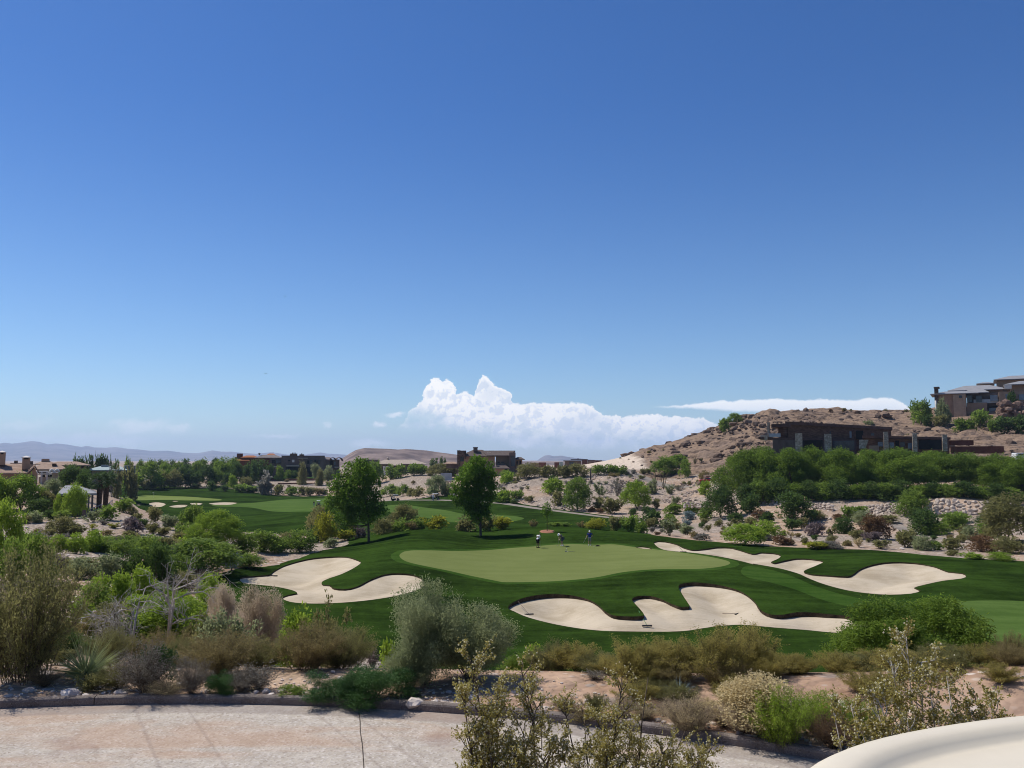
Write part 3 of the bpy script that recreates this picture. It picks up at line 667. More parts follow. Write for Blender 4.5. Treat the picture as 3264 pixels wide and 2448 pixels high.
def mount_mat(name, lo, hi, sc_):
    m, t, b = mat(name, 0.95); p = pos(t); n = t.noise(p, sc_, 6.0, 0.65)
    st = t.noise(t.vm('MULTIPLY', p, (sc_ * 0.8, sc_ * 0.8, sc_ * 6)), 1.0, 5.0, 0.6)
    t.put(b.inputs['Base Color'], t.mix(t.mr(t.m('ADD', t.m('MULTIPLY', n, 0.6), t.m('MULTIPLY', st, 0.4)), 0.38, 0.62), lo, hi)); bump(t, b, n, 0.8, 2.0 / sc_ * 0.05)
    return m
M_MTN = mount_mat('mountain_rock', (0.10, 0.085, 0.085), (0.21, 0.175, 0.165), 0.0024)
M_MESA = mount_mat('mesa_rock', (0.115, 0.082, 0.070), (0.265, 0.195, 0.16), 0.018)
mp = [(-500, 1408)] + [(x / 2.6976, 1150 + y / 2.6976) for x, y in ((-700, 715), (-300, 690), (0, 708), (45, 700), (100, 708), (190, 700), (270, 688), (340, 694), (405, 716), (480, 706), (580, 714), (700, 734), (745, 724), (790, 738), (900, 744), (1000, 738), (1100, 752), (1200, 758), (1300, 770), (1450, 768), (1550, 784), (1700, 790), (1770, 776), (1830, 764), (1900, 776), (2000, 776), (2100, 788), (2212, 796))] + \
     [(800 + x / 2.6976, 1150 + y / 2.6976) for x, y in ((80, 790), (180, 782), (290, 800), (400, 812), (520, 796), (590, 782), (660, 794), (760, 798), (900, 812), (1200, 830), (1700, 850))]
ridge('distant_mountains', mp, 12500, 6000, M_MTN, -16, 3.7, 0.55)
ridge('distant_peak', [(1660, 1478), (1690, 1474), (1712, 1468), (1724, 1458), (1738, 1450), (1752, 1449), (1765, 1453), (1790, 1451), (1810, 1455), (1832, 1458), (1900, 1466), (2000, 1470), (2150, 1476), (2400, 1478)], 9500, 2500, M_MTN, -16, 9.1, 0.3)
ridge('low_foothills', [(1560, 1470), (1640, 1468), (1740, 1467), (1900, 1470), (2020, 1474), (2200, 1478)], 2300, 600, M_MESA, -16, 12.4, 0.3)
ridge('brown_mesa', [(1050, 1476), (1075, 1465), (1096, 1453), (1115, 1440), (1135, 1429), (1160, 1423), (1200, 1424), (1240, 1426), (1270, 1428), (1292, 1426), (1330, 1428), (1360, 1430), (1400, 1436), (1450, 1443), (1500, 1452), (1540, 1462), (1600, 1472), (1640, 1478)], 1750, 620, M_MESA, -16, 5.2, 0.45)

# ------------------------------------------------------------------ the air
hz = MB().box(-14500, 14500, -400, 17800, -60, 420).build('haze', [], kind='stuff')
hm = bpy.data.materials.new('haze_air'); hm.use_nodes = True; ht = NT(hm.node_tree); ht.n.clear()
vol = ht.node('ShaderNodeVolumePrincipled'); vol.inputs['Color'].default_value = (0.54, 0.72, 1.0, 1); vol.inputs['Density'].default_value = 0.70e-4; vol.inputs['Anisotropy'].default_value = 0.15
ho = ht.node('ShaderNodeOutputMaterial'); ht.l.new(vol.outputs[0], ho.inputs['Volume']); hz.data.materials.append(hm)
# ------------------------------------------------------------------ foliage materials
def leaf_mat(name, lo, hi, trans=0.45, rough=0.55):
    """leaf colour varies from clump to clump (tint) and from plant to plant"""
    m = bpy.data.materials.new(name); m.use_nodes = True; t = NT(m.node_tree); b = t.n['Principled BSDF']
    a = t.node('ShaderNodeAttribute', attribute_name='tint').outputs['Fac']
    oi = t.node('ShaderNodeObjectInfo').outputs['Random']
    f = t.m('ADD', t.m('MULTIPLY', a, 0.85), t.m('MULTIPLY', t.m('SUBTRACT', oi, 0.5), 0.35), clamp=True)
    c = t.mix(f, lo, hi)
    t.put(b.inputs['Base Color'], c); b.inputs['Roughness'].default_value = rough; b.inputs['Specular IOR Level'].default_value = 0.12
    tr = t.node('ShaderNodeBsdfTranslucent'); t.put(tr.inputs[0], t.mix(0.5, c, tuple(min(1, x * 1.5) for x in hi)))
    mx = t.node('ShaderNodeMixShader'); mx.inputs[0].default_value = trans
    t.l.new(b.outputs[0], mx.inputs[1]); t.l.new(tr.outputs[0], mx.inputs[2]); t.l.new(mx.outputs[0], t.n['Material Output'].inputs[0])
    return m
LEAF = {
 'green':  leaf_mat('leaf_green', (0.0663, 0.1187, 0.0200), (0.2319, 0.3187, 0.0525)),
 'bright': leaf_mat('leaf_bright_green', (0.1108, 0.1870, 0.0176), (0.3207, 0.4235, 0.0528)),
 'dark':   leaf_mat('leaf_dark_green', (0.0303, 0.0624, 0.0156), (0.1075, 0.1690, 0.0390)),
 'mesq':   leaf_mat('leaf_mesquite', (0.0414, 0.0874, 0.0115), (0.2316, 0.3277, 0.0460)),
 'olive':  leaf_mat('leaf_olive', (0.1081, 0.1104, 0.0360), (0.2735, 0.2580, 0.0960)),
 'sage':   leaf_mat('leaf_sage', (0.1250, 0.1500, 0.0660), (0.3100, 0.3400, 0.1700), 0.5),
 'grey':   leaf_mat('leaf_grey', (0.1400, 0.1300, 0.1050), (0.3000, 0.2800, 0.2300)),
 'yellow': leaf_mat('leaf_yellow', (0.1300, 0.1500, 0.0180), (0.3800, 0.3700, 0.0400)),
 'brown':  leaf_mat('leaf_brown', (0.1280, 0.1035, 0.0414), (0.3291, 0.2645, 0.1092), 0.4),
 'rust':   leaf_mat('leaf_rust', (0.1013, 0.0540, 0.0270), (0.2700, 0.1620, 0.0743), 0.2),
 'purple': leaf_mat('leaf_purple', (0.1283, 0.0945, 0.0891), (0.2700, 0.2093, 0.1958), 0.2),
 'pink':   leaf_mat('leaf_pink', (0.2800, 0.2250, 0.1450), (0.5800, 0.4700, 0.3400), 0.5),
 'straw':  leaf_mat('leaf_straw', (0.4000, 0.3100, 0.1600), (0.7200, 0.5900, 0.3300), 0.3),
 'ash':    leaf_mat('leaf_ash', (0.0366, 0.0862, 0.0103), (0.1828, 0.2932, 0.0345), 0.45),
 'blue':   leaf_mat('leaf_blue', (0.1350, 0.1890, 0.1823), (0.3105, 0.3847, 0.3645), 0.1),
 'creo':   leaf_mat('leaf_creosote', (0.1750, 0.1500, 0.0380), (0.4200, 0.3600, 0.1100), 0.55),
 'juni':   leaf_mat('leaf_juniper', (0.0223, 0.0632, 0.0175), (0.0930, 0.1843, 0.0456), 0.15),
 'spoon':  leaf_mat('leaf_spoon', (0.1500, 0.1900, 0.0650), (0.4200, 0.4600, 0.2100), 0.5),
 'seed':  leaf_mat('seed_head', (0.62, 0.56, 0.36), (0.85, 0.80, 0.58), 0.5),
 'palm':   leaf_mat('leaf_palm', (0.0405, 0.0810, 0.0243), (0.1620, 0.2295, 0.0810), 0.15, 0.4),
}
BARK = plain('bark', (0.105, 0.080, 0.060), 0.95, var=0.35, scale=9, bmp=0.02)
TWIG = plain('twig', (0.115, 0.088, 0.066), 0.95, var=0.3, scale=12)
PALE = plain('pale_twig', (0.42, 0.38, 0.33), 0.9, var=0.22, scale=12)
SEEDW = plain('seed_fluff', (0.72, 0.66, 0.50), 0.95, var=0.1, scale=40)

def unit(v): return v / np.maximum(np.linalg.norm(v, axis=-1, keepdims=True), 1e-9)
def add_leaves(mb, p, d, L, Wd, rng, tint, mi=0, wide=0.5):
    """diamond leaves at p along d"""
    n = len(p); d = unit(d); s = unit(np.cross(d, unit(rng.normal(size=(n, 3)))))
    L = np.broadcast_to(L, (n,))[:, None] * (0.7 + 0.6 * rng.rand(n, 1)); Wd = np.broadcast_to(Wd, (n,))[:, None] * (0.7 + 0.6 * rng.rand(n, 1))
    up = unit(np.cross(s, d)) * Wd * 0.25
    m = p + d * L * wide
    v = np.stack([p, m + s * Wd * 0.5 + up, p + d * L, m - s * Wd * 0.5 + up], 1).reshape(-1, 3)
    f = np.arange(4 * n).reshape(-1, 4)
    mb.add(v, f, tint=np.repeat(tint, 4), mi=mi)
def lobes_dome(rng, n, flat=1.0, low=0.05, rr=(0.20, 0.34)):
    """overlapping lobes that fill a unit-wide, unit-high plant unevenly"""
    out = []
    for i in range(n):
        a = rng.rand() * 2 * math.pi; q = rng.rand() ** 0.5
        h = low + (0.78 - low) * rng.rand() ** 0.8
        R = 0.33 * math.sqrt(max(0.05, 1 - (h / 0.95) ** 2.2)) * (0.65 + 0.5 * rng.rand())
        r = rng.uniform(*rr)
        out.append((R * q * math.cos(a) * 1.12, R * q * math.sin(a) * 1.12, h, r, r * rng.uniform(0.75, 1.1) * flat))
    out.append((0, 0, 0.62, 0.27, 0.3 * flat))
    return out
def lobes_spray(rng, n, zc=0.34, rr=(0.075, 0.135)):
    """small separate sprays round a spreading crown, with gaps between"""
    out = []; g = math.pi * (3 - math.sqrt(5))
    for i in range(n):
        z = -0.25 + 1.25 * (i + 0.5) / n + rng.normal() * 0.05; a = i * g + rng.normal() * 0.25; R = 0.42 * math.sqrt(max(0.03, 1 - min(1, z) ** 2)) * rng.uniform(0.62, 1.08); r = rng.uniform(*rr)
        out.append((R * math.cos(a), R * math.sin(a), zc + max(-0.16, 0.52 * z * rng.uniform(0.86, 1.06)), r * 1.25, r * 0.72))
    return out
def crown(mb, lobes, ncl, per, spread, L, Wd, rng, droop=0.0, outw=0.7, mi=0, fill=0.35, zmin=0.0):
    lb = np.array(lobes); wts = lb[:, 3] ** 2; wts = wts / wts.sum()
    k = rng.choice(len(lb), ncl, p=wts)
    d = unit(rng.normal(size=(ncl, 3)) + np.array([0, 0, 0.25])); rad_ = np.where(rng.rand(ncl) < fill, rng.rand(ncl) ** 0.5, 0.86 + 0.2 * rng.rand(ncl))
    c = lb[k, :3] + d * np.stack([lb[k, 3], lb[k, 3], lb[k, 4]], -1) * rad_[:, None]
    ok = c[:, 2] > zmin; c, d, k = c[ok], d[ok], k[ok]; n = len(c)
    lt = rng.rand(len(lb)); tint = np.clip(0.62 * lt[k] + 0.34 * rng.rand(n) + 0.04, 0, 1)
    ax = unit(d + rng.normal(size=(n, 3)) * 0.5)
    s = rng.normal(size=(n, per, 3)) * spread * 0.55 + ax[:, None] * (rng.rand(n, per, 1) - 0.35) * spread * 1.8
    p = (c[:, None] + s).reshape(-1, 3)
    dd = (ax[:, None] * outw + rng.normal(size=(n, per, 3)) * 0.75 + np.array([0, 0, -droop])).reshape(-1, 3)
    tt = np.clip(np.repeat(tint, per) + rng.normal(size=n * per) * 0.12, 0, 1)
    ok = p[:, 2] > zmin * 0.5
    add_leaves(mb, p[ok], dd[ok], L, Wd, rng, tt[ok], mi)
def limb_tree(mb, rng, lobes, r0, h0, lean=0.05, mi=0, forks=None):
    """a tapered trunk that forks into limbs reaching into the lobes"""
    t0 = Vector((0, 0, -0.03)); top = Vector((rng.normal() * lean, rng.normal() * lean, h0))
    mid = (t0 + top) * 0.5 + Vector((rng.normal() * lean * 0.5, rng.normal() * lean * 0.5, 0))
    mb.tube([t0, t0 + Vector((0, 0, 0.03)), mid, top], [r0 * 1.5, r0, r0 * 0.85, r0 * 0.72], 8, mi)
    for l in lobes:
        c = Vector(l[:3]); m = top.lerp(c, 0.5) + Vector((rng.normal() * 0.03, rng.normal() * 0.03, -0.02))
        s = mid.lerp(top, 0.4 + 0.6 * rng.rand())
        mb.tube([s, s.lerp(m, 0.5) + Vector((0, 0, 0.02)), m, c], [r0 * 0.5, r0 * 0.4, r0 * 0.28, r0 * 0.12], 5, mi)
        for q in range(2):
            e = c + Vector((rng.normal(), rng.normal(), rng.normal() + 0.3)) * l[3] * 0.5
            mb.tube([m.lerp(c, 0.4), c.lerp(e, 0.5), e], [r0 * 0.16, r0 * 0.1, r0 * 0.04], 4, mi)
def stems(rng, n, spread, curve=0.25, h=(0.7, 1.0), wid=0.5, base=0.05):
    """arching stems from one root: arrays of points (n, 6, 3)"""
    a = rng.rand(n) * 2 * math.pi; q = rng.rand(n) ** 0.6 * spread
    hh = rng.uniform(*h, n) * np.sqrt(np.clip(1 - (q * 0.72) ** 2, 0.1, 1))
    tip = np.stack([np.cos(a) * q * wid, np.sin(a) * q * wid, hh], -1)
    b = np.stack([np.cos(a) * base * rng.rand(n), np.sin(a) * base * rng.rand(n), np.zeros(n) - 0.02], -1)
    s = np.linspace(0, 1, 6)[None, :, None]
    bend = np.stack([np.cos(a) * q * wid, np.sin(a) * q * wid, np.zeros(n)], -1)[:, None] * (s * (1 - s)) * -curve * 2
    wob = np.cumsum(rng.normal(size=(n, 6, 3)) * 0.014, 1); wob[:, 0] = 0
    return b[:, None] + (tip - b)[:, None] * s + bend + wob
def stem_tubes(mb, st, r, mi=0, k=3):
    for p in st: mb.tube([tuple(x) for x in p], [r, r * 0.9, r * 0.75, r * 0.6, r * 0.42, r * 0.2], k, mi, cap=False)
def twiggy(mb, mbl, rng, st, nt, tl, nl, L, Wd, r, mi_l=0, up=0.5, lo=0.3, leafdir=0.8, jit=0.02):
    """side twigs on stems, leaves along the twigs"""
    n = len(st); k = rng.randint(0, n, nt); t = lo + (1 - lo) * rng.rand(nt) ** 0.8; x = t * 5; i = np.minimum(x.astype(int), 4); f = (x - i)[:, None]
    p0 = st[k, i] * (1 - f) + st[k, i + 1] * f; ax = unit(st[k, i + 1] - st[k, i])
    d = unit(ax * up + unit(rng.normal(size=(nt, 3))) * 0.75 + np.array([0, 0, 0.25])); ln = tl * (0.5 + rng.rand(nt)) * (1.15 - 0.55 * t)
    p1 = p0 + d * ln[:, None]
    if mb is not None and r > 0:      # twigs as slim three-sided spikes
        s = unit(np.cross(d, rng.normal(size=(nt, 3)))) * r; s2 = unit(np.cross(d, s)) * r
        v = np.stack([p0 + s, p0 - s * 0.5 + s2 * 0.87, p0 - s * 0.5 - s2 * 0.87, p1], 1).reshape(-1, 3); o = np.arange(nt)[:, None] * 4
        mb.add(v, np.concatenate([o + np.array([0, 1, 3]), o + np.array([1, 2, 3]), o + np.array([2, 0, 3])]))
    if nl:
        tt = rng.rand(nt, nl, 1); p = (p0[:, None] + (p1 - p0)[:, None] * tt + rng.normal(size=(nt, nl, 3)) * jit).reshape(-1, 3)
        dd = (d[:, None] * leafdir + rng.normal(size=(nt, nl, 3)) * 0.6).reshape(-1, 3)
        tint = np.clip(np.repeat(0.15 + 0.7 * rng.rand(nt), nl) + rng.normal(size=nt * nl) * 0.15, 0, 1)
        add_leaves(mbl, p, dd, L, Wd, rng, tint, mi_l)
    return p0, p1

# ------------------------------------------------------------------ plant prototypes: (foliage mesh, stem mesh) in a unit box
PROTO = {}
def proto(shape, lod, var):
    key = (shape, lod, var)
    if key in PROTO: return PROTO[key]
    rng = np.random.RandomState(abs(hash((shape, lod, var))) % 99991 if False else sum(map(ord, shape)) * 31 + lod * 7 + var * 101)
    fo, st = MB(), MB(); L = (0.15, 0.075, 0.034)[lod]; N = (1.0, 3.6, 20.0)[lod]
    if shape == 'dome':
        lb = lobes_dome(rng, 13 + 5 * lod, rr=(0.13, 0.26))
        crown(fo, lb, int(150 * N), 5, 0.06 if lod < 2 else 0.035, L, L * 0.55, rng, 0.0, fill=0.2, zmin=0.0)
        stem_tubes(st, stems(rng, 10, 1.0, 0.2, (0.4, 0.75)), 0.012)
    elif shape == 'feather':      # soft drooping desert trees
        lb = lobes_spray(rng, (16, 24, 34)[lod])
        crown(fo, lb, int(150 * N), 7, 0.055 if lod < 2 else 0.034, L * 1.1, L * 0.36, rng, 0.35, fill=0.25, zmin=0.05)
        tl = [lb[i] for i in rng.permutation(len(lb))[:9]]
        for q in range(3): limb_tree(st, rng, tl[q * 3:q * 3 + 3], 0.016, 0.20 + 0.06 * q, 0.06)
    elif shape == 'tall':         # upright narrow tree or cypress
        lb = [(rng.normal() * 0.09 * (1.1 - h), rng.normal() * 0.09, h, 0.30 * (1.12 - h) ** 0.6, 0.16) for h in np.linspace(0.12, 0.9, 10)]
        crown(fo, lb, int(150 * N), 5, 0.06, L, L * 0.55, rng, 0.0, zmin=0.0)
        limb_tree(st, rng, lb[::3], 0.02, 0.6, 0.01)
    elif shape == 'conifer':
        lb = [(rng.normal() * 0.03, rng.normal() * 0.03, h, 0.36 * (1.05 - h) ** 0.9, 0.10) for h in np.linspace(0.1, 0.95, 12)]
        crown(fo, lb, int(130 * N), 5, 0.05, L, L * 0.5, rng, 0.2, zmin=0.0)
        limb_tree(st, rng, lb[::4], 0.022, 0.8, 0.0)
    elif shape == 'brush':        # many fine upright stems leafed all the way
        s = stems(rng, (22, 44, 130)[lod], 1.0, 0.1, (0.60, 1.0), wid=0.62, base=0.24); stem_tubes(st, s, (0.008, 0.005, 0.0026)[lod])
        twiggy(st, fo, rng, s, int(150 * N), 0.15, 8, L * 0.8, L * 0.30, (0.005, 0.003, 0.0013)[lod], up=0.9, lo=0.10, jit=0.018)
    elif shape == 'sparse':       # airy shrub one sees through
        s = stems(rng, (9, 14, 30)[lod], 1.0, 0.05, (0.6, 1.0)); stem_tubes(st, s, (0.010, 0.007, 0.0035)[lod])
        twiggy(st, fo, rng, s, int(105 * N), 0.17, 7, L * 0.75, L * 0.38, (0.005, 0.003, 0.0016)[lod], up=0.6, lo=0.18, jit=0.024)
    elif shape == 'twigs':        # bare, dry tangle
        s = stems(rng, (14, 26, 60)[lod], 1.0, 0.2, (0.45, 0.95)); stem_tubes(st, s, (0.009, 0.006, 0.003)[lod])
        twiggy(st, fo, rng, s, int(150 * N), 0.20, 3, L * 0.7, L * 0.24, (0.006, 0.0035, 0.0016)[lod], up=0.3, lo=0.2, jit=0.02)
    elif shape == 'spike':        # sotol, yucca: a ball of stiff blades
        n = (90, 200, 520)[lod]; d = unit(rng.normal(size=(n, 3)) * np.array([1, 1, 0.75]) + np.array([0, 0, 0.32])); d[:, 2] = np.abs(d[:, 2]) * 0.98 - 0.06
        p = np.tile([0, 0, 0.12], (n, 1)) + d * 0.03
        add_leaves(fo, p, d * np.array([1, 1, 1.0]), 0.62 + 0.2 * rng.rand(n), (0.04, 0.022, 0.013)[lod], rng, rng.rand(n), wide=0.3)
        st.lathe([(0.05, -0.03), (0.07, 0.05), (0.06, 0.16), (0.01, 0.2)], k=8)
    elif shape == 'tamarisk':     # plumes of grey-green, pale tips
        s = stems(rng, (14, 26, 46)[lod], 1.0, 0.12, (0.55, 1.0)); stem_tubes(st, s, (0.010, 0.006, 0.004)[lod])
        lb = [tuple(x[5] * 0.93) + (0.11, 0.13) for x in s] + [tuple(x[3]) + (0.12, 0.12) for x in s]
        crown(fo, lb, int(210 * N), 9, 0.05, L * 0.9, L * 0.32, rng, 0.1, outw=0.6, fill=0.6, zmin=0.03)
    elif shape == 'low':          # juniper mat
        lb = [(rng.uniform(-0.42, 0.42), rng.uniform(-0.35, 0.35), rng.uniform(0.1, 0.72), rng.uniform(0.12, 0.22), rng.uniform(0.14, 0.26)) for _ in range(18)]
        crown(fo, lb, int(170 * N), 7, 0.045, L * 0.9, L * 0.35, rng, -0.35, outw=0.9, zmin=0.0)
        stem_tubes(st, stems(rng, 10, 1.0, 0.3, (0.3, 0.6)), 0.012)
    av = np.concatenate(fo.v); q = np.percentile(np.hypot(av[:, 0], av[:, 1]), 97); qz = np.percentile(av[:, 2], 99.3)
    for b_ in (fo, st): b_.v = [v * np.array([0.5 / q, 0.5 / q, 1.0 / qz]) for v in b_.v]
    fm = fo.mesh(shape + '_leaves', [LEAF['green']]); sm = st.mesh(shape + '_stems', [TWIG])
    both = None
    if lod == 0:
        mb = MB()
        for src, mi in ((fo, 0), (st, 1)):
            n0 = 0
            mb.add(np.concatenate(src.v), src.f, np.concatenate(src.t), mi)
        both = mb.mesh(shape + '_plant', [LEAF['green'], TWIG])
    PROTO[key] = (fm, sm, both); return PROTO[key]

NAMES = {'dome': ('desert_shrub', 'shrub'), 'feather': ('mesquite_tree', 'tree'), 'tall': ('evergreen_tree', 'tree'), 'conifer': ('conifer', 'tree'), 'brush': ('broom_bush', 'shrub'),
         'sparse': ('creosote_bush', 'shrub'), 'twigs': ('dry_bush', 'shrub'), 'spike': ('desert_spoon', 'plant'), 'tamarisk': ('tamarisk_bush', 'shrub'), 'low': ('juniper', 'shrub')}
PLANTS = []
def plant(shape, col, u, v, w, h, Y=0, label=None, region=None, group=None, lod=None, stemmat=None, name=None, cat=None, adj=None):
    """plant whose foot shows at photo pixel (u, v), w by h photo pixels large"""
    g = P(u, v, Y) if Y else G(u, v)
    if Y: g = Vector((g.x, Y, h1(g.x, Y)))
    k = g.y / F; wm, hm = w * k, h * k
    if Y and v: hm = max(P(u, v - h, Y).z - g.z, hm * 0.45)
    px = max(w, h) * 1024 / 3264
    if lod is None: lod = 0 if px < 26 else (1 if px < 80 else 2)
    rv = random.Random(int(u * 7 + v * 13 + w)); var = rv.randrange(3)
    fm, sm, both = proto(shape, lod, var)
    nm, ct = NAMES[shape]
    if shape == 'dome': nm = {'green': 'leafy_shrub', 'bright': 'leafy_shrub', 'dark': 'evergreen_shrub', 'yellow': 'flowering_shrub', 'sage': 'sagebrush', 'grey': 'sagebrush', 'blue': 'sagebrush', 'purple': 'sagebrush'}.get(col, 'desert_shrub')
    nm = name or nm; ct = cat or ct
    sc = (wm * 1.06, wm * 1.06 * rv.uniform(0.85, 1.0), hm * 1.04); rz = rv.uniform(0, 6.28)
    if both is not None and px < 20:
        o = bpy.data.objects.new(nm, both); COL.objects.link(o); kids = [(o, 0, col), (o, 1, None)]
    else:
        o = bpy.data.objects.new(nm, None); COL.objects.link(o); o.empty_display_size = 0.2
        a = bpy.data.objects.new('foliage', fm); b = bpy.data.objects.new('trunk' if ct == 'tree' else 'stems', sm)
        for c in (a, b): COL.objects.link(c); c.parent = o
        kids = [(a, 0, col), (b, 0, None)]
    o.location = (g.x, g.y, g.z - 0.02 * hm); o.scale = sc; o.rotation_euler = (0, 0, rz)
    for c, sl, cc in kids:
        s = c.material_slots[sl]; s.link = 'OBJECT'; s.material = LEAF[cc] if cc else (stemmat or (BARK if ct == 'tree' else TWIG))
    o['category'] = ct
    PLANTS.append([o, u, v, w, h, shape, col, label, region, group, adj]); return o
# ------------------------------------------------------------------ every plant, at the place where its foot shows in the photograph (crop, x, y, w, h)
REG = {}
def row(region, c, items, group=None, **kw):
    k = _CR[c][2]
    for it in items:
        sh, co, x, y, w_, h_ = it[:6]; Y = 0; lab = None; nm = {}
        for e in it[6:]:
            if isinstance(e, str): lab = e
            elif isinstance(e, dict): nm = e
            else: Y = e
        u, v = CP(c, x, y)
        plant(sh, co, u, v, w_ / k, h_ / k, Y, lab, region, group, **{**kw, **nm})
D, FE, TA, CO, BR, SP, TW, SK, TM, LO = 'dome', 'feather', 'tall', 'conifer', 'brush', 'sparse', 'twigs', 'spike', 'tamarisk', 'low'
G_BANK, G_TREES = 'shrubs on the stony bank', 'trees of the golf course landscape'
row('on the stony bank beyond the golfers', 3, [
 (FE, 'bright', 440, 1150, 209, 136), (D, 'olive', 470, 1250, 143, 126), (FE, 'green', 655, 1290, 253, 273, {'name': 'mesquite_tree'}), (SP, 'olive', 830, 1290, 132, 105),
 (D, 'olive', 955, 1315, 192, 131), (FE, 'bright', 1165, 1275, 286, 231), (TW, 'grey', 990, 1170, 121, 157), (SP, 'sage', 1290, 1160, 132, 136), (D, 'dark', 1130, 1332, 88, 57), (D, 'dark', 1240, 1312, 93, 65),
 (SP, 'olive', 1330, 1280, 82, 78), (D, 'green', 1490, 1320, 192, 89), (D, 'green', 1640, 1322, 170, 96), (D, 'bright', 1755, 1158, 132, 123), (FE, 'dark', 1880, 1352, 286, 273),
 (D, 'bright', 25, 1215, 148, 99), (D, 'green', 125, 1195, 132, 78), (D, 'dark', 105, 1225, 77, 36), (D, 'olive', 230, 1215, 93, 52), (SP, 'sage', 840, 1175, 110, 115), (SP, 'olive', 1190, 1110, 88, 63),
 (SP, 'sage', 1450, 1160, 110, 94), (TW, 'grey', 1530, 1130, 99, 63), (SP, 'sage', 1490, 1250, 99, 84), (D, 'rust', 780, 1300, 77, 42), (D, 'rust', 845, 1310, 88, 42)], G_BANK)
row('along the top of the stony bank', 3, [
 (FE, 'olive', 240, 1012, 260, 125), (FE, 'olive', 400, 1014, 160, 110), (FE, 'olive', 530, 1005, 130, 105), (FE, 'olive', 640, 1000, 210, 110), (D, 'green', 50, 1040, 140, 95), (SP, 'olive', 130, 1040, 80, 50),
 (FE, 'green', 830, 982, 160, 84), (D, 'green', 950, 985, 120, 90), (D, 'green', 1035, 985, 130, 80), (D, 'grey', 1130, 972, 50, 42), (D, 'grey', 1075, 988, 60, 42), (D, 'olive', 1215, 972, 60, 48), (D, 'olive', 1260, 968, 55, 42),
 (FE, 'mesq', 1400, 985, 230, 155), (FE, 'mesq', 1510, 905, 200, 95), (FE, 'green', 1582, 1012, 125, 155), (D, 'olive', 1565, 1067, 45, 32), (D, 'olive', 1612, 1066, 40, 32), (D, 'olive', 1680, 1070, 48, 45), (D, 'green', 1470, 980, 65, 36), (D, 'brown', 1740, 1012, 110, 65),
 (D, 'brown', 950, 1000, 90, 35), (D, 'olive', 1000, 995, 50, 32), (D, 'grey', 1110, 1000, 40, 28), (D, 'olive', 1205, 1018, 60, 32), (D, 'olive', 700, 1005, 50, 35), (D, 'dark', 430, 1030, 60, 45)], G_TREES)
row('on the crest above the rocks of the hill', 3, [(FE, 'mesq', 2000, 548, 140, 95, 338, 'small umbrella shaped green tree on the left shoulder of the rocky hill', {'lod': 1}), (D, 'green', 1905, 568, 110, 72, 330, 'dark rounded bush below the umbrella tree on the rocky hill')], G_TREES)
row('behind the crest of turf beyond the green', 3, [
 (BR, 'brown', 270, 1432, 95, 65, 127), (D, 'green', 450, 1450, 130, 62, 128), (D, 'green', 545, 1452, 110, 60, 127), (BR, 'brown', 690, 1450, 100, 70, 124), (D, 'yellow', 815, 1458, 230, 100, 121),
 (D, 'olive', 985, 1470, 140, 130, 122), (D, 'green', 1090, 1475, 160, 140, 121), (D, 'green', 1190, 1480, 110, 110, 119), (D, 'yellow', -10, 1440, 150, 95, 128)], 'bushes behind the turf crest')
row('on the pale sand behind the right bunker', 3, [
 (D, 'dark', 1310, 1430, 218, 145), (D, 'green', 1440, 1402, 138, 81), (D, 'blue', 1610, 1378, 128, 83), (D, 'blue', 1595, 1420, 80, 48), (D, 'olive', 1505, 1452, 94, 70), (D, 'olive', 1745, 1402, 71, 45), (D, 'dark', 1720, 1432, 64, 49),
 (SP, 'olive', 1775, 1470, 86, 62), (D, 'olive', 1870, 1422, 82, 60), (SP, 'sage', 1590, 1498, 172, 91), (SP, 'sage', 1440, 1500, 155, 139), (D, 'brown', 1910, 1455, 52, 32), (D, 'brown', 1900, 1502, 59, 40), (SP, 'olive', 1960, 1432, 69, 45),
 (SP, 'olive', 2030, 1442, 109, 80), (D, 'dark', 2000, 1392, 161, 83), (D, 'green', 1765, 1362, 155, 98), (D, 'olive', 2145, 1425, 126, 75), (D, 'dark', 2150, 1305, 184, 172), (FE, 'bright', 2080, 1580, 379, 172, 108), (D, 'olive', 1280, 1440, 103, 86), (D, 'rust', 1340, 1500, 57, 30), (D, 'grey', 1735, 1540, 172, 53)], 'bushes on the pale sand')
row('in the row below the wooden house', 4, [
 (FE, 'mesq', -85, 1110, 414, 360, 186), (FE, 'mesq', 80, 1105, 414, 382, 184), (FE, 'mesq', 300, 1105, 390, 369, 180), (FE, 'mesq', 490, 1108, 390, 387, 184), (FE, 'mesq', 740, 1115, 439, 382, 178), (FE, 'mesq', 960, 1112, 402, 369, 182),
 (FE, 'mesq', 1215, 1122, 536, 387, 176), (FE, 'mesq', 1490, 1120, 451, 369, 180), (FE, 'green', 1740, 1125, 439, 360, 176), (FE, 'mesq', 1990, 1130, 451, 346, 172), (FE, 'mesq', 2200, 1130, 402, 333, 168),
 (FE, 'mesq', 200, 1100, 341, 297, 196), (FE, 'mesq', 620, 1100, 366, 315, 196), (FE, 'mesq', 1090, 1110, 366, 315, 194), (FE, 'mesq', 1370, 1110, 366, 306, 193), (FE, 'mesq', 1620, 1110, 366, 297, 193), (FE, 'mesq', 1880, 1110, 366, 270, 190), (FE, 'mesq', 2330, 1130, 402, 324, 172)], 'mesquite trees below the wooden house', lod=2)
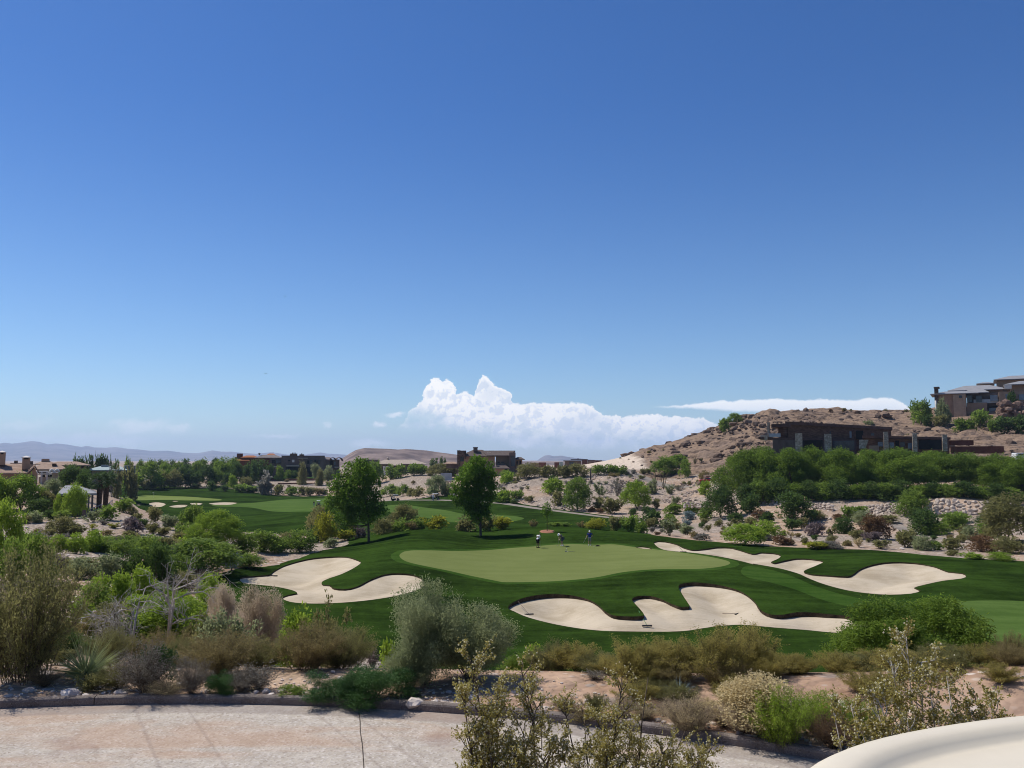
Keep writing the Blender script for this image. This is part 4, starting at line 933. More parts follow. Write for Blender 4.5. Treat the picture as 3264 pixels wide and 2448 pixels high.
row('along the foot of the mesquite row', 4, [(D, 'dark', -60, 1128, 190, 120, 176), (D, 'green', 68, 1136, 243, 149, 175), (D, 'dark', 196, 1144, 226, 178, 174), (D, 'mesq', 324, 1152, 209, 147, 173), (D, 'dark', 452, 1160, 192, 176, 172), (D, 'green', 580, 1139, 245, 145, 172), (D, 'dark', 708, 1147, 228, 174, 171), (D, 'mesq', 836, 1155, 211, 143, 170), (D, 'dark', 964, 1163, 194, 172, 169), (D, 'green', 1092, 1141, 247, 141, 168), (D, 'dark', 1220, 1150, 230, 170, 168), (D, 'mesq', 1348, 1158, 213, 139, 167), (D, 'dark', 1476, 1166, 196, 168, 166), (D, 'green', 1604, 1144, 249, 137, 165), (D, 'dark', 1732, 1152, 232, 166, 164), (D, 'mesq', 1860, 1161, 215, 135, 164), (D, 'dark', 1988, 1169, 198, 164, 163), (D, 'green', 2116, 1177, 251, 133, 162), (D, 'dark', 640, 1120, 220, 120, 174), (D, 'dark', 1110, 1160, 260, 140, 168), (D, 'green', 950, 1110, 200, 100, 171), (D, 'dark', 180, 1090, 200, 90, 178), (D, 'dark', 1560, 1130, 200, 90, 168), (D, 'dark', 1800, 1135, 220, 80, 166), (D, 'dark', 2080, 1150, 240, 110, 163), (D, 'dark', 430, 1100, 160, 90, 176)], 'dark bushes under the mesquite row', lod=1)
row('below the boulder wall', 4, [
 (D, 'dark', 325, 1312, 309, 233), (D, 'dark', 130, 1322, 153, 85), (D, 'dark', 330, 1378, 144, 85), (D, 'green', 795, 1302, 136, 110), (D, 'sage', 900, 1342, 226, 113), (D, 'purple', 520, 1432, 186, 110), (SP, 'olive', 400, 1372, 103, 89), (SP, 'olive', 640, 1432, 96, 73),
 (D, 'dark', 740, 1422, 213, 134), (D, 'olive', 845, 1456, 126, 73), (D, 'rust', 1000, 1452, 282, 184), (D, 'green', 1310, 1265, 254, 203), (D, 'dark', 1405, 1412, 309, 196), (D, 'green', 1645, 1372, 282, 125), (D, 'green', 1500, 1422, 241, 97), (D, 'sage', 1760, 1462, 171, 110),
 (D, 'olive', 1250, 1522, 186, 137), (D, 'green', 1900, 1442, 213, 113), (FE, 'olive', 2100, 1485, 468, 370), (D, 'olive', 640, 1477, 98, 55), (D, 'brown', 770, 1512, 85, 42), (SP, 'straw', 870, 1522, 103, 73), (D, 'olive', 420, 1497, 70, 61), (D, 'brown', 370, 1441, 57, 35), (SP, 'olive', 245, 1432, 75, 47),
 (D, 'bright', 90, 1462, 268, 149), (D, 'rust', 240, 1502, 199, 73), (D, 'yellow', 520, 1535, 199, 57), (D, 'grey', 640, 1532, 213, 55), (D, 'purple', 960, 1472, 144, 73), (D, 'sage', 1380, 1545, 226, 110), (D, 'olive', 1620, 1540, 193, 95), (SP, 'olive', 1040, 1532, 186, 71), (D, 'green', 1480, 1545, 136, 71),
 (D, 'rust', 1880, 1560, 261, 130), (D, 'olive', 2080, 1570, 302, 130), (D, 'dark', 1930, 1345, 220, 95), (D, 'olive', 1740, 1420, 123, 71), (D, 'green', 1690, 1320, 151, 83), (D, 'rust', 60, 1290, 165, 71), (D, 'olive', 500, 1290, 178, 71), (D, 'rust', 690, 1292, 123, 42), (D, 'green', 850, 1260, 151, 71), (D, 'olive', 1120, 1320, 206, 59)], 'bushes below the boulder wall')
row('on the turf edge right of the winding bunker', 8, [(D, 'bright', 1640, 125, 175, 75, 93), (D, 'bright', 1850, 130, 225, 80, 92), (D, 'olive', 1500, 100, 110, 70, 97), (D, 'green', 540, 20, 150, 50, 104)], 'bushes along the turf edge')
row('beside the house on the hill', 4, [
 (FE, 'green', 1370, 452, 190, 128, 318), (FE, 'sage', 1550, 455, 120, 140, 310), (D, 'green', 1855, 458, 165, 58, 305), (D, 'dark', 2060, 545, 190, 85, 290), (D, 'dark', 2170, 545, 170, 101, 288), (D, 'green', 1690, 522, 130, 50, 298), (D, 'green', 1770, 522, 110, 46, 296), (D, 'sage', 950, 532, 95, 48, 315),
 (D, 'dark', 1420, 480, 90, 39, 312), (D, 'green', 1960, 535, 110, 62, 292), (D, 'olive', 1520, 480, 110, 35, 308), (D, 'dark', 2110, 300, 90, 46, 322)], 'bushes by the hill house')

# the two lone trees and the thicket behind the near turf
row('thicket between the near and far turf', 2, [
 (D, 'yellow', 640, 1565, 212, 245), (SP, 'olive', 560, 1485, 189, 147), (D, 'yellow', 820, 1545, 189, 92), (D, 'purple', 930, 1525, 155, 100), (D, 'sage', 700, 1605, 143, 78), (D, 'olive', 1130, 1495, 235, 136, 122), (D, 'green', 1300, 1478, 212, 122, 123), (D, 'yellow', 1450, 1455, 178, 100, 126),
 (D, 'yellow', 1620, 1455, 212, 122, 126), (D, 'olive', 1850, 1482, 212, 147, 121), (D, 'olive', 2010, 1475, 166, 147, 122), (D, 'yellow', 2150, 1462, 166, 114, 124), (FE, 'olive', 1320, 1440, 287, 196, 130), (FE, 'olive', 600, 1420, 264, 163, 125), (D, 'green', 1430, 1460, 138, 103, 124), (D, 'brown', 1380, 1470, 114, 87, 122),
 (D, 'green', 100, 1646, 299, 179), (D, 'olive', 300, 1602, 235, 122), (D, 'green', 430, 1646, 293, 179), (D, 'dark', 540, 1565, 178, 136), (D, 'green', -60, 1660, 252, 163), (D, 'green', 250, 1650, 229, 119), (D, 'brown', 870, 1500, 126, 76), (D, 'olive', 1240, 1480, 126, 98, 124)], 'bushes of the thicket')
row('between the distant fairway and the houses', 2, [
 (TA, 'grey', 120, 1152, 140, 195), (D, 'olive', 240, 1152, 105, 85), (D, 'green', 350, 1158, 135, 75), (D, 'olive', 440, 1156, 100, 72), (D, 'olive', 510, 1160, 95, 72), (D, 'brown', 590, 1156, 85, 60), (D, 'dark', 630, 1150, 62, 48), (D, 'dark', 10, 1135, 120, 45),
 (FE, 'green', 1200, 1165, 180, 100), (FE, 'green', 1310, 1165, 130, 100), (D, 'olive', 1440, 1168, 120, 85), (FE, 'sage', 1590, 1172, 230, 180), (D, 'green', 2140, 1212, 160, 105), (D, 'bright', 2200, 1055, 130, 95), (D, 'olive', 1380, 1165, 90, 70), (D, 'olive', 1680, 1165, 90, 80)], G_TREES)
row('in front of the long dark house', 2, [
 (TA, 'olive', 440, 1022, 95, 145, 405), (TA, 'green', 250, 998, 90, 92, 425), (TA, 'olive', 590, 1042, 75, 110, 398), (D, 'sage', 665, 1002, 105, 96, 420), (D, 'sage', 555, 962, 95, 74, 428), (D, 'dark', 85, 992, 190, 136, 428), (D, 'dark', 160, 990, 80, 96, 425), (D, 'green', 320, 985, 70, 44, 430), (D, 'dark', 370, 985, 90, 39, 432), (TA, 'dark', 20, 1000, 90, 105, 424)], G_TREES, lod=1)
row('on the ridge between the two lone trees', 2, [
 (FE, 'green', 1070, 1004, 140, 140, 372), (D, 'green', 1200, 985, 120, 90, 376), (D, 'green', 1290, 988, 130, 95, 374), (D, 'green', 1390, 985, 120, 100, 375), (D, 'mesq', 1470, 988, 110, 95, 374), (FE, 'olive', 1640, 992, 270, 105, 368), (D, 'olive', 1560, 985, 110, 80, 371), (D, 'olive', 1730, 990, 120, 90, 365),
 (CO, 'dark', 1560, 905, 60, 55, 470), (CO, 'dark', 1590, 905, 60, 60, 472), (CO, 'dark', 1638, 892, 45, 58, 474), (CO, 'dark', 1668, 890, 36, 45, 476), (D, 'olive', 930, 960, 120, 90, 385)], G_TREES)
LONE = []
# left side
row('by the tile-roofed house', 1, [
 (FE, 'mesq', 170, 1335, 380, 345, 118), (FE, 'mesq', 20, 1330, 260, 300, 119), (FE, 'bright', -60, 1300, 260, 320, 116), (FE, 'sage', 440, 1240, 230, 215, 122), (FE, 'bright', 640, 1285, 210, 215, 112), (D, 'bright', 500, 1262, 75, 112, 114), (D, 'dark', 330, 1320, 260, 130, 115), (FE, 'dark', 620, 1085, 240, 180, 165),
 (FE, 'dark', 710, 1120, 180, 150, 150), (D, 'dark', 590, 1005, 160, 105, 190), (FE, 'green', 560, 1230, 150, 120, 118), (D, 'olive', 390, 1250, 170, 130, 119), (D, 'dark', 740, 1010, 120, 80, 200)], G_TREES, lod=1)
row('on the skyline left of the teal roof', 1, [(CO, 'dark', x, 905, 62, h_, 330) for x, h_ in ((640, 74), (672, 62), (705, 66), (738, 70), (768, 78), (795, 70), (825, 80), (850, 72), (872, 84), (898, 72), (925, 66), (948, 54))], 'dark conifers on the left skyline')
row('around the teal roof', 1, [(D, 'dark', 985, 930, 70, 62, 270), (TW, 'grey', 968, 935, 80, 62, 255), (D, 'olive', 1010, 965, 90, 45, 262), (FE, 'green', 1100, 905, 100, 55, 330), (D, 'olive', 1130, 955, 130, 60, 268), (D, 'dark', 740, 935, 90, 45, 275)], G_TREES)
row('in the belt beyond the distant green', 1, [
 (FE, 'green', 1290, 955, 220, 84, 365), (FE, 'green', 1210, 905, 100, 49, 420), (D, 'green', 1420, 945, 130, 60, 390), (D, 'dark', 1300, 890, 80, 32, 440), (D, 'dark', 1390, 890, 110, 33, 445), (FE, 'green', 1540, 945, 150, 70, 400), (D, 'dark', 1480, 890, 90, 33, 450), (FE, 'dark', 1600, 1000, 170, 96, 380), (D, 'green', 1690, 930, 130, 64, 420),
 (FE, 'mesq', 1920, 965, 200, 120, 400), (FE, 'dark', 1780, 992, 170, 92, 385), (D, 'dark', 1600, 880, 110, 32, 455), (D, 'green', 1740, 890, 120, 40, 440), (FE, 'dark', 2040, 992, 130, 112, 395), (TA, 'dark', 2120, 1002, 100, 112, 400), (TA, 'dark', 2185, 1002, 90, 136, 410), (FE, 'green', 1860, 1010, 150, 80, 388), (D, 'olive', 1500, 990, 140, 48, 375), (D, 'dark', 1680, 1010, 120, 49, 378),
 (D, 'dark', 1850, 880, 90, 40, 450), (D, 'green', 2000, 900, 120, 60, 430), (D, 'dark', 1960, 1015, 110, 48, 385), (D, 'bright', 2000, 1042, 85, 57, 380), (D, 'olive', 2120, 1045, 150, 44, 385), (FE, 'green', 1430, 905, 90, 40, 430), (D, 'olive', 1380, 985, 120, 40, 372)], 'trees of the belt beyond the distant green', lod=1)
row('at the back edge of the distant green', 1, [
 (FE, 'bright', 1120, 1098, 210, 130), (FE, 'bright', 1410, 1092, 110, 150), (D, 'olive', 1250, 1108, 85, 72), (D, 'dark', 1310, 1104, 95, 52), (D, 'olive', 1350, 1070, 70, 40), (D, 'olive', 1510, 1082, 46, 48), (D, 'dark', 1690, 1098, 95, 48), (D, 'dark', 1810, 1118, 95, 86), (D, 'dark', 1930, 1122, 85, 52), (D, 'green', 2060, 1130, 140, 68), (D, 'green', 2160, 1135, 140, 62), (D, 'olive', 1610, 1060, 60, 30), (D, 'brown', 1330, 1030, 90, 45), (D, 'olive', 960, 1105, 110, 70)], 'bushes behind the distant green')
row('on the gravel slope below the grey pavilion', 1, [
 (D, 'sage', 300, 1398, 138, 103), (D, 'green', 315, 1358, 126, 65), (D, 'dark', 425, 1370, 103, 85), (D, 'green', 520, 1370, 132, 81), (D, 'olive', 220, 1402, 132, 74), (D, 'olive', 555, 1505, 247, 158), (D, 'olive', 430, 1472, 103, 100), (D, 'olive', 645, 1505, 172, 87), (D, 'brown', 330, 1492, 105, 54), (D, 'dark', 290, 1572, 155, 78),
 (SP, 'yellow', 790, 1447, 86, 45), (D, 'olive', 800, 1505, 103, 49), (SP, 'sage', 800, 1392, 161, 103), (D, 'green', 940, 1372, 201, 125), (D, 'green', 1060, 1305, 155, 114), (SP, 'yellow', 975, 1442, 109, 45), (SP, 'grey', 890, 1417, 80, 56), (D, 'purple', 1120, 1475, 212, 125), (D, 'dark', 1215, 1428, 120, 67), (D, 'brown', 920, 1502, 120, 45),
 (D, 'purple', 1010, 1562, 120, 56), (D, 'olive', 1310, 1478, 109, 89), (D, 'olive', 1330, 1392, 120, 132), (D, 'olive', 1400, 1502, 120, 67), (D, 'olive', 1550, 1592, 178, 114), (D, 'olive', 1120, 1322, 109, 67), (D, 'green', 1600, 1532, 189, 136), (D, 'green', 1650, 1475, 224, 223), (SP, 'olive', 1420, 1590, 126, 65), (D, 'olive', 1100, 1530, 172, 65),
 (TW, 'grey', 350, 1560, 126, 98), (D, 'green', 780, 1330, 138, 65), (D, 'dark', 720, 1345, 80, 49), (D, 'olive', 1180, 1380, 126, 65), (D, 'sage', 1460, 1450, 138, 119)], 'bushes on the left gravel slope')
row('large, at the near end of the distant turf', 1, [(FE, 'bright', 1850, 1660, 500, 360, 92, 'large bright green feathery tree standing left of the boot shaped bunker', {'lod': 2}), (D, 'bright', 1650, 1660, 220, 150, 90)], G_TREES)
row('below the left gravel slope', 1, [
 (FE, 'bright', 40, 1565, 299, 354, 60), (D, 'bright', 499, 1650, 189, 145), (D, 'bright', 650, 1658, 189, 165), (D, 'bright', 801, 1650, 189, 184), (D, 'green', 900, 1650, 251, 129), (D, 'green', 1100, 1658, 251, 147), (D, 'green', 1186, 1645, 211, 118), (D, 'green', 1354, 1653, 211, 135), (D, 'olive', 1480, 1650, 286, 106), (D, 'dark', 26, 1640, 211, 93), (D, 'dark', 194, 1648, 211, 106), (D, 'olive', 430, 1620, 234, 82), (D, 'olive', 330, 1640, 221, 70)], 'bushes below the left gravel slope', lod=1)

# foreground, left of centre (beyond the kerb and down the bank)
row('beyond the kerb at the left', 5, [
 (BR, 'olive', 170, 1005, 800, 900, 'large dusty olive brown bush behind the kerb at the left edge', {'lod': 2}), (SK, 'spoon', 640, 1000, 540, 330, 'spiky green desert spoon behind the left part of the kerb', {'lod': 2}),
 (TW, 'grey', 1090, 1092, 480, 340, 'dense grey twiggy bush right of the spiky desert spoon', {'lod': 2}), (LO, 'juni', 1190, 1050, 260, 280, 'dark green sprigs inside the grey twiggy bush by the kerb', {'lod': 1, 'name': 'desert_shrub', 'cat': 'shrub'}), (TW, 'grey', 1430, 1110, 290, 260, 'pale dead bush between the grey twiggy bush and the kerb', {'lod': 2}), (LO, 'juni', 1640, 1112, 240, 150, 'small dark juniper at the kerb right of the dead bush', {'lod': 2}),
 (BR, 'brown', 1650, 1060, 560, 400, 18.6, 'soft purplish brown brush in the middle left behind the kerb', {'lod': 2}), (BR, 'olive', 1950, 1060, 420, 370, 19.5, 'soft dull olive brush between the two brown bushes', {'lod': 2}), (SK, 'blue', 1730, 185, 150, 165, 83, 'blue-grey spiky yucca in front of the large bright tree', {'lod': 1, 'name': 'yucca'}),
 (LO, 'olive', 720, 1085, 260, 130, 'low olive growth under the desert spoon', {'name': 'desert_shrub', 'cat': 'shrub', 'lod': 1}), (SP, 'olive', 420, 960, 300, 200, 20.5, 'thin olive shrub between the large left bush and the desert spoon', {'lod': 1})], 'foreground bushes left')
row('down the slope at the left', 5, [
 (D, 'bright', 740, 480, 200, 249, 38), (D, 'bright', 900, 488, 200, 283, 38), (D, 'bright', 1060, 480, 200, 316, 38), (D, 'bright', 1250, 760, 650, 377, 27, {'lod': 2}), (D, 'bright', 1363, 540, 219, 186, 40), (D, 'bright', 1537, 548, 219, 212, 40), (D, 'green', 700, 485, 286, 200, 37), (D, 'sage', 596, 320, 260, 227, 50), (D, 'sage', 804, 328, 260, 259, 50), (D, 'dark', 860, 340, 200, 279, 52), (D, 'dark', 1020, 348, 200, 318, 52), (D, 'dark', 1180, 340, 200, 356, 52), (D, 'olive', 516, 120, 260, 134, 74), (D, 'olive', 724, 128, 260, 153, 74), (D, 'purple', 380, 205, 247, 135), (D, 'green', -82, 210, 227, 227, 48), (D, 'green', 100, 218, 227, 259, 48), (D, 'green', 282, 210, 227, 290, 48), (D, 'green', 701, 140, 249, 165, 72), (D, 'green', 900, 148, 249, 188, 72), (D, 'green', 1099, 140, 249, 210, 72),
 (FE, 'green', 1480, 200, 572, 247, 80), (D, 'green', 1850, 170, 221, 112, 86), (D, 'olive', 473, 245, 219, 145, 55), (D, 'olive', 647, 253, 219, 165, 55), (D, 'green', 1156, 220, 211, 145, 72), (D, 'green', 1324, 228, 211, 165, 72), (BR, 'brown', 470, 760, 338, 236, 27), (D, 'bright', 600, 560, 260, 141, 33), (D, 'green', 1130, 470, 325, 188, 44), (D, 'olive', 676, 720, 211, 176, 28), (D, 'olive', 844, 728, 211, 200, 28), (D, 'dark', 980, 730, 260, 212, 26.5), (SP, 'olive', 1560, 740, 338, 200, 25),
 (D, 'olive', 1203, 120, 243, 113, 82), (D, 'olive', 1397, 128, 243, 129, 82), (D, 'green', -37, 60, 243, 145, 62), (D, 'green', 157, 68, 243, 165, 62), (D, 'olive', 1056, 60, 211, 113, 84), (D, 'olive', 1224, 68, 211, 129, 84), (D, 'olive', 330, 380, 156, 82), (D, 'brown', 560, 340, 104, 59), (TW, 'grey', 880, 760, 390, 271, 24.5), (SP, 'straw', 520, 440, 195, 94, 40), (SP, 'sage', 1700, 700, 390, 212, 23.5)], 'bushes down the left slope')
row('at the near edge of the turf', 6, [
 (TM, 'pink', -230, 660, 260, 340, 31, 'left of two pink plumed tamarisk bushes before the boot shaped bunker', {'lod': 2}), (TM, 'pink', 60, 670, 300, 330, 30, 'right of two pink plumed tamarisk bushes before the boot shaped bunker', {'lod': 2}), (D, 'bright', 320, 700, 350, 200, 32), (D, 'green', 200, 650, 220, 160, 35),
 (BR, 'brown', 420, 1040, 500, 450, 19.2, 'big rusty brown bush left of the grey-green tamarisk', {'lod': 2}), (BR, 'olive', 680, 1040, 480, 420, 19.8, 'big olive bush touching the rusty brown bush on its right', {'lod': 2}),
 (LO, 'juni', 640, 1145, 480, 180, 'dark green juniper spreading along the kerb, left half of the pair', {'lod': 2}), (LO, 'juni', 900, 1172, 560, 240, 'taller dark green juniper at the kerb before the tamarisk', {'lod': 2}), (LO, 'green', 300, 1120, 200, 70, 'small mid green mat at the kerb left of the junipers', {'name': 'desert_shrub', 'cat': 'shrub', 'lod': 1}),
 (D, 'bright', 1020, 870, 170, 150, 26), (TW, 'purple', 910, 940, 130, 180, 20.5), (SP, 'olive', 600, 620, 300, 200, 26), (TW, 'grey', 1200, 1180, 240, 120, 16.9), (TW, 'grey', 60, 1070, 330, 180, 'pale grey dry twigs at the kerb below the brown bush', {'lod': 1})], 'foreground bushes middle')
row('beyond the kerb in the middle', 6, [
 (TM, 'sage', 1300, 1175, 560, 860, 17.8, 'tall grey-green feathery tamarisk left of its twin in the middle foreground', {'lod': 2}), (TM, 'sage', 1640, 1175, 640, 700, 18.2, 'broad grey-green tamarisk joined to the tall one on its right', {'lod': 2}), (TM, 'sage', 1190, 1160, 340, 380, 17.4, 'low grey-green tamarisk shoot in front of the tall tamarisk', {'lod': 2})], 'grey-green tamarisks')
row('beyond the kerb right of the tamarisks', 7, [
 (D, 'bright', 240, 960, 210, 210, 24), (SP, 'olive', 420, 1000, 280, 290, 20.5, {'lod': 2}), (D, 'brown', 310, 960, 130, 130, 22),
 (SP, 'creo', 980, 1145, 420, 440, 17.6, 'dense creosote bush at the left end of the hedge below the front bunker', {'lod': 2}), (SP, 'creo', 1150, 1145, 460, 440, 18.0, 'dense creosote bush second in the hedge below the front bunker', {'lod': 2}), (SP, 'creo', 1400, 1150, 480, 430, 17.8, 'dense creosote bush in the middle of the hedge below the front bunker', {'lod': 2}),
 (SP, 'creo', 1600, 1160, 460, 540, 17.4, 'tall creosote bush with long stalks rising over the front bunker', {'lod': 2}), (SP, 'creo', 1830, 1120, 520, 520, 18.2, 'creosote bush right of the tall stalks near the front bunker', {'lod': 2}), (BR, 'brown', 1250, 1145, 380, 300, 17.4, {'lod': 2}), (BR, 'brown', 1650, 1150, 400, 300, 17.2, {'lod': 2}), (BR, 'creo', 1050, 1145, 400, 330, 17.5, {'lod': 2}),
 (BR, 'pink', 1400, 1405, 340, 210, {'lod': 2}), (TW, 'straw', 1400, 1400, 420, 250, 'round tan dry bush behind the kerb left of the straw bush', {'lod': 2}), (BR, 'pink', 1830, 1400, 420, 250, {'lod': 2}), (D, 'straw', 1850, 1392, 560, 400, 'straw yellow topped bush at the kerb beside the bright green broom', {'lod': 2}), (TW, 'brown', 600, 1330, 280, 130, 'low brown dry mound at the kerb behind the near creosote', {'lod': 1}),
 (SK, 'blue', 1320, 1120, 260, 130, 16.6, 'blue-grey agave shaded below the creosote hedge', {'name': 'agave', 'lod': 1}), (SP, 'olive', 820, 1100, 240, 260, 19, {'lod': 2}), (TW, 'grey', 700, 1160, 200, 140, 18)], 'foreground bushes right of middle')
row('beyond the kerb at the right', 8, [
 (BR, 'bright', 200, 1500, 500, 390, 'vivid green broom bush at the kerb, left half', {'lod': 2}), (BR, 'bright', 520, 1490, 480, 380, 14.6, 'vivid green broom bush at the kerb, right half by the reddish twigs', {'lod': 2}), (TW, 'rust', 600, 1500, 420, 260, 13.9, 'reddish brown dead twigs in front of the vivid green broom', {'lod': 2}),
 (FE, 'mesq', 1000, 1060, 820, 620, 23, 'large low green mesquite at the right, its left half', {'lod': 2}), (FE, 'mesq', 1420, 1060, 860, 640, 24, 'large low green mesquite at the right, its right half', {'lod': 2}), (BR, 'brown', 1960, 1190, 300, 520, 19, 'dark brown bush at the right edge by the mesquite', {'lod': 2}), (BR, 'olive', 1860, 1180, 260, 420, 20, {'lod': 2}), (D, 'green', 760, 1060, 260, 220, 24), (BR, 'bright', 790, 1490, 330, 330, 14.3, {'lod': 2}),
 (BR, 'creo', 60, 1060, 360, 300, 18, {'lod': 2}), (BR, 'creo', 330, 1080, 300, 260, 18, {'lod': 2})], 'foreground bushes right')

row('behind the right near creosote', 8, [(BR, 'creo', 640, 1190, 330, 300, 18), (BR, 'creo', 900, 1310, 460, 340, 16), (SP, 'creo', 1200, 1260, 500, 380, 16.5), (BR, 'olive', 1480, 1240, 460, 340, 17), (SP, 'creo', 1740, 1220, 420, 330, 17), (BR, 'brown', 1950, 1230, 330, 300, 16.5), (SP, 'olive', 820, 1200, 360, 260, 18), (BR, 'olive', 1350, 1180, 420, 300, 18.5), (SP, 'creo', 1850, 1270, 340, 280, 15.5), (D, 'green', 1600, 1140, 420, 300, 21), (SP, 'creo', 1050, 1200, 420, 320, 18)], 'foreground bushes right', lod=2)
row('along the kerb at the left', 5, [(TW, 'brown', 330, 1060, 260, 150, 17.6), (SP, 'olive', 880, 1070, 300, 200, 17.4), (TW, 'straw', 1250, 1115, 300, 110, 16.9), (BR, 'olive', 1330, 1040, 340, 330, 20), (SP, 'dark', 500, 900, 300, 260, 21), (BR, 'olive', 820, 880, 360, 250, 21.5), (BR, 'brown', 1200, 900, 400, 260, 22), (TW, 'grey', 1800, 1090, 320, 160, 17.2), (D, 'olive', 380, 820, 320, 260, 24), (BR, 'olive', -120, 1000, 500, 700, 19.5)], 'foreground bushes left', lod=2)
row('among the bushes of the left slope', 5, [(D, 'green', 850, 300, 280, 170, 56), (D, 'bright', 1050, 560, 320, 190, 36), (D, 'olive', 1350, 380, 300, 180, 52), (D, 'green', 1180, 330, 280, 170, 58), (D, 'olive', 820, 600, 280, 170, 33), (D, 'bright', 1560, 330, 220, 120, 60), (D, 'green', 1380, 620, 300, 200, 34), (D, 'olive', 1640, 480, 220, 140, 44), (D, 'green', 950, 430, 260, 150, 46), (D, 'dark', 1250, 150, 300, 150, 78), (D, 'olive', 420, 90, 260, 120, 72), (D, 'green', 740, 60, 300, 130, 80), (D, 'green', 1640, 110, 260, 120, 86)], 'bushes down the left slope', lod=1)
row('on the bank edge behind the right kerb', 7, [(SP, 'creo', 560, 1065, 400, 330, 19.5), (BR, 'olive', 720, 1090, 350, 290, 19), (SP, 'olive', 300, 1065, 320, 300, 20), (D, 'green', 130, 1060, 280, 250, 21), (SP, 'creo', 860, 1120, 330, 300, 18.5), (TW, 'pink', 900, 1235, 260, 110, 15.6), (TW, 'straw', 1060, 1265, 240, 90, 15.4), (TW, 'pink', 1240, 1262, 260, 110, 15.8), (SP, 'straw', 1560, 1275, 240, 120, 15.6), (TW, 'pink', 1660, 1310, 260, 120, 15.0), (SP, 'olive', 700, 1250, 220, 140, 15.6), (TW, 'brown', 480, 1240, 260, 110, 15.9), (SP, 'creo', 1000, 1200, 320, 190, 16.3), (SP, 'olive', 1330, 1210, 300, 170, 16.2), (SP, 'creo', 1760, 1215, 340, 230, 16.0), (BR, 'olive', 1130, 1190, 280, 190, 16.8), (BR, 'creo', 1980, 1120, 380, 320, 17.6), (BR, 'creo', 2160, 1130, 360, 280, 18)], 'foreground bushes right of middle', lod=2)
# countless small scrub plants that only differ by a few centimetres
rs5 = random.Random(11)
def scatter(n, test, kinds, size, region, group, label, y0, y1, a0, a1):
    k = 0; tries = 0
    while k < n and tries < n * 40:
        tries += 1
        Y = y0 * (y1 / y0) ** rs5.random(); a = a0 + (a1 - a0) * rs5.random(); X = a * Y
        if not test(X, Y): continue
        q = np.array([X]), np.array([Y])
        if inside(TURF, *q)[0] or inside(CPATH, *q)[0] or inside(HROAD, *q)[0]: continue
        z = h1(X, Y)
        t = np.linspace(0.3, 0.97, 14)
        if (H(X * t, Y * t) > z * t + 0.6).any(): continue      # behind a rise: not in the photograph
        u = CU + X / Y * F; s = rs5.uniform(*size); sh, co = rs5.choice(kinds)
        o = plant(sh, co, u, 0, s / Y * F, s * rs5.uniform(0.5, 0.8) / Y * F, Y, label, region, group, lod=0, name='scrub_tuft')
        o.location.z = z - 0.03; o.scale = (s, s, s * rs5.uniform(0.5, 0.8)); k += 1

scatter(95, lambda x, y: x > 14 and x > 62 - (y - 195) * 0.28 and not (y < 262 and x < 60), [(D, 'olive'), (D, 'brown'), (SP, 'olive'), (D, 'rust')], (0.9, 2.3), 'hill', 'scrub on the rocky hill', 'small dry scrub bush dotted over the rocky brown hillside', 205, 372, 0.12, 0.62)
scatter(90, lambda x, y: -22 < x < 62 and y > 205, [(SP, 'sage'), (D, 'olive'), (SP, 'olive'), (D, 'grey'), (TW, 'grey')], (0.8, 2.0), 'bank', 'scrub on the stony bank', 'small dry tuft among the rubble of the stony bank', 205, 282, -0.1, 0.26)
scatter(70, lambda x, y: x > 18, [(D, 'olive'), (SP, 'sage'), (D, 'brown'), (D, 'grey'), (SP, 'straw'), (D, 'dark')], (0.6, 1.5), 'sand', 'tufts on the pale sand', 'small desert tuft on the pale sand below the boulder wall', 104, 168, 0.15, 0.62)
scatter(70, lambda x, y: x / y < -0.3, [(D, 'olive'), (SP, 'sage'), (D, 'brown'), (D, 'purple'), (SP, 'grey'), (SP, 'yellow')], (0.5, 1.5), 'left', 'tufts on the left gravel slope', 'small desert tuft on the pale gravel slope at the left', 42, 125, -0.62, -0.3)
scatter(40, lambda x, y: y > 330, [(D, 'olive'), (SP, 'sage'), (D, 'brown'), (D, 'dark')], (1.2, 2.8), 'far', 'scrub on the far desert strip', 'small scrub bush on the desert strip beyond the distant turf', 335, 420, -0.5, -0.06)
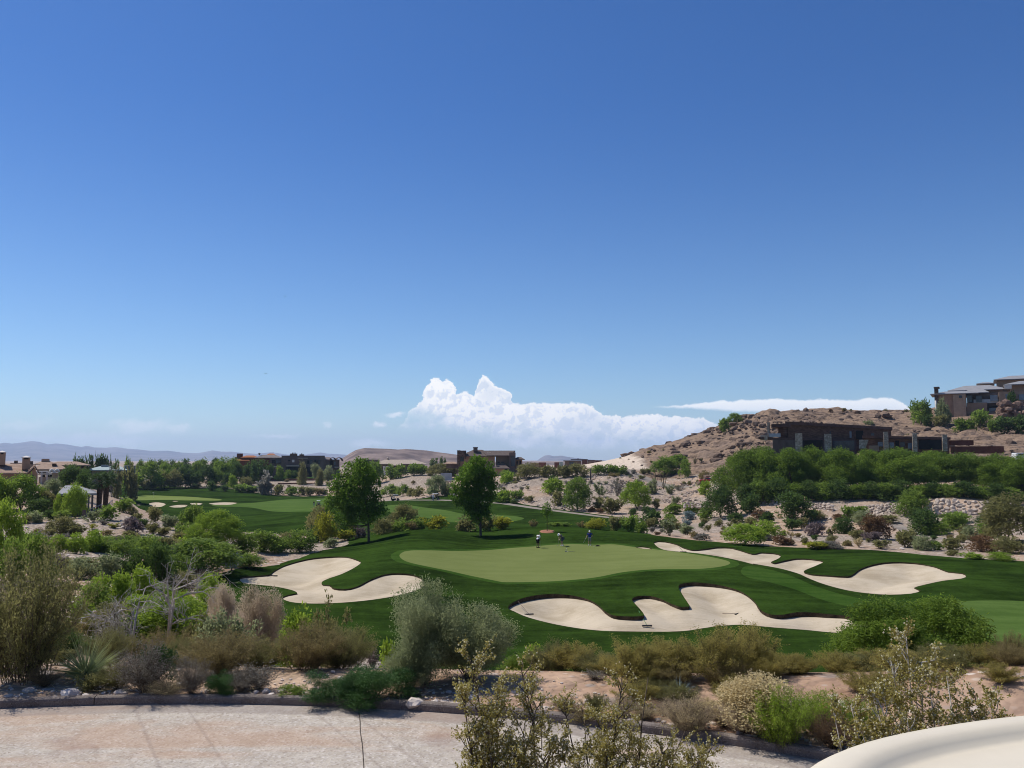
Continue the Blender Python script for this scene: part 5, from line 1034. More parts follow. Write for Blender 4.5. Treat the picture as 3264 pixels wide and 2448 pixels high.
# ------------------------------------------------------------------ plants that are one of a kind
def lone_tree(c, bx, by, Y, lobes, label, seed, depth=0.9):
    rng = np.random.RandomState(seed); k = Y / F / _CR[c][2]
    g = P(*CP(c, bx, by), Y); g = Vector((g.x, Y, h1(g.x, Y)))
    root = empty('ash_tree', g, label=label, cat='tree', group='two lone trees by the green')
    zb = P(*CP(c, bx, by), Y).z
    lb = [((x - bx) * k, rng.uniform(-1, 1) * 1.5 * depth, (by - y) * k * 0.97 + (zb - g.z), r * k * 0.84, r * k * 0.8) for x, y, r in lobes]
    lb += [(l[0] * 0.8, -l[1] * 0.9 + rng.normal() * 0.4, l[2], l[3] * 0.85, l[4] * 0.85) for l in lb[::2]]
    fo = MB(); crown(fo, lb, 3000, 5, 0.22, 0.27, 0.17, rng, 0.25, fill=0.22, zmin=0.2)
    tr = MB(); top = Vector((lb[9][0] * 0.2, 0, lb[-1][2] * 0 + 2.6)); trunk_top = Vector(((lobes[0][0] - bx) * k * 0.55, 0, (by - lobes[0][1]) * k * 0.72))
    tr.tube([(0, 0, -0.3), (0, 0, 0.1), (-0.05, 0, 1.6), (-0.12, 0.05, 3.0), tuple(trunk_top * 0.72), tuple(trunk_top)], [0.24, 0.17, 0.145, 0.125, 0.085, 0.04], 9)
    for l in lb[:19]:
        s = max(0.28, min(0.85, (l[2] - 1.6) / trunk_top.z)); a = Vector((0, 0, 0.4)).lerp(trunk_top, s * 0.86); e = Vector(l[:3]); m = a.lerp(e, 0.55) + Vector((0, 0, -0.15))
        tr.tube([a, m, e], [0.06, 0.04, 0.015], 5)
        for q in range(3):
            f = e + Vector(tuple(rng.normal(size=3) * l[3] * 0.6)); tr.tube([m.lerp(e, 0.5), e.lerp(f, 0.4), f], [0.022, 0.014, 0.006], 4)
    for b_ in (fo, tr): b_.v = [v + np.array(g) for v in b_.v]
    fo.build('foliage', LEAF['ash'], root); tr.build('trunk', BARK, root)
lone_tree(2, 1012, 1567, 110.5, [(935, 880, 62), (860, 950, 95), (960, 965, 105), (795, 1050, 95), (900, 1075, 125), (1015, 1060, 85), (755, 1150, 90), (870, 1195, 125), (990, 1180, 100), (1065, 1250, 80), (720, 1240, 70), (660, 1228, 42), (800, 1310, 80), (900, 1320, 80), (1020, 1330, 75), (1110, 1295, 50), (785, 1400, 55), (860, 1425, 45), (705, 1060, 45), (740, 970, 35), (1085, 1160, 40)],
          'left lone tree on the turf, broad bright green crown leaning left', 3)
lone_tree(2, 1975, 1512, 113.5, [(1935, 870, 62), (2015, 890, 55), (1865, 945, 75), (1965, 975, 95), (2055, 975, 60), (1800, 1050, 70), (1900, 1075, 95), (2010, 1085, 90), (2085, 1070, 40), (1768, 1150, 60), (1870, 1180, 90), (1985, 1190, 85), (2075, 1175, 40), (1785, 1215, 38), (1900, 1270, 65), (2000, 1285, 55), (1950, 1340, 48), (1880, 1335, 32), (2030, 1330, 26), (1745, 1085, 26)],
          'right lone tree on the turf, taller darker green oval crown', 8)

# fan palms by the pavilion
def palm(c, x, y, top, Y, label, seed):
    rng = np.random.RandomState(seed); g = P(*CP(c, x, y), Y); g = Vector((g.x, Y, h1(g.x, Y))); zt = P(*CP(c, x, top), Y).z
    root = empty('fan_palm', g, label=label, cat='palm', group='fan palms by the pavilion'); hgt = zt - g.z - 1.25
    tr = MB().tube([(g.x, g.y, g.z - 0.3), (g.x, g.y, g.z + hgt * 0.3), (g.x + 0.05, g.y, g.z + hgt * 0.7), (g.x, g.y, g.z + hgt)], [0.42, 0.34, 0.40, 0.30], 10); tr.build('trunk', plain('palm_trunk', (0.10, 0.065, 0.045), 0.95, var=0.4, scale=6, bmp=0.05), root)
    fo = MB(); hub = np.array([g.x, g.y, g.z + hgt])
    for i in range(46):
        a = rng.rand() * 6.283; el = rng.uniform(-0.75, 1.15); d = np.array([math.cos(a) * math.cos(el), math.sin(a) * math.cos(el), math.sin(el)]); L = rng.uniform(0.75, 1.05)
        tip = hub + d * L + np.array([0, 0, -0.12 * L]); fo.tube([hub, hub + d * L * 0.6, tip], [0.025, 0.02, 0.012], 4, tint=0.3)
        s = unit(np.cross(d, [0, 0, 1.0])); bl = []
        for q in np.linspace(-1.25, 1.25, 11): bl.append(d * math.cos(q) + s * math.sin(q) + np.array([0, 0, -0.35 * abs(q)]))
        add_leaves(fo, np.tile(tip, (11, 1)), np.array(bl), 0.78, 0.11, rng, np.full(11, rng.rand()), wide=0.45)
    fo.build('fronds', LEAF['palm'], root)
palm(1, 852, 1205, 952, 124, 'left of two short fan palms beside the grey pavilion', 1)
palm(1, 907, 1200, 940, 127, 'right of two short fan palms beside the grey pavilion', 2)

# creosote bushes close to the camera
def creosote(name, base, tips, seed, label, stem_m, lsc=1.0, seeds=430, D_=None):
    rng = np.random.RandomState(seed); base = Vector((base[0], base[1], h1(base[0], base[1])))
    root = empty('creosote_bush', base, label=label, cat='shrub', group='creosote bushes close to the camera')
    st, fo, sd2 = MB(), MB(), MB()
    oct_v = np.array([(1, 0, 0), (-1, 0, 0), (0, 1, 0), (0, -1, 0), (0, 0, 1), (0, 0, -1)], float); oct_f = np.array([(0, 2, 4), (2, 1, 4), (1, 3, 4), (3, 0, 4), (2, 0, 5), (1, 2, 5), (3, 1, 5), (0, 3, 5)])
    for (du, dv, Y, size) in tips:
        t = P(du * 1.4756, (dv + 34) * 1.4756, Y); b = base + Vector((rng.normal() * 0.10, rng.normal() * 0.10, -0.05)); m = b.lerp(t, 0.5) + Vector((rng.normal() * 0.08, rng.normal() * 0.08, -0.06))
        ps = [b, b.lerp(m, 0.5) + Vector((rng.normal() * 0.03, rng.normal() * 0.03, 0.03)), m, m.lerp(t, 0.35) + Vector((rng.normal() * 0.03, 0, 0)), m.lerp(t, 0.7), t]
        st.tube(ps, [0.016, 0.013, 0.010, 0.007, 0.005, 0.0025], 5)
        s = np.array([[tuple(p) for p in (m.lerp(t, q * 1.0) if True else 0 for q in (0.15, 0.35, 0.55, 0.72, 0.87, 1.0))]])
        n1 = int(26 * size); sub = []
        for i in range(n1):          # side branches
            q = rng.uniform(0.18, 1.0); p0 = m.lerp(t, q); d = Vector(tuple(unit(rng.normal(size=3)))) * 0.8 + (t - m).normalized() * 0.75 + Vector((0, 0, 0.25)); L = size * rng.uniform(0.12, 0.27) * (1.2 - 0.7 * q)
            e = p0 + d.normalized() * L; pm = p0.lerp(e, 0.5) + Vector(tuple(rng.normal(size=3) * 0.012)); st.tube([p0, pm, e], [0.0042, 0.003, 0.0014], 4, cap=False)
            sub.append([tuple(p0.lerp(pm, x)) for x in (0, 0.5, 1.0)] + [tuple(pm.lerp(e, x)) for x in (0.33, 0.66, 1.0)])
        sub = np.array(sub)
        p0, p1 = twiggy(st, fo, rng, sub, int(150 * size), 0.10 * size ** 0.5, 11, 0.018 * lsc, 0.0105 * lsc, 0.0012, up=0.7, lo=0.15, leafdir=0.5, jit=0.006)
        nsd = int(seeds * size); k = rng.randint(0, len(p0), nsd); c = p0[k] + (p1[k] - p0[k]) * rng.rand(nsd, 1) + rng.normal(size=(nsd, 3)) * 0.009; r = rng.uniform(0.0038, 0.0070, nsd) * lsc
        sd2.add((c[:, None] + oct_v[None] * r[:, None, None]).reshape(-1, 3), (np.arange(nsd)[:, None, None] * 6 + oct_f[None]).reshape(-1, 3), smooth=True)
    fo.build('foliage', LEAF['creo'], root); st.build('branches', stem_m, root); sd2.build('seed_heads', LEAF['seed'], root)
creosote('c', (-0.05, 5.9), [(1018, 1392, 6.0, 1.15), (1000, 1475, 5.9, 1.1), (1072, 1455, 6.1, 1.2), (1128, 1425, 6.1, 1.2), (1160, 1490, 6.0, 1.1), (1052, 1545, 5.8, 1.1), (1110, 1570, 5.8, 1.0), (1000, 1630, 5.7, 1.0), (1190, 1580, 6.1, 0.9), (1090, 1640, 5.7, 1.0), (1030, 1600, 5.9, 1.0)], 21,
          'near creosote bush with white seed balls, left plumes before the road', TWIG)
creosote('c', (0.62, 6.1), [(1215, 1475, 6.2, 0.9), (1262, 1520, 6.2, 0.9), (1345, 1440, 6.1, 1.2), (1318, 1510, 6.0, 1.2), (1365, 1560, 6.0, 1.2), (1300, 1590, 5.9, 1.1), (1432, 1590, 6.0, 1.1), (1480, 1545, 6.2, 1.0), (1538, 1580, 6.2, 0.9), (1400, 1640, 5.8, 1.1), (1335, 1650, 5.8, 1.1), (1250, 1620, 5.8, 1.0), (1215, 1600, 6.0, 0.8), (1470, 1630, 5.9, 1.0), (1500, 1610, 6.1, 0.9), (1400, 1430, 6.2, 0.6)], 22,
          'near creosote bush with white seed balls, right plumes across the kerb', TWIG)
creosote('c', (2.55, 5.1), [(1958, 1345, 5.2, 1.1), (1925, 1395, 5.1, 1.1), (1990, 1395, 5.1, 1.1), (1880, 1450, 5.0, 1.0), (1838, 1490, 5.1, 0.9), (1905, 1495, 4.9, 1.0), (2045, 1425, 5.2, 1.0), (2010, 1465, 5.0, 1.1), (2095, 1470, 5.2, 1.0), (2150, 1475, 5.3, 0.9), (2060, 1520, 5.0, 1.1), (1960, 1520, 4.9, 1.1), (1900, 1560, 4.9, 0.9), (2120, 1530, 5.1, 1.0), (2000, 1565, 4.9, 1.0), (1860, 1540, 5.0, 0.8), (1800, 1500, 5.2, 0.6), (2180, 1530, 5.2, 0.8)], 23,
          'near creosote bush with pale bare stems rising behind the cream cart roof', PALE, 1.1)

# bare white branches of dead bushes
def dead_bush(c, base, guides, Y, label, seed):
    rng = random.Random(seed); k = Y / F / _CR[c][2]; b0 = P(*CP(c, *base), Y); g = Vector((b0.x, Y, h1(b0.x, Y)))
    root = empty('dead_bush', g, label=label, cat='dead bush'); mb = MB()
    def grow(p, d, L, r, depth):
        ps = [p]; q = p.copy(); n = 4
        for i in range(n):
            d = (d + Vector((rng.gauss(0, .22), rng.gauss(0, .22), rng.gauss(0, .20)))).normalized(); q = q + d * L / n; ps.append(q.copy())
        mb.tube(ps, [r * (1 - 0.5 * i / n) for i in range(n + 1)], 5 if r > 0.012 else 4)
        if depth:
            for i in range(rng.choice((2, 3))):
                a = ps[rng.randint(2, n)]; grow(a, (d + Vector((rng.gauss(0, .6), rng.gauss(0, .5), rng.gauss(0.1, .5)))).normalized(), L * rng.uniform(.5, .75), r * 0.55, depth - 1)
    for gd in guides:
        pts = [g + Vector((0, 0, -0.1))] + [P(*CP(c, *q), Y + rng.uniform(-0.7, 0.7)) for q in gd]
        n = len(pts); mb.tube(pts, [0.035 - 0.022 * i / n for i in range(n)], 6)
        for i in range(1, n):
            for q in range(3 if i > 1 else 1):
                a = pts[i].lerp(pts[i - 1], rng.random() * 0.6); d = (pts[i] - pts[i - 1]).normalized() + Vector((rng.gauss(0, .6), rng.gauss(0, .5), rng.gauss(.15, .5)))
                grow(a, d.normalized(), 0.55 * rng.uniform(.6, 1.2), 0.014, 2)
    mb.build('branches', PALE, root)
dead_bush(5, (975, 765), [[(985, 640), (900, 575), (800, 560), (690, 520), (590, 545)], [(980, 600), (1000, 470), (900, 480), (800, 560)], [(940, 690), (850, 600), (740, 700), (640, 690)], [(1010, 560), (1040, 420), (1130, 410)]], 25.5, 'bare white branched dead bush, the left one below the gravel slope', 5)
dead_bush(5, (1240, 760), [[(1265, 490), (1290, 400), (1300, 320), (1385, 235)], [(1270, 450), (1215, 350), (1120, 290), (1060, 330)], [(1300, 400), (1400, 360), (1520, 340)], [(1300, 330), (1400, 290), (1510, 250)], [(1200, 690), (1260, 600), (1340, 550), (1430, 540), (1540, 560)], [(1340, 550), (1390, 650)], [(1270, 460), (1240, 380)]], 26.0, 'bare white branched dead bush, the right one among bright green shrubs', 6)

# ocotillos: a fan of long wands
def wands(c, x, y, h, Y, n, label, seed, spread=0.35):
    rng = np.random.RandomState(seed); p = P(*CP(c, x, y), Y); g = Vector((p.x, Y, h1(p.x, Y))); hm = max(1.5, P(*CP(c, x, y - h), Y).z - g.z)
    root = empty('ocotillo', g, label=label, cat='plant', group='ocotillos at the top of the bank'); st, fo = MB(), MB()
    for i in range(n):
        a = rng.rand() * 6.28; q = spread * rng.rand() * hm; t = Vector((math.cos(a) * q, math.sin(a) * q, hm * rng.uniform(0.75, 1.02)))
        ps = [g, g + t * 0.35 + Vector((0, 0, 0.1)), g + t * 0.7, g + t]; st.tube(ps, [0.06, 0.05, 0.04, 0.025], 5)
        m = 70; w_ = rng.rand(m, 1); pp = np.array([tuple(g)]) + np.array([tuple(t)]) * (0.15 + 0.85 * w_); add_leaves(fo, pp, rng.normal(size=(m, 3)) + np.array([0, 0, 0.5]), 0.16, 0.09, rng, rng.rand(m))
    fo.build('foliage', LEAF['olive'], root); st.build('stems', TWIG, root)
wands(3, 1318, 1037, 115, 262, 8, 'ocotillo with upright wands left of its neighbour at the bank top road', 1)
wands(3, 1390, 1042, 105, 258, 8, 'ocotillo with upright wands right of its neighbour at the bank top road', 2)
wands(3, 1660, 925, 95, 300, 11, 'clump of tall thin wands on the hill foot, left of two', 3, 0.5)
wands(3, 1720, 925, 85, 300, 11, 'clump of tall thin wands on the hill foot, right of two', 4, 0.5)

# staked sapling in its ring of red earth
sp_ = P(1660 + 620 / 7.3733, 1660 + 280 / 7.3733, 114.0); sg = Vector((sp_.x, 114.0, h1(sp_.x, 114.0)))
rngs = np.random.RandomState(5)
root = empty('sapling', sg, label='small dark leaved sapling in a ring of bare red earth beyond the golfers', cat='tree')
tr = MB().tube([sg - Vector((0, 0, 0.2)), sg + Vector((0, 0, 1.6)), sg + Vector((-0.1, 0, 3.0))], [0.06, 0.045, 0.02], 6); tr.tube([sg + Vector((0.25, 0, -0.2)), sg + Vector((0.25, 0, 1.5))], 0.03, 6)
tr.build('trunk', BARK, root)
fo = MB(); crown(fo, [(-0.1, 0, 3.2, 0.45, 0.5), (0.15, 0, 2.7, 0.4, 0.4), (-0.3, 0.1, 2.5, 0.35, 0.35), (-0.1, 0, 2.0, 0.25, 0.35)], 160, 4, 0.12, 0.17, 0.11, rngs, 0.2); fo.v = [v + np.array(sg) for v in fo.v]; fo.build('foliage', LEAF['ash'], root)
mb = MB(); aa = np.linspace(0, 2 * math.pi, 40, endpoint=False); vs = [(sg.x, sg.y, h1(sg.x, sg.y) + 0.09)]
for r in (0.6, 0.9, 1.0):
    for a in aa:
        x, y = sg.x + math.cos(a) * 0.98 * r * (1 + 0.03 * math.sin(5 * a)), sg.y + math.sin(a) * 1.7 * r
        vs.append((x, y, h1(x, y) + (0.09 if r < 1 else -0.02)))
mb.add(vs, [(0, 1 + i, 1 + (i + 1) % 40) for i in range(40)] + [(1 + k * 40 + i, 41 + k * 40 + i, 41 + k * 40 + (i + 1) % 40, 1 + k * 40 + (i + 1) % 40) for k in range(2) for i in range(40)], smooth=True)
mb.build('bare_earth', plain('red_earth', (0.30, 0.145, 0.090), 0.95, var=0.15, scale=3), kind='structure')

# ------------------------------------------------------------------ stones
def rock_mesh(seed, sub=2, rough=0.28):
    bm = bmesh.new(); bmesh.ops.create_icosphere(bm, subdivisions=sub, radius=1.0); rr = random.Random(seed); o = Vector((rr.uniform(0, 50), rr.uniform(0, 50), rr.uniform(0, 50)))
    pl = [(Vector((rr.gauss(0, 1), rr.gauss(0, 1), rr.gauss(0, 1))).normalized(), rr.uniform(0.5, 0.85)) for _ in range(7)]
    for v in bm.verts:
        p = v.co.copy()
        for n, d in pl:
            e = p.dot(n)
            if e > d: p -= n * (e - d) * 0.85
        v.co = p * (1 + mnoise.fractal(v.co * 1.3 + o, 0.9, 2.1, 3) * rough)
    vs = np.array([tuple(v.co) for v in bm.verts]); fs = [tuple(v.index for v in f.verts) for f in bm.faces]; bm.free(); return vs, fs
RK = [rock_mesh(i) for i in range(6)]; RK1 = [rock_mesh(20 + i, 1, 0.2) for i in range(6)]
def stone_mat(name, lo, hi, bmpd=0.03):
    m, t, b = mat(name, 0.92); p = pos(t); a = t.noise(p, 2.5, 5.0, 0.65); f = t.noise(p, 14.0, 4.0, 0.7)
    isl = t.node('ShaderNodeNewGeometry').outputs['Random Per Island']
    c = t.mix(t.m('ADD', t.m('MULTIPLY', t.mr(a, 0.3, 0.7), 0.5), t.m('MULTIPLY', isl, 0.5)), lo, hi); t.put(b.inputs['Base Color'], c); bump(t, b, t.m('ADD', a, t.m('MULTIPLY', f, 0.4)), 0.7, bmpd); return m
M_PALEROCK = stone_mat('pale_rock', (0.44, 0.36, 0.30), (0.68, 0.60, 0.53)); M_BOULD = stone_mat('wall_boulder', (0.26, 0.20, 0.16), (0.60, 0.50, 0.41), 0.08); M_DARKROCK = stone_mat('dark_rock', (0.085, 0.058, 0.044), (0.25, 0.18, 0.135), 0.2); M_RUBBLE = stone_mat('rubble', (0.22, 0.17, 0.135), (0.52, 0.43, 0.35), 0.1)
def put_rock(mb, c, s, rr, lst, flat=0.7, mi=0):
    v, f = rr.choice(lst); rz = rr.uniform(0, 6.28); q = np.array([[math.cos(rz), -math.sin(rz), 0], [math.sin(rz), math.cos(rz), 0], [0, 0, 1]])
    mb.add((v * np.array([s * rr.uniform(.8, 1.2), s * rr.uniform(.7, 1.1), s * flat * rr.uniform(.8, 1.15)])) @ q.T + np.array(c), f, mi=mi)
rr = random.Random(4)
for c, x, y, w_, lab in ((5, 590, 1000, 105, 'flat pale rock under the spiky desert spoon'), (5, 530, 1118, 115, 'pale block of rock just behind the kerb below the desert spoon'), (5, 640, 1122, 50, 'small pale rock right of the pale block behind the kerb'), (5, 895, 1100, 70, 'pale rock at the foot of the grey twiggy bush'), (5, 215, 1090, 90, 'shaded grey rock behind the kerb at the far left'), (5, 60, 1130, 60, 'small shaded rock nearest the left edge at the kerb'),
                        (5, 1820, 1078, 90, 'flat pale rock behind the kerb right of the small juniper'), (6, 110, 1095, 75, 'pale rock topmost in the small heap left of the junipers'), (6, 150, 1118, 60, 'pale rock in front of the heap left of the junipers'), (6, 40, 1100, 50, 'pale rock leftmost in the small heap left of the junipers'), (6, 605, 1125, 62, 'pale round rock in the left juniper'), (6, 515, 1130, 45, 'small brown rock left of the round rock in the juniper'),
                        (6, 1235, 1195, 165, 'long pale boulder at the kerb below the tamarisk'), (6, 1360, 1212, 80, 'pale rock touching the long boulder at its right end'), (6, 1480, 1225, 70, 'pale rock at the kerb beside the near creosote plume'), (7, 370, 1285, 100, 'pale slab behind the kerb seen through the near creosote'), (7, 1780, 1400, 60, 'tan rock at the kerb below the straw bush'), (7, 1725, 1425, 50, 'small pale rock below the tan rock at the kerb'), (7, 1840, 1430, 55, 'pale rock between the straw bush and the green broom'),
                        (4, 630, 1295, 40, 'pale boulder alone on sand below the boulder wall'), (4, 1215, 1540, 50, 'white boulder by the turf edge below the rusty bush'), (6, 860, 1135, 40, 'small pale rock at the right juniper'), (5, 770, 1105, 40, 'small pale rock midway below the desert spoon and twiggy bush')):
    u, v = CP(c, x, y); g = G(u, v); k = g.y / F / _CR[c][2]; mb = MB(); put_rock(mb, (0, 0, 0), w_ * k * 0.55, rr, RK, 0.55)
    o = mb.build('rock', M_PALEROCK if c != 5 or x > 250 else M_BOULD, label=lab, cat='rock', group='loose rocks'); o.location = (g.x, g.y, g.z + w_ * k * 0.12)
# boulder walls under the mesquites
def boulder_wall(c, x0, x1, yt0, yt1, yb0, yb1, Y0, Y1, size, label, seed):
    rr = random.Random(seed); mb = MB(); k = _CR[c][2]; nx = int((x1 - x0) / size)
    for i in range(nx):
        t = (i + 0.5) / nx; x = x0 + (x1 - x0) * t; yt, yb, Y = yt0 + (yt1 - yt0) * t, yb0 + (yb1 - yb0) * t, Y0 + (Y1 - Y0) * t; ny = max(1, int((yb - yt) / (size * 0.68)))
        for j in range(ny + 1):
            f = (j + (0.5 if i % 2 else 0.2)) / (ny + 0.6); p = P(*CP(c, x + rr.uniform(-.25, .25) * size, yb + (yt - yb) * f), Y + f * 2.2); s = size * Y / F / k * 0.62 * rr.uniform(.72, 1.22); put_rock(mb, tuple(p), s, rr, RK, 0.78)
    root = P(*CP(c, (x0 + x1) / 2, yb0), Y0); o = mb.build('boulder_wall', M_BOULD, label=label, cat='wall', group='boulder retaining walls'); return o
boulder_wall(4, 1380, 2120, 1130, 1165, 1245, 1330, 152, 145, 44, 'boulder retaining wall at the right, pale stones largest at its right end', 1)
boulder_wall(4, 760, 1370, 1200, 1150, 1270, 1250, 160, 153, 30, 'low broken boulder wall in the shade of the mesquite row, middle section', 2)
boulder_wall(4, 430, 665, 1150, 1180, 1240, 1260, 165, 160, 30, 'boulder wall section beside the tall wooden post', 3)
boulder_wall(4, -20, 270, 1110, 1120, 1180, 1210, 176, 170, 28, 'boulder wall section farthest left below the mesquite row', 4)
boulder_wall(3, 1560, 1760, 1225, 1225, 1262, 1262, 178, 174, 26, 'short reddish boulder row left of the dense dark mesquite', 5)
# rocks of the hill and rubble of the bank: nobody could count them
mb = MB(); rr = random.Random(9); n = 0
while n < 1700:
    Y = 225 * (375 / 225) ** rr.random(); x = Y * rr.uniform(0.13, 0.60)
    if x < 66 - (Y - 195) * 0.2 and Y < 300: continue
    q = mnoise.noise(Vector((x * 0.022 + 3, Y * 0.014, 7.7))) + 0.35 * mnoise.noise(Vector((x * 0.09, Y * 0.05, 1.1)))
    if q < 0.02 and rr.random() > 0.12: continue
    z = h1(x, Y); s = rr.uniform(0.5, 1.0) * (2.4 if rr.random() < 0.14 else 0.95); put_rock(mb, (x, Y, z + s * 0.25), s, rr, RK1, 0.6); n += 1
mb.build('hill_rocks', M_DARKROCK, kind='stuff')
mb = MB(); n = 0
while n < 2400:
    Y = rr.uniform(206, 285); x = rr.uniform(-30, 64)
    if inside(TURF, np.array([x]), np.array([Y]))[0] or inside(CPATH, np.array([x]), np.array([Y]))[0] or inside(HROAD, np.array([x]), np.array([Y]))[0]: continue
    if mnoise.noise(Vector((x * 0.05, Y * 0.05, 2.0))) < -0.12: continue
    s = rr.uniform(0.15, 0.55); put_rock(mb, (x, Y, h1(x, Y) + s * 0.3), s, rr, RK1, 0.7); n += 1
mb.build('bank_rubble', M_RUBBLE, kind='stuff')
mb = MB(); n = 0
while n < 900:
    Y = 26 * (122 / 26) ** rr.random(); x = -Y * rr.uniform(0.28, 0.62)
    if inside(TURF, np.array([x]), np.array([Y]))[0]: continue
    s = rr.uniform(0.04, 0.16) * (0.6 + Y / 70); put_rock(mb, (x, Y, h1(x, Y) + s * 0.25), s, rr, RK1, 0.6); n += 1
mb.build('slope_rubble', M_PALEROCK, kind='stuff')
mb = MB(); n = 0
while n < 1500:
    a = rad(rr.uniform(-32, 62)); dr = 0.2 + abs(rr.gauss(0, 0.9)); x, y = KC[0] + math.sin(a) * (KR + dr), KC[1] + math.cos(a) * (KR + dr); s = rr.uniform(0.012, 0.05) * (2.0 if rr.random() < 0.08 else 1)
    put_rock(mb, (x, y, h1(x, y) + s * 0.3), s, rr, RK1, 0.6); n += 1
mb.build('kerbside_gravel', M_PALEROCK, kind='stuff')
# straw and dead twigs lying behind the kerb
mb = MB(); n = 2600; rg = np.random.RandomState(3); a = np.radians(rg.uniform(-32, 60, n)); dr = 0.25 + np.abs(rg.normal(size=n)) * 1.6; x, y = KC[0] + np.sin(a) * (KR + dr), KC[1] + np.cos(a) * (KR + dr)
add_leaves(mb, np.column_stack([x, y, H(x, y) + 0.03 + 0.05 * rg.rand(n)]), rg.normal(size=(n, 3)) * np.array([1, 1, 0.22]), 0.16, 0.010, rg, rg.rand(n)); mb.build('twig_litter', LEAF['straw'], kind='stuff')
# ------------------------------------------------------------------ houses and walls
def Xz(c, x, y, Y):
    # along-the-front and height coordinates in the frame of the house being built, which faces the camera
    p = P(*CP(c, x, y), 1.0); ph = MB.FRAME or 0.0; s = Y / math.cos(ph) * math.tan(math.atan(p.x) - ph); return s, p.z * (Y - s * math.sin(ph))
def free(): MB.FRAME = None
def hbox(mb, c, x0, x1, yt, yb, Y, dep, zdown=0.0, mi=0):
    """a box whose front face fills the photo rectangle at distance Y and that runs dep metres back"""
    xa, zt = Xz(c, x0, yt, Y); xb, zb = Xz(c, x1, yb, Y); return mb.box(xa, xb, Y, Y + dep, zb - zdown, zt, mi)
def oblique(mb, c, x0, Y0, x1, Y1, yt0, yb0, dep, zdown=0.0):
    """a block whose front runs obliquely from (x0, Y0) to (x1, Y1); heights are read at its near end"""
    xa, zt = Xz(c, x0, yt0, Y0); _, zb = Xz(c, x0, yb0, Y0); xb, _ = Xz(c, x1, yt0, Y1)
    n = Vector((0.0, dep))
    return mb.prism([(xa, Y0), (xb, Y1), (xb + n.x, Y1 + n.y), (xa + n.x, Y0 + n.y)], zb - zdown, zt)
def hip(mb, c, x0, x1, ye, yr, Y, dep, over=0.6, xr0=None, xr1=None, th=0.25):
    """hip roof: eaves at ye across (x0, x1), ridge at yr between xr0 and xr1"""
    xa, ze = Xz(c, x0, ye, Y); xb, _ = Xz(c, x1, ye, Y); Ym = Y + dep / 2; _, zr = Xz(c, x0, yr, Ym); zr = max(zr, ze + 0.25)
    ra = Xz(c, xr0, yr, Ym)[0] if xr0 is not None else xa + (xb - xa) * 0.25; rb = Xz(c, xr1, yr, Ym)[0] if xr1 is not None else xb - (xb - xa) * 0.25
    a, b, f, k = xa - over, xb + over, Y - over, Y + dep + over
    v = [(a, f, ze), (b, f, ze), (b, k, ze), (a, k, ze), (ra, Ym, zr), (rb, Ym, zr), (a, f, ze - th), (b, f, ze - th), (b, k, ze - th), (a, k, ze - th)]
    return mb.add(v, [(0, 1, 5, 4), (1, 2, 5), (2, 3, 4, 5), (3, 0, 4), (6, 7, 1, 0), (7, 8, 2, 1), (8, 9, 3, 2), (9, 6, 0, 3), (9, 8, 7, 6)])
def tile_mat(name, lo, hi, sc=3.2):
    m, t, b = mat(name, 0.9); p = pos(t); s = t.node('ShaderNodeSeparateXYZ'); t.put(s.inputs[0], p)
    wv = t.m('SINE', t.m('MULTIPLY', s.outputs[2], 26.0)); wx = t.m('SINE', t.m('MULTIPLY', t.m('ADD', s.outputs[0], s.outputs[1]), 17.0)); n = t.noise(p, 1.2, 4.0, 0.6); k = t.noise(p, 9.0, 2.0)
    f = t.m('ADD', t.m('ADD', t.m('MULTIPLY', n, 0.5), t.m('MULTIPLY', k, 0.35)), t.m('MULTIPLY', wv, 0.07)); t.put(b.inputs['Base Color'], t.mix(t.mr(f, 0.3, 0.62), lo, hi)); bump(t, b, t.m('ADD', wv, wx), 0.5, 0.05); return m
def siding(name, lo, hi):
    m, t, b = mat(name, 0.85); p = pos(t); s = t.node('ShaderNodeSeparateXYZ'); t.put(s.inputs[0], p)
    wv = t.m('FRACT', t.m('MULTIPLY', s.outputs[2], 4.0)); n = t.noise(t.vm('MULTIPLY', p, (0.6, 0.6, 5.0)), 1.0, 4.0, 0.6); t.put(b.inputs['Base Color'], t.mix(t.mr(n, 0.3, 0.7), lo, hi)); bump(t, b, t.mr(wv, 0.0, 0.12), 0.6, 0.03); return m
def stone_wall_mat(name, lo, hi, sc):
    m, t, b = mat(name, 0.92); p = pos(t); q = t.vm('MULTIPLY', p, (sc, sc, sc * 1.8)); k = t.vor(q, 1.0, 'Color'); d = t.vor(q, 1.0, feature='DISTANCE_TO_EDGE'); ks = t.node('ShaderNodeSeparateColor'); t.put(ks.inputs[0], k)
    c = t.mix(ks.outputs[0], lo, hi); t.put(b.inputs['Base Color'], t.mix(t.mr(d, 0.0, 0.06), tuple(x * 0.5 for x in lo), c)); bump(t, b, t.mr(d, 0.0, 0.12), 0.6, 0.05); return m
TILE = tile_mat('clay_tile_roof', (0.26, 0.175, 0.125), (0.46, 0.345, 0.265)); TILE_O = tile_mat('orange_tile_roof', (0.30, 0.12, 0.055), (0.44, 0.19, 0.09)); TILE_G = tile_mat('grey_tile_roof', (0.17, 0.145, 0.135), (0.27, 0.235, 0.22)); TILE_P = tile_mat('pale_tile_roof', (0.36, 0.29, 0.23), (0.50, 0.42, 0.34)); TILE_B = tile_mat('brown_tile_roof', (0.10, 0.078, 0.068), (0.17, 0.135, 0.118)); TEAL = plain('teal_metal_roof', (0.30, 0.36, 0.34), 0.6, 0.0, 0.12, 0.6); GREYR = plain('grey_metal_roof', (0.27, 0.262, 0.26), 0.6, 0.0, 0.1, 0.6)
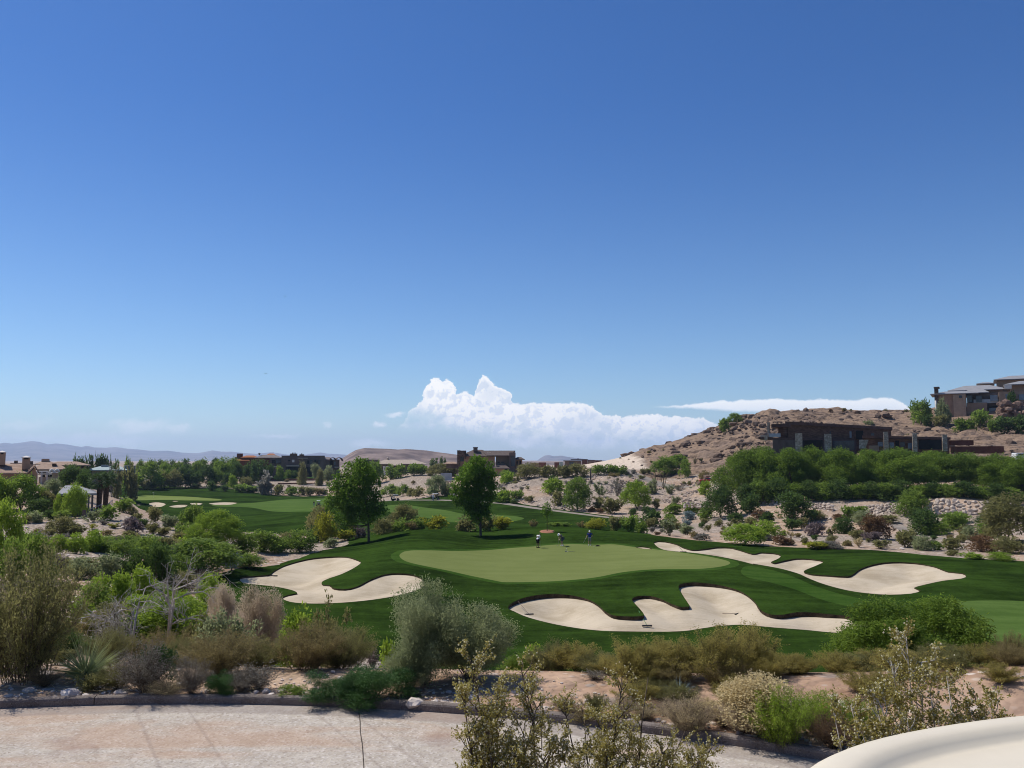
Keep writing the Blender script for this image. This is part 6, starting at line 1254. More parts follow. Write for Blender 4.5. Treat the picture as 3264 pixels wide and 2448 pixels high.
STUC = plain('tan_stucco', (0.34, 0.225, 0.155), 0.9, var=0.1, scale=0.7, bmp=0.01); STUC_P = plain('pale_stucco', (0.46, 0.37, 0.30), 0.9, var=0.08, scale=0.7); STUC_D = plain('dark_stucco', (0.15, 0.112, 0.096), 0.9, var=0.15, scale=0.6); RED_D = plain('dark_red_wall', (0.16, 0.062, 0.042), 0.85, var=0.18, scale=0.6); WHITE = plain('white_render', (0.66, 0.61, 0.54), 0.85, var=0.06, scale=0.8)
WOOD = siding('wood_siding', (0.085, 0.049, 0.035), (0.175, 0.100, 0.070)); FASC = plain('fascia_wood', (0.105, 0.055, 0.040), 0.8, var=0.2, scale=0.5); PIER = stone_wall_mat('pale_stone_pier', (0.32, 0.25, 0.18), (0.56, 0.46, 0.35), 2.0); STONE_D = stone_wall_mat('dark_stone', (0.07, 0.045, 0.032), (0.17, 0.115, 0.085), 1.6); TERR = stone_wall_mat('red_brown_stone', (0.10, 0.045, 0.030), (0.24, 0.12, 0.085), 0.7)
GLASS = plain('window_glass', (0.045, 0.058, 0.075), 0.12, 0.0, 0.3, 0.4); GLASSB = plain('blue_window_glass', (0.16, 0.20, 0.25), 0.15, 0.0, 0.2, 0.4); DARK = plain('dark_opening', (0.012, 0.011, 0.011), 0.7, var=0.3, scale=0.5); RAIL = plain('railing_glass', (0.32, 0.34, 0.36), 0.25, 0.0, 0.1, 0.6)  # DARK is near-black paint standing in for shade inside openings
def house(name, c, x, y, Y, label, cat='house', group='houses of the golf course', name_='house'):
    g = P(*CP(c, x, y), 1.0); MB.FRAME = math.atan(g.x); g = g * Y; return empty(name_, (g.x, g.y + 3, g.z), label=label, cat=cat, group=group)
def part(root, nm, material, c, *rects, dep=6.0, zdown=0.0, label=None):
    """one part: boxes given as (x0, x1, ytop, ybottom, Y[, depth])"""
    mb = MB()
    for r in rects: hbox(mb, c, *r[:5], r[5] if len(r) > 5 else dep, zdown)
    return mb.build(nm, material, root, label=label)

# wooden house under the rocky hill
h = house('h', 9, 900, 640, 205, 'long flat-roofed brown wood house with pale stone piers below the rocky hill')
mb = MB(); oblique(mb, 9, 282, 186, 1126, 227, 440, 560, 13, 3); w1 = mb.build('wall', WOOD, h)
mb = MB(); oblique(mb, 9, 262, 184.4, 1136, 226.5, 417, 442, 16); mb.build('roof', FASC, h)
mb = MB(); oblique(mb, 9, 160, 180, 842, 210, 566, 660, 9, 4); mb.build('lower_wall', STUC_D, h)
mb = MB(); oblique(mb, 9, 50, 176.5, 842, 209, 545, 562, 12); mb.build('lower_roof', FASC, h)
mb = MB(); oblique(mb, 9, 905, 192, 1600, 214, 556, 665, 9, 4); mb.build('wing_wall', WOOD, h)
mb = MB(); oblique(mb, 9, 890, 190.5, 1612, 213.5, 532, 552, 11); mb.build('wing_roof', FASC, h)
part(h, 'upper_room', WOOD, 9, (205, 282, 438, 560, 188, 8)); part(h, 'eave', FASC, 9, (150, 300, 440, 462, 184, 10)); part(h, 'lattice_screen', WOOD, 9, (243, 276, 450, 535, 184.5, 0.5))
for r in ((115, 129, 425, 545, 182, 3.0), (343, 403, 515, 665, 179.5, 1.2), (580, 643, 520, 665, 186, 1.2), (1064, 1110, 503, 680, 190.5, 1.4), (1300, 1345, 515, 670, 198, 1.4), (1545, 1590, 525, 660, 206, 1.4), (60, 118, 530, 572, 178, 0.5)): part(h, 'stone_pier', PIER, 9, r)
xq, zq = Xz(9, 868, 568, 188); xw, zw = Xz(9, 905, 640, 188); MB().add([(xq, 188, zq), (xq + 1.9, 188, zq), (xw + 0.3, 188, zw), (xw - 1.0, 188, zw), (xq, 189, zq), (xq + 1.9, 189, zq), (xw + 0.3, 189, zw), (xw - 1.0, 189, zw)], [(3, 2, 1, 0), (4, 5, 6, 7), (0, 1, 5, 4), (1, 2, 6, 5), (2, 3, 7, 6), (3, 0, 4, 7)]).build('leaning_pier', PIER, h)
def on_front(x0, Y0, x1, Y1, x): return Y0 + (Y1 - Y0) * (x - x0) / (x1 - x0)
for x0, x1, yt, yb, m_ in ((760, 806, 500, 552, GLASSB), (815, 902, 494, 562, DARK), (600, 636, 500, 530, GLASS), (945, 990, 515, 535, GLASS)): part(h, 'window', m_, 9, (x0, x1, yt, yb, on_front(282, 186, 1126, 227, (x0)) - 0.35, 0.9))  # the DARK one is an open gap, its shade painted near black
for x0, x1, yt, yb, m_ in ((1018, 1060, 585, 622, GLASSB), (1114, 1152, 590, 632, GLASSB), (1160, 1196, 575, 640, DARK), (1200, 1240, 588, 624, GLASS), (1262, 1298, 594, 640, GLASSB), (1352, 1540, 570, 645, DARK)): part(h, 'window', m_, 9, (x0, x1, yt, yb, on_front(905, 192, 1600, 214, x0) - 0.4, 0.9))
part(h, 'window', DARK, 9, (410, 570, 572, 650, 188.5, 0.6)); part(h, 'window', GLASS, 9, (650, 830, 575, 650, 199, 0.6)); part(h, 'balcony_rail', RAIL, 9, (130, 226, 516, 545, 178.2, 0.2)); part(h, 'garden_wall', RED_D, 9, (1592, 1802, 572, 612, 216, 0.6), (1612, 2050, 622, 680, 207, 0.7)); part(h, 'planter', STUC, 9, (945, 1030, 615, 660, 189.5, 2.0))

# house high on the hill, running out of the picture
h = house('h', 9, 1850, 370, 335, 'tan house with grey hip roofs high on the hill at the right edge')
part(h, 'wall', STUC, 9, (1480, 1745, 196, 372, 330, 12), dep=12, zdown=6); part(h, 'tower_wall', plain('warm_stucco', (0.40, 0.27, 0.18), 0.9, var=0.1, scale=0.6), 9, (1632, 1742, 200, 372, 327.5, 2.4), zdown=6); part(h, 'recessed_wall', STUC_D, 9, (1745, 2020, 190, 300, 334, 8)); part(h, 'base_wall', STUC, 9, (1745, 1915, 268, 372, 331, 12), zdown=6); part(h, 'lower_recess', DARK, 9, (1915, 2010, 296, 372, 333, 6), zdown=4)
mb = MB(); hip(mb, 9, 1480, 1810, 196, 177, 330, 12, 1.4); hip(mb, 9, 1620, 2046, 168, 132, 340, 14, 1.4); hip(mb, 9, 1740, 1900, 186, 150, 333, 10, 1.2); hip(mb, 9, 1850, 1945, 110, 100, 352, 10, 1.2); hip(mb, 9, 2000, 2420, 78, 50, 356, 14, 1.6); hip(mb, 9, 2090, 2480, 118, 92, 330, 14, 1.8); mb.build('roof', GREYR, h)
part(h, 'upper_wall', STUC, 9, (1650, 2040, 168, 200, 341, 11), (1860, 1940, 112, 150, 353, 8), (1990, 2400, 80, 150, 357, 12)); part(h, 'right_wall', STUC, 9, (2100, 2460, 122, 200, 331, 12), (2006, 2460, 176, 300, 329, 12), zdown=5)
ck = part(h, 'chimney', STONE_D, 9, (1478, 1517, 140, 300, 329, 3.0), (1474, 1521, 136, 146, 328.8, 3.4)); part(h, 'balcony_rail', RAIL, 9, (1800, 2005, 240, 266, 331.2, 0.15))
for r in ((1745, 1790, 208, 262), (1935, 1998, 204, 250), (1820, 1870, 210, 258), (1925, 1985, 310, 362), (2170, 2250, 198, 244), (2280, 2360, 198, 244), (1680, 1706, 206, 226), (2060, 2140, 196, 230)): part(h, 'window', GLASSB if r[0] > 1900 else GLASS, 9, (*r, 328.6 if r[0] > 2000 else (330.6 if r[3] < 300 else 332.6) if r[0] > 1743 else 327.2, 3.6 if 1743 < r[0] < 2000 and r[3] < 300 else 0.8))
part(h, 'soffit', WHITE, 9, (2052, 2112, 122, 150, 327.6, 1.0))
free()
mb = MB(); rr = random.Random(31)
for i in range(90):
    x = rr.uniform(2005, 2330); y = rr.uniform(262, 380); p = P(*CP(9, x, y), 318 + rr.uniform(-3, 4) - (y - 262) * 0.03); put_rock(mb, tuple(p), rr.uniform(0.8, 1.9), rr, RK1, 0.8)
mb.build('rock_outcrop', stone_mat('red_rock', (0.13, 0.082, 0.062), (0.31, 0.21, 0.16), 0.25), label='blocky reddish rock outcrop below the tan house on the hill', cat='rock outcrop')

# tile-roofed house at the left edge
h = house('h', 12, 250, 560, 155, 'tan stucco house with clay tile roof and two capped chimneys, far left')
mb = MB(); xa, ze = Xz(12, -260, 497, 150); xb, _ = Xz(12, 446, 492, 150); xr0, zr = Xz(12, -260, 362, 156.5); xr1, _ = Xz(12, 330, 384, 156.5)
mb.add([(xa, 149.4, ze), (xb, 149.4, ze), (xr1, 156.5, zr), (xr0, 156.5, zr), (xa, 163.5, ze), (xb, 163.5, ze), (xa, 149.4, ze - 0.25), (xb, 149.4, ze - 0.25), (xa, 163.5, ze - 0.25), (xb, 163.5, ze - 0.25)], [(0, 1, 2, 3), (3, 2, 5, 4), (1, 5, 2), (6, 7, 1, 0), (7, 9, 5, 1), (9, 8, 4, 5), (8, 6, 0, 4), (6, 8, 9, 7)])
gx0, gz = Xz(12, 395, 492, 148); gx1, _ = Xz(12, 585, 492, 148); gm, gr = Xz(12, 515, 384, 148)
mb.add([(gx0, 147.6, gz), (gm, 147.6, gr), (gx1, 147.6, gz), (gx0, 158, gz), (gm, 158, gr), (gx1, 158, gz), (gx0, 147.6, gz - .22), (gm, 147.6, gr - .25), (gx1, 147.6, gz - .22), (gx0, 158, gz - .22), (gm, 158, gr - .25), (gx1, 158, gz - .22)], [(0, 1, 4, 3), (1, 2, 5, 4), (6, 9, 10, 7), (7, 10, 11, 8), (0, 6, 7, 1), (1, 7, 8, 2), (3, 4, 10, 9), (4, 5, 11, 10), (0, 3, 9, 6), (2, 8, 11, 5)])
mb.build('roof', TILE, h)
mb = MB(); hbox(mb, 12, -250, 392, 500, 640, 150.2, 12, 3); a0, z0_ = Xz(12, 404, 494, 148.2); a1, _ = Xz(12, 552, 494, 148.2); am, zm_ = Xz(12, 512, 396, 148.2); _, zb_ = Xz(12, 404, 640, 148.2); zb_ -= 3
mb.add([(a0, 148.2, zb_), (a1, 148.2, zb_), (a1, 148.2, z0_ - .3), (am, 148.2, zm_ - .3), (a0, 148.2, z0_ - .3), (a0, 157.5, zb_), (a1, 157.5, zb_), (a1, 157.5, z0_ - .3), (am, 157.5, zm_ - .3), (a0, 157.5, z0_ - .3)], [(0, 1, 2, 3, 4), (9, 8, 7, 6, 5), (1, 6, 7, 2), (5, 0, 4, 9), (2, 7, 8, 3), (3, 8, 9, 4), (0, 5, 6, 1)]); mb.build('wall', STUC, h)
for x0, x1, y0, y1, Y in ((-10, 74, 186, 380, 153), (330, 440, 262, 445, 151)):
    k = part(h, 'chimney', STUC, 12, (x0, x1, y0, y1, Y, 2.6)); mb = MB(); hip(mb, 12, x0 - 4, x1 + 4, y0 + 2, y0 - 16, Y, 2.6, 0.12, (x0 + x1) / 2 - 6, (x0 + x1) / 2 + 6, 0.12); kc = mb.build('cap', WHITE, h); kc.parent = k; part(h, 'vent', DARK, 12, (x0 + 20, x1 - 22, y0 + 14, y0 + 34, Y - 0.05, 0.2)).parent = k
for r in ((440, 462, 530, 600), (470, 490, 525, 600), (330, 380, 512, 545)): part(h, 'window', GLASS, 12, (*r, 148.0 if r[0] > 400 else 150.0, 0.4))
# white pergola court beside it
h = house('h', 12, 700, 640, 172, 'cream pergola court with two small arches beside the clay tiled house', 'pergola', None, 'pergola')
part(h, 'wall', STUC_P, 12, (570, 770, 556, 700, 170, 0.5), (770, 890, 494, 620, 172, 3.0), zdown=2); part(h, 'beam', WHITE, 12, (530, 700, 470, 482, 168, 4.0), (530, 760, 510, 522, 168.5, 4.0), (700, 895, 486, 496, 171, 4.0)); part(h, 'dark_opening', DARK, 12, (598, 668, 524, 556, 170.6, 0.4), (690, 766, 526, 556, 170.6, 0.4))
for x in (530, 600, 680): part(h, 'column', WHITE, 12, (x, x + 16, 470, 700, 167.6, 0.6), zdown=1)
for x in (760, 835):
    mb = MB(); pts_ = [(lambda q: (q[0], 171.5, q[1]))(Xz(12, x + 30 * math.cos(a), 488 - 40 * math.sin(a), 171.5)) for a in np.linspace(math.pi, 0, 11)]; mb.tube(pts_, 0.22, 5); mb.build('arch', WHITE, h)
h = house('h', 12, 850, 430, 236, 'low house with broad clay tile hip roof and brick chimney, left of the palms')
mb = MB(); hip(mb, 12, 500, 950, 440, 352, 232, 16, 0.8); mb.build('roof', TILE, h); part(h, 'wall', STUC, 12, (560, 930, 442, 500, 233, 14), zdown=4); part(h, 'chimney', STONE_D, 12, (765, 826, 362, 440, 235, 2.5), (760, 831, 358, 368, 234.8, 2.9))
h = house('h', 12, 1000, 430, 262, 'farthest clay tiled house with a long pink roof on the left skyline')
mb = MB(); hip(mb, 12, 690, 1282, 380, 328, 258, 20, 1.0); hip(mb, 12, 560, 770, 362, 318, 264, 14, 0.8); mb.build('roof', TILE, h); part(h, 'wall', STUC, 12, (700, 1265, 383, 450, 259, 17), zdown=4); part(h, 'chimney', STUC, 12, (610, 722, 288, 345, 268, 3.5)); part(h, 'window', DARK, 12, (1130, 1165, 395, 435, 258.6, 0.5)); part(h, 'window', DARK, 12, (1195, 1235, 392, 430, 258.6, 0.5))
h = house('h', 12, 230, 380, 285, 'distant rooftop with two squat chimneys between the capped chimneys at left'); part(h, 'roof', TILE, 12, (150, 330, 352, 372, 285, 10)); part(h, 'wall', STUC, 12, (160, 520, 370, 420, 286, 8), zdown=3); part(h, 'chimney', STONE_D, 12, (208, 262, 314, 356, 287, 2.5)); part(h, 'chimney', STONE_D, 12, (442, 486, 322, 372, 287, 2.5))
h = house('h', 12, 1600, 460, 272, 'low house with a pale teal metal roof behind the palms')
mb = MB(); hip(mb, 12, 1310, 1830, 452, 396, 268, 18, 1.0, 1480, 1760); mb.build('roof', TEAL, h); part(h, 'wall', STUC_P, 12, (1350, 1800, 455, 520, 269, 15), zdown=3); part(h, 'roof_box', plain('grey_box', (0.24, 0.25, 0.25), 0.8), 12, (1485, 1590, 378, 412, 275, 4)); part(h, 'side_wing', plain('grey_green_wall', (0.20, 0.21, 0.19), 0.85), 12, (1830, 1990, 388, 460, 270, 8), zdown=3)
h = house('h', 12, 1150, 1000, 118, 'grey pavilion with a low hip roof and dark posts beside the palms', 'pavilion', None, 'pavilion')
mb = MB(); hip(mb, 12, 880, 1385, 800, 680, 116, 8, 0.3, 960, 1130); mb.build('roof', GREYR, h); part(h, 'wall', STUC_D, 12, (900, 1225, 812, 1040, 119, 4), zdown=3)
for x in (1226, 1290, 1345, 1000): part(h, 'post', plain('grey_post', (0.13, 0.125, 0.13), 0.8), 12, (x, x + (44 if x == 1226 else 20), 806, 1035, 116.2 if x < 1300 else 119, 0.5), zdown=2)
# stair rail from the pavilion
free()
mb = MB(); zr_ = []
for (xa_, ya_, Ya, xb_, yb_, Yb) in ((1275, 1045, 113, 1500, 955, 120), (1575, 965, 122, 1650, 895, 126)):
    for o_ in (0.0, -0.45):
        a = P(*CP(12, xa_, ya_), Ya) + Vector((0, 0, o_)); b = P(*CP(12, xb_, yb_), Yb) + Vector((0, 0, o_)); mb.tube([a, b], 0.06 if o_ == 0 else 0.04, 6)
    for t in np.linspace(0, 1, 5):
        q = a.lerp(b, t); mb.tube([(q.x, q.y, q.z + 0.45), (q.x, q.y, min(h1(q.x, q.y) - 0.1, q.z - 0.3))], 0.04, 5)
mb.build('handrail', plain('rail_metal', (0.16, 0.16, 0.17), 0.6), label='dark sloping stair handrail below the palms and pavilion', cat='handrail')
part(None, 'gate_post', STUC_D, 12, (1212, 1234, 1040, 1192, 110, 0.4)); bpy.data.objects['gate_post']['label'] = 'dark square gate post at the foot of the pavilion stair'; bpy.data.objects['gate_post']['category'] = 'post'

# long dark house in the middle distance
h = house('h', 10, 1300, 700, 455, 'long dark flat-roofed house with barrel vaults at its right end')
part(h, 'red_wall', RED_D, 10, (260, 840, 405, 600, 452, 14), zdown=4); mb = MB(); hip(mb, 10, 215, 490, 462, 430, 449, 10, 0.5); hip(mb, 10, 370, 630, 410, 378, 451, 12, 0.6); hip(mb, 10, 790, 930, 372, 344, 470, 10, 0.4); mb.build('orange_roof', TILE_O, h); mb = MB(); hip(mb, 10, 600, 1040, 414, 368, 450, 16, 0.6); mb.build('grey_roof', TILE_G, h); mb = MB(); hip(mb, 10, 1740, 1880, 444, 402, 452, 12, 0.4); mb.build('grey_roof', TILE_G, h)
part(h, 'chimney', RED_D, 10, (290, 380, 345, 440, 455, 5)); part(h, 'chimney', STONE_D, 10, (655, 678, 340, 372, 455, 2), (648, 684, 338, 346, 454.8, 2.4)); part(h, 'wall', STUC_D, 10, (1040, 1760, 386, 720, 447, 16), (840, 1040, 416, 640, 450, 12), (1760, 2010, 446, 640, 450, 12), zdown=4)
part(h, 'parapet', plain('dark_coping', (0.055, 0.043, 0.040), 0.8), 10, (1034, 1766, 380, 390, 446.6, 17)); part(h, 'roof_stack', plain('brown_stack', (0.20, 0.115, 0.075), 0.9, var=0.2), 10, (1180, 1305, 346, 384, 452, 6), (1218, 1240, 330, 348, 454, 2), (1258, 1274, 328, 348, 454, 2)); part(h, 'roof_stack', plain('brown_stack', (0.2, 0.115, 0.075)), 10, (1340, 1420, 358, 386, 452, 5), (1372, 1388, 342, 360, 454, 2))
mb = MB()
for xc, r_, yb in ((1900, 62, 470), (2010, 66, 475)):
    x0, z0v = Xz(10, xc - r_, yb, 447); x1, _ = Xz(10, xc + r_, yb, 447); _, zt_ = Xz(10, xc, 410, 447); aa = np.linspace(math.pi, 0, 14); cxx = (x0 + x1) / 2; R = (x1 - x0) / 2; hh = zt_ - z0v
    po = [(cxx + R * math.cos(a), z0v + hh * math.sin(a)) for a in aa]; pi_ = [(cxx + R * 0.88 * math.cos(a), z0v + hh * 0.85 * math.sin(a)) for a in aa]; n = 14
    v = [(x, Yq, z) for Yq in (446, 461) for (x, z) in po + pi_]; f = []
    for i in range(n - 1): f += [(i, i + 1, 2 * n + i + 1, 2 * n + i), (n + i, 3 * n + i, 3 * n + i + 1, n + i + 1), (i, n + i, n + i + 1, i + 1), (2 * n + i, 2 * n + i + 1, 3 * n + i + 1, 3 * n + i)]
    mb.add(v, f)
mb.build('barrel_vault', plain('vault_brown', (0.115, 0.055, 0.040), 0.8, var=0.15), h)
for r, m_ in (((1215, 1255, 450, 492), WHITE), ((1150, 1185, 450, 475), DARK), ((1470, 1500, 460, 520), DARK), ((1520, 1560, 455, 520), GLASS), ((1590, 1620, 450, 520), DARK), ((1660, 1690, 450, 520), GLASS), ((880, 930, 450, 510), DARK), ((950, 1030, 440, 510), GLASS), ((1850, 1900, 470, 540), DARK), ((1925, 1945, 480, 540), GLASSB), ((1110, 1560, 572, 700), DARK)): part(h, 'window', m_, 10, (*r, 446.2 if r[0] > 1040 and r[0] < 1760 else 449.2, 1.0))  # the last, widest box is a recess, its shade painted near black
part(h, 'canopy', TILE_P, 10, (1120, 1335, 545, 562, 442, 5), (865, 970, 560, 576, 446, 4), (1308, 1480, 416, 430, 444, 4), (1930, 2020, 568, 584, 446, 4))
free()
for i, (x0, x1, y0, y1, Y, lab) in enumerate(((860, 1885, 768, 818, 425, 'upper red-brown stone terrace wall below the long dark house'), (975, 1825, 838, 888, 408, 'lower red-brown stone terrace wall below the long dark house'))):
    mb = MB(); hbox(mb, 10, x0, x1, y0, y1, Y, 1.2, 2.0); mb.build('terrace_wall', TERR, label=lab, cat='wall', group='terrace walls')
mb = MB(); hbox(mb, 10, 815, 1880, 756, 766, 428, 22, 2.2); mb.build('terrace_lawn', grass_mat('terrace_grass', (0.030, 0.075, 0.012), (0.060, 0.130, 0.022)), kind='structure')

h = house('h', 2, 1300, 930, 432, 'low house with a pale broad tiled roof in front of the brown mesa'); mb = MB(); hip(mb, 2, 1080, 1500, 886, 850, 428, 16, 0.8, 1150, 1400); hip(mb, 2, 1205, 1295, 898, 878, 424, 8, 0.5); mb.build('roof', TILE_P, h); part(h, 'wall', STUC_D, 2, (1100, 1480, 888, 940, 430, 13), zdown=4); part(h, 'white_wall', WHITE, 2, (1135, 1205, 906, 940, 424, 2), zdown=3); part(h, 'side_wing', TILE_B, 2, (975, 1090, 850, 905, 436, 10), zdown=4)
mb = MB(); c_, z_ = Xz(2, 1178, 842, 436); mb.lathe([(0.05, -0.6), (0.5, -0.2), (0.7, 0.2), (0.35, 0.7), (0.05, 0.9)], (c_, 436, z_), 10); mb.build('dome_vent', STUC_P, h)

# two-storey house behind the right lone tree
h = house('h', 11, 600, 520, 350, 'two-storey brown house with chimney behind the right lone tree')
part(h, 'wall', STUC, 11, (250, 700, 286, 480, 345, 14), zdown=4); part(h, 'right_wall', plain('grey_tan_wall', (0.19, 0.15, 0.12), 0.9, var=0.1), 11, (715, 882, 284, 480, 346, 12), zdown=4); part(h, 'gable_end', STUC_D, 11, (882, 962, 246, 440, 343, 16), zdown=4); part(h, 'corner_frame', STONE_D, 11, (226, 262, 218, 440, 342.5, 8), (230, 336, 222, 232, 342.4, 4), (318, 336, 230, 262, 342.4, 4), zdown=2)
mb = MB(); hip(mb, 11, 268, 715, 290, 212, 344, 16, 0.9, 430, 540); xa, ze = Xz(11, 700, 282, 342.5); xb, _ = Xz(11, 880, 282, 342.5); xr0, zr = Xz(11, 525, 222, 351); xr1, _ = Xz(11, 958, 238, 351)
mb.add([(xa - 3, 342.5, ze), (xb, 342.5, ze), (xr1, 351, zr), (xr0, 351, zr), (xa - 3, 360, ze), (xr1, 360, zr - 0.4), (xa - 3, 342.5, ze - .35), (xb, 342.5, ze - .35), (xr1, 351, zr - .4), (xa - 3, 360, ze - .35), (xr1, 360, zr - .8)], [(0, 1, 2, 3), (3, 2, 5, 4), (6, 7, 1, 0), (7, 8, 2, 1), (8, 10, 5, 2), (10, 9, 4, 5), (9, 6, 0, 3, 4), (6, 9, 10, 8, 7)]); hip(mb, 11, 962, 1062, 332, 304, 346, 9, 0.5); hip(mb, 11, 690, 875, 445, 396, 338, 9, 0.5); mb.build('roof', TILE_B, h)
part(h, 'chimney', STUC_D, 11, (430, 482, 186, 232, 347, 3), (426, 486, 178, 190, 346.8, 3.4)); part(h, 'side_wall', STUC, 11, (965, 1046, 334, 430, 347, 8), (705, 820, 448, 560, 339, 7), zdown=3); part(h, 'low_wing', STUC_D, 11, (90, 226, 386, 415, 350, 8), zdown=1); mb = MB(); hip(mb, 11, 62, 226, 386, 362, 349, 9, 0.5); mb.build('low_roof', TILE, h)
for r, Y in (((268, 312, 300, 360), 344.6), ((905, 955, 300, 420), 342.6), ((735, 762, 362, 376), 345.6), ((780, 812, 362, 376), 345.6), ((975, 990, 350, 410), 346.6), ((1010, 1030, 350, 410), 346.6), ((822, 860, 450, 500), 345.4)): part(h, 'window', GLASS if Y < 346 else DARK, 11, (*r, Y, 0.6))
mb = MB(); c_, z_ = Xz(11, 630, 252, 342); a = np.linspace(0, 2 * math.pi, 14, endpoint=False); mb.lathe([(0.1, 0.0), (0.55, 0.12), (0.75, 0.3), (0.72, 0.32), (0.1, 0.08)], (c_, 342, z_), 14); mb.build('satellite_dish', WHITE, h)
h = house('h', 11, 90, 640, 300, 'pale grey viewing deck with glass screens left of the right lone tree', 'viewing deck', None, 'viewing_deck'); part(h, 'screen', RAIL, 11, (20, 160, 505, 600, 300, 0.3)); part(h, 'slab', STUC_P, 11, (55, 170, 606, 622, 297, 6)); part(h, 'support', STUC, 11, (100, 125, 622, 700, 298, 2), zdown=2); part(h, 'parapet', plain('grey_box', (0.24, 0.25, 0.25)), 11, (-20, 60, 545, 600, 301, 3))
h = house('h', 11, 1700, 390, 470, 'long low dark-roofed house on the skyline left of the pale graded slope'); part(h, 'roof', TILE_B, 11, (1562, 1800, 346, 358, 462, 14), (1655, 1870, 330, 340, 468, 12)); part(h, 'wall', STUC_D, 11, (1580, 1790, 358, 410, 464, 10), zdown=4); part(h, 'red_wall', RED_D, 11, (1800, 1866, 338, 392, 468, 8), (1870, 1966, 342, 392, 470, 8), (1970, 2050, 344, 392, 472, 8), (2052, 2150, 350, 390, 476, 8), zdown=4); part(h, 'parapet', STUC_P, 11, (1868, 1968, 362, 370, 466, 3)); part(h, 'chimney', STONE_D, 11, (1738, 1756, 322, 340, 470, 2)); part(h, 'window', GLASS, 11, (1640, 1700, 368, 395, 463.4, 0.5))
h = house('h', 11, 1400, 400, 500, 'cluster of low reddish villas left of the long low dark-roofed house'); part(h, 'red_wall', RED_D, 11, (1255, 1345, 372, 420, 490, 8), (1450, 1560, 370, 420, 492, 8), zdown=5); part(h, 'green_wall', TEAL, 11, (1510, 1562, 362, 400, 488, 4), zdown=3); part(h, 'roof', TILE, 11, (1140, 1260, 376, 386, 500, 10)); part(h, 'wall', STUC, 11, (1150, 1255, 386, 420, 501, 8), zdown=4)

free()
# screens and walls glimpsed between the mesquites
mb = MB()
for i in range(60):
    x = 335 + i * 10.6; xa, zt = Xz(4, x, 965, 197); _, zb = Xz(4, x, 1075, 197); mb.box(xa, xa + 0.16, 197, 197.1, zb, zt)
xa, zt = Xz(4, 330, 970, 197.15); xb, zb = Xz(4, 975, 982, 197.15); mb.box(xa, xb, 197.12, 197.2, zb, zt); xa, zt = Xz(4, 330, 1060, 197.15); xb, zb = Xz(4, 975, 1072, 197.15); mb.box(xa, xb, 197.12, 197.2, zb, zt)
mb.build('picket_fence', plain('pale_fence', (0.50, 0.50, 0.49), 0.7), label='pale picket fence glimpsed between the mesquite trunks', cat='fence')
mb = MB(); hbox(mb, 4, 1140, 1385, 1000, 1100, 190, 0.5, 2); mb.build('garden_wall', plain('brown_wall', (0.22, 0.13, 0.09), 0.9, var=0.15), label='plain brown garden wall behind the middle mesquites', cat='wall')
mb = MB(); hbox(mb, 4, 1780, 2240, 1050, 1095, 186, 0.5, 2); mb.build('garden_wall', plain('pink_wall', (0.42, 0.24, 0.19), 0.9, var=0.1), label='low pinkish garden wall behind the mesquites at the right', cat='wall')
# posts
for c, x, y, yt, Y, r, m_, lab in ((4, 425, 1235, 1108, 164, 0.11, plain('post_wood', (0.22, 0.15, 0.10), 0.9), 'tall thin wooden post in front of the boulder wall'), (3, 2015, 1395, 1268, 168, 0.12, plain('post_wood', (0.22, 0.15, 0.1)), 'thin post standing on the sand left of the mesquite row'), (9, 1496, 372, 248, 320, 0.35, WHITE, 'pale pole beside the tan house on the hill'), (3, 1400, 1425, 1368, 128, 0.09, PALE, 'short pale stake among bushes beyond the green'), (3, 762, 998, 925, 268, 0.2, plain('dark_post', (0.05, 0.045, 0.04), 0.8), 'dark post among the trees at the bank top')):
    p = P(*CP(c, x, y), Y); zt = P(*CP(c, x, yt), Y).z; zg = min(h1(p.x, Y), p.z); MB().tube([(p.x, Y, zg - 0.3), (p.x, Y, (zg + zt) / 2), (p.x, Y, zt)], [r, r * 0.95, r * 0.9], 8).build('post', m_, label=lab, cat='post')
# ------------------------------------------------------------------ golf carts
CREAM = plain('cream_plastic', (0.70, 0.615, 0.465), 0.42, var=0.025, scale=1.2); WHITEP = plain('white_plastic', (0.72, 0.72, 0.70), 0.45, var=0.03, scale=2); BLACKP = plain('black_plastic', (0.02, 0.02, 0.021), 0.6, var=0.2); SEATM = plain('seat_vinyl', (0.50, 0.45, 0.36), 0.6, var=0.06); TYRE = plain('tyre_rubber', (0.025, 0.024, 0.024), 0.85, var=0.2); RIM = plain('wheel_rim', (0.45, 0.45, 0.45), 0.4, 0.6); CHROME = plain('post_metal', (0.10, 0.10, 0.10), 0.4, 0.5); REDP = plain('red_paint', (0.42, 0.012, 0.018), 0.3, var=0.08); BAG = plain('golf_bag', (0.06, 0.06, 0.07), 0.7)
CREAM.node_tree.nodes['Principled BSDF'].inputs['Specular IOR Level'].default_value = 0.4
def super_ring(a, b, n, z, k=64):
    q = np.linspace(0, 2 * math.pi, k, endpoint=False); c, s = np.cos(q), np.sin(q)
    return [(a * np.sign(ci) * abs(ci) ** (2 / n), b * np.sign(si) * abs(si) ** (2 / n), z) for ci, si in zip(c, s)]
def rings(mb, rs_, cap_top=True, cap_bottom=True, mi=0):
    k = len(rs_[0]); v = [p for r in rs_ for p in r]; f = [(i * k + j, i * k + (j + 1) % k, (i + 1) * k + (j + 1) % k, (i + 1) * k + j) for i in range(len(rs_) - 1) for j in range(k)]
    if cap_bottom: f.append(tuple(range(k))[::-1])
    if cap_top: f.append(tuple(range((len(rs_) - 1) * k, len(rs_) * k)))
    return mb.add(v, f, mi=mi, smooth=True)
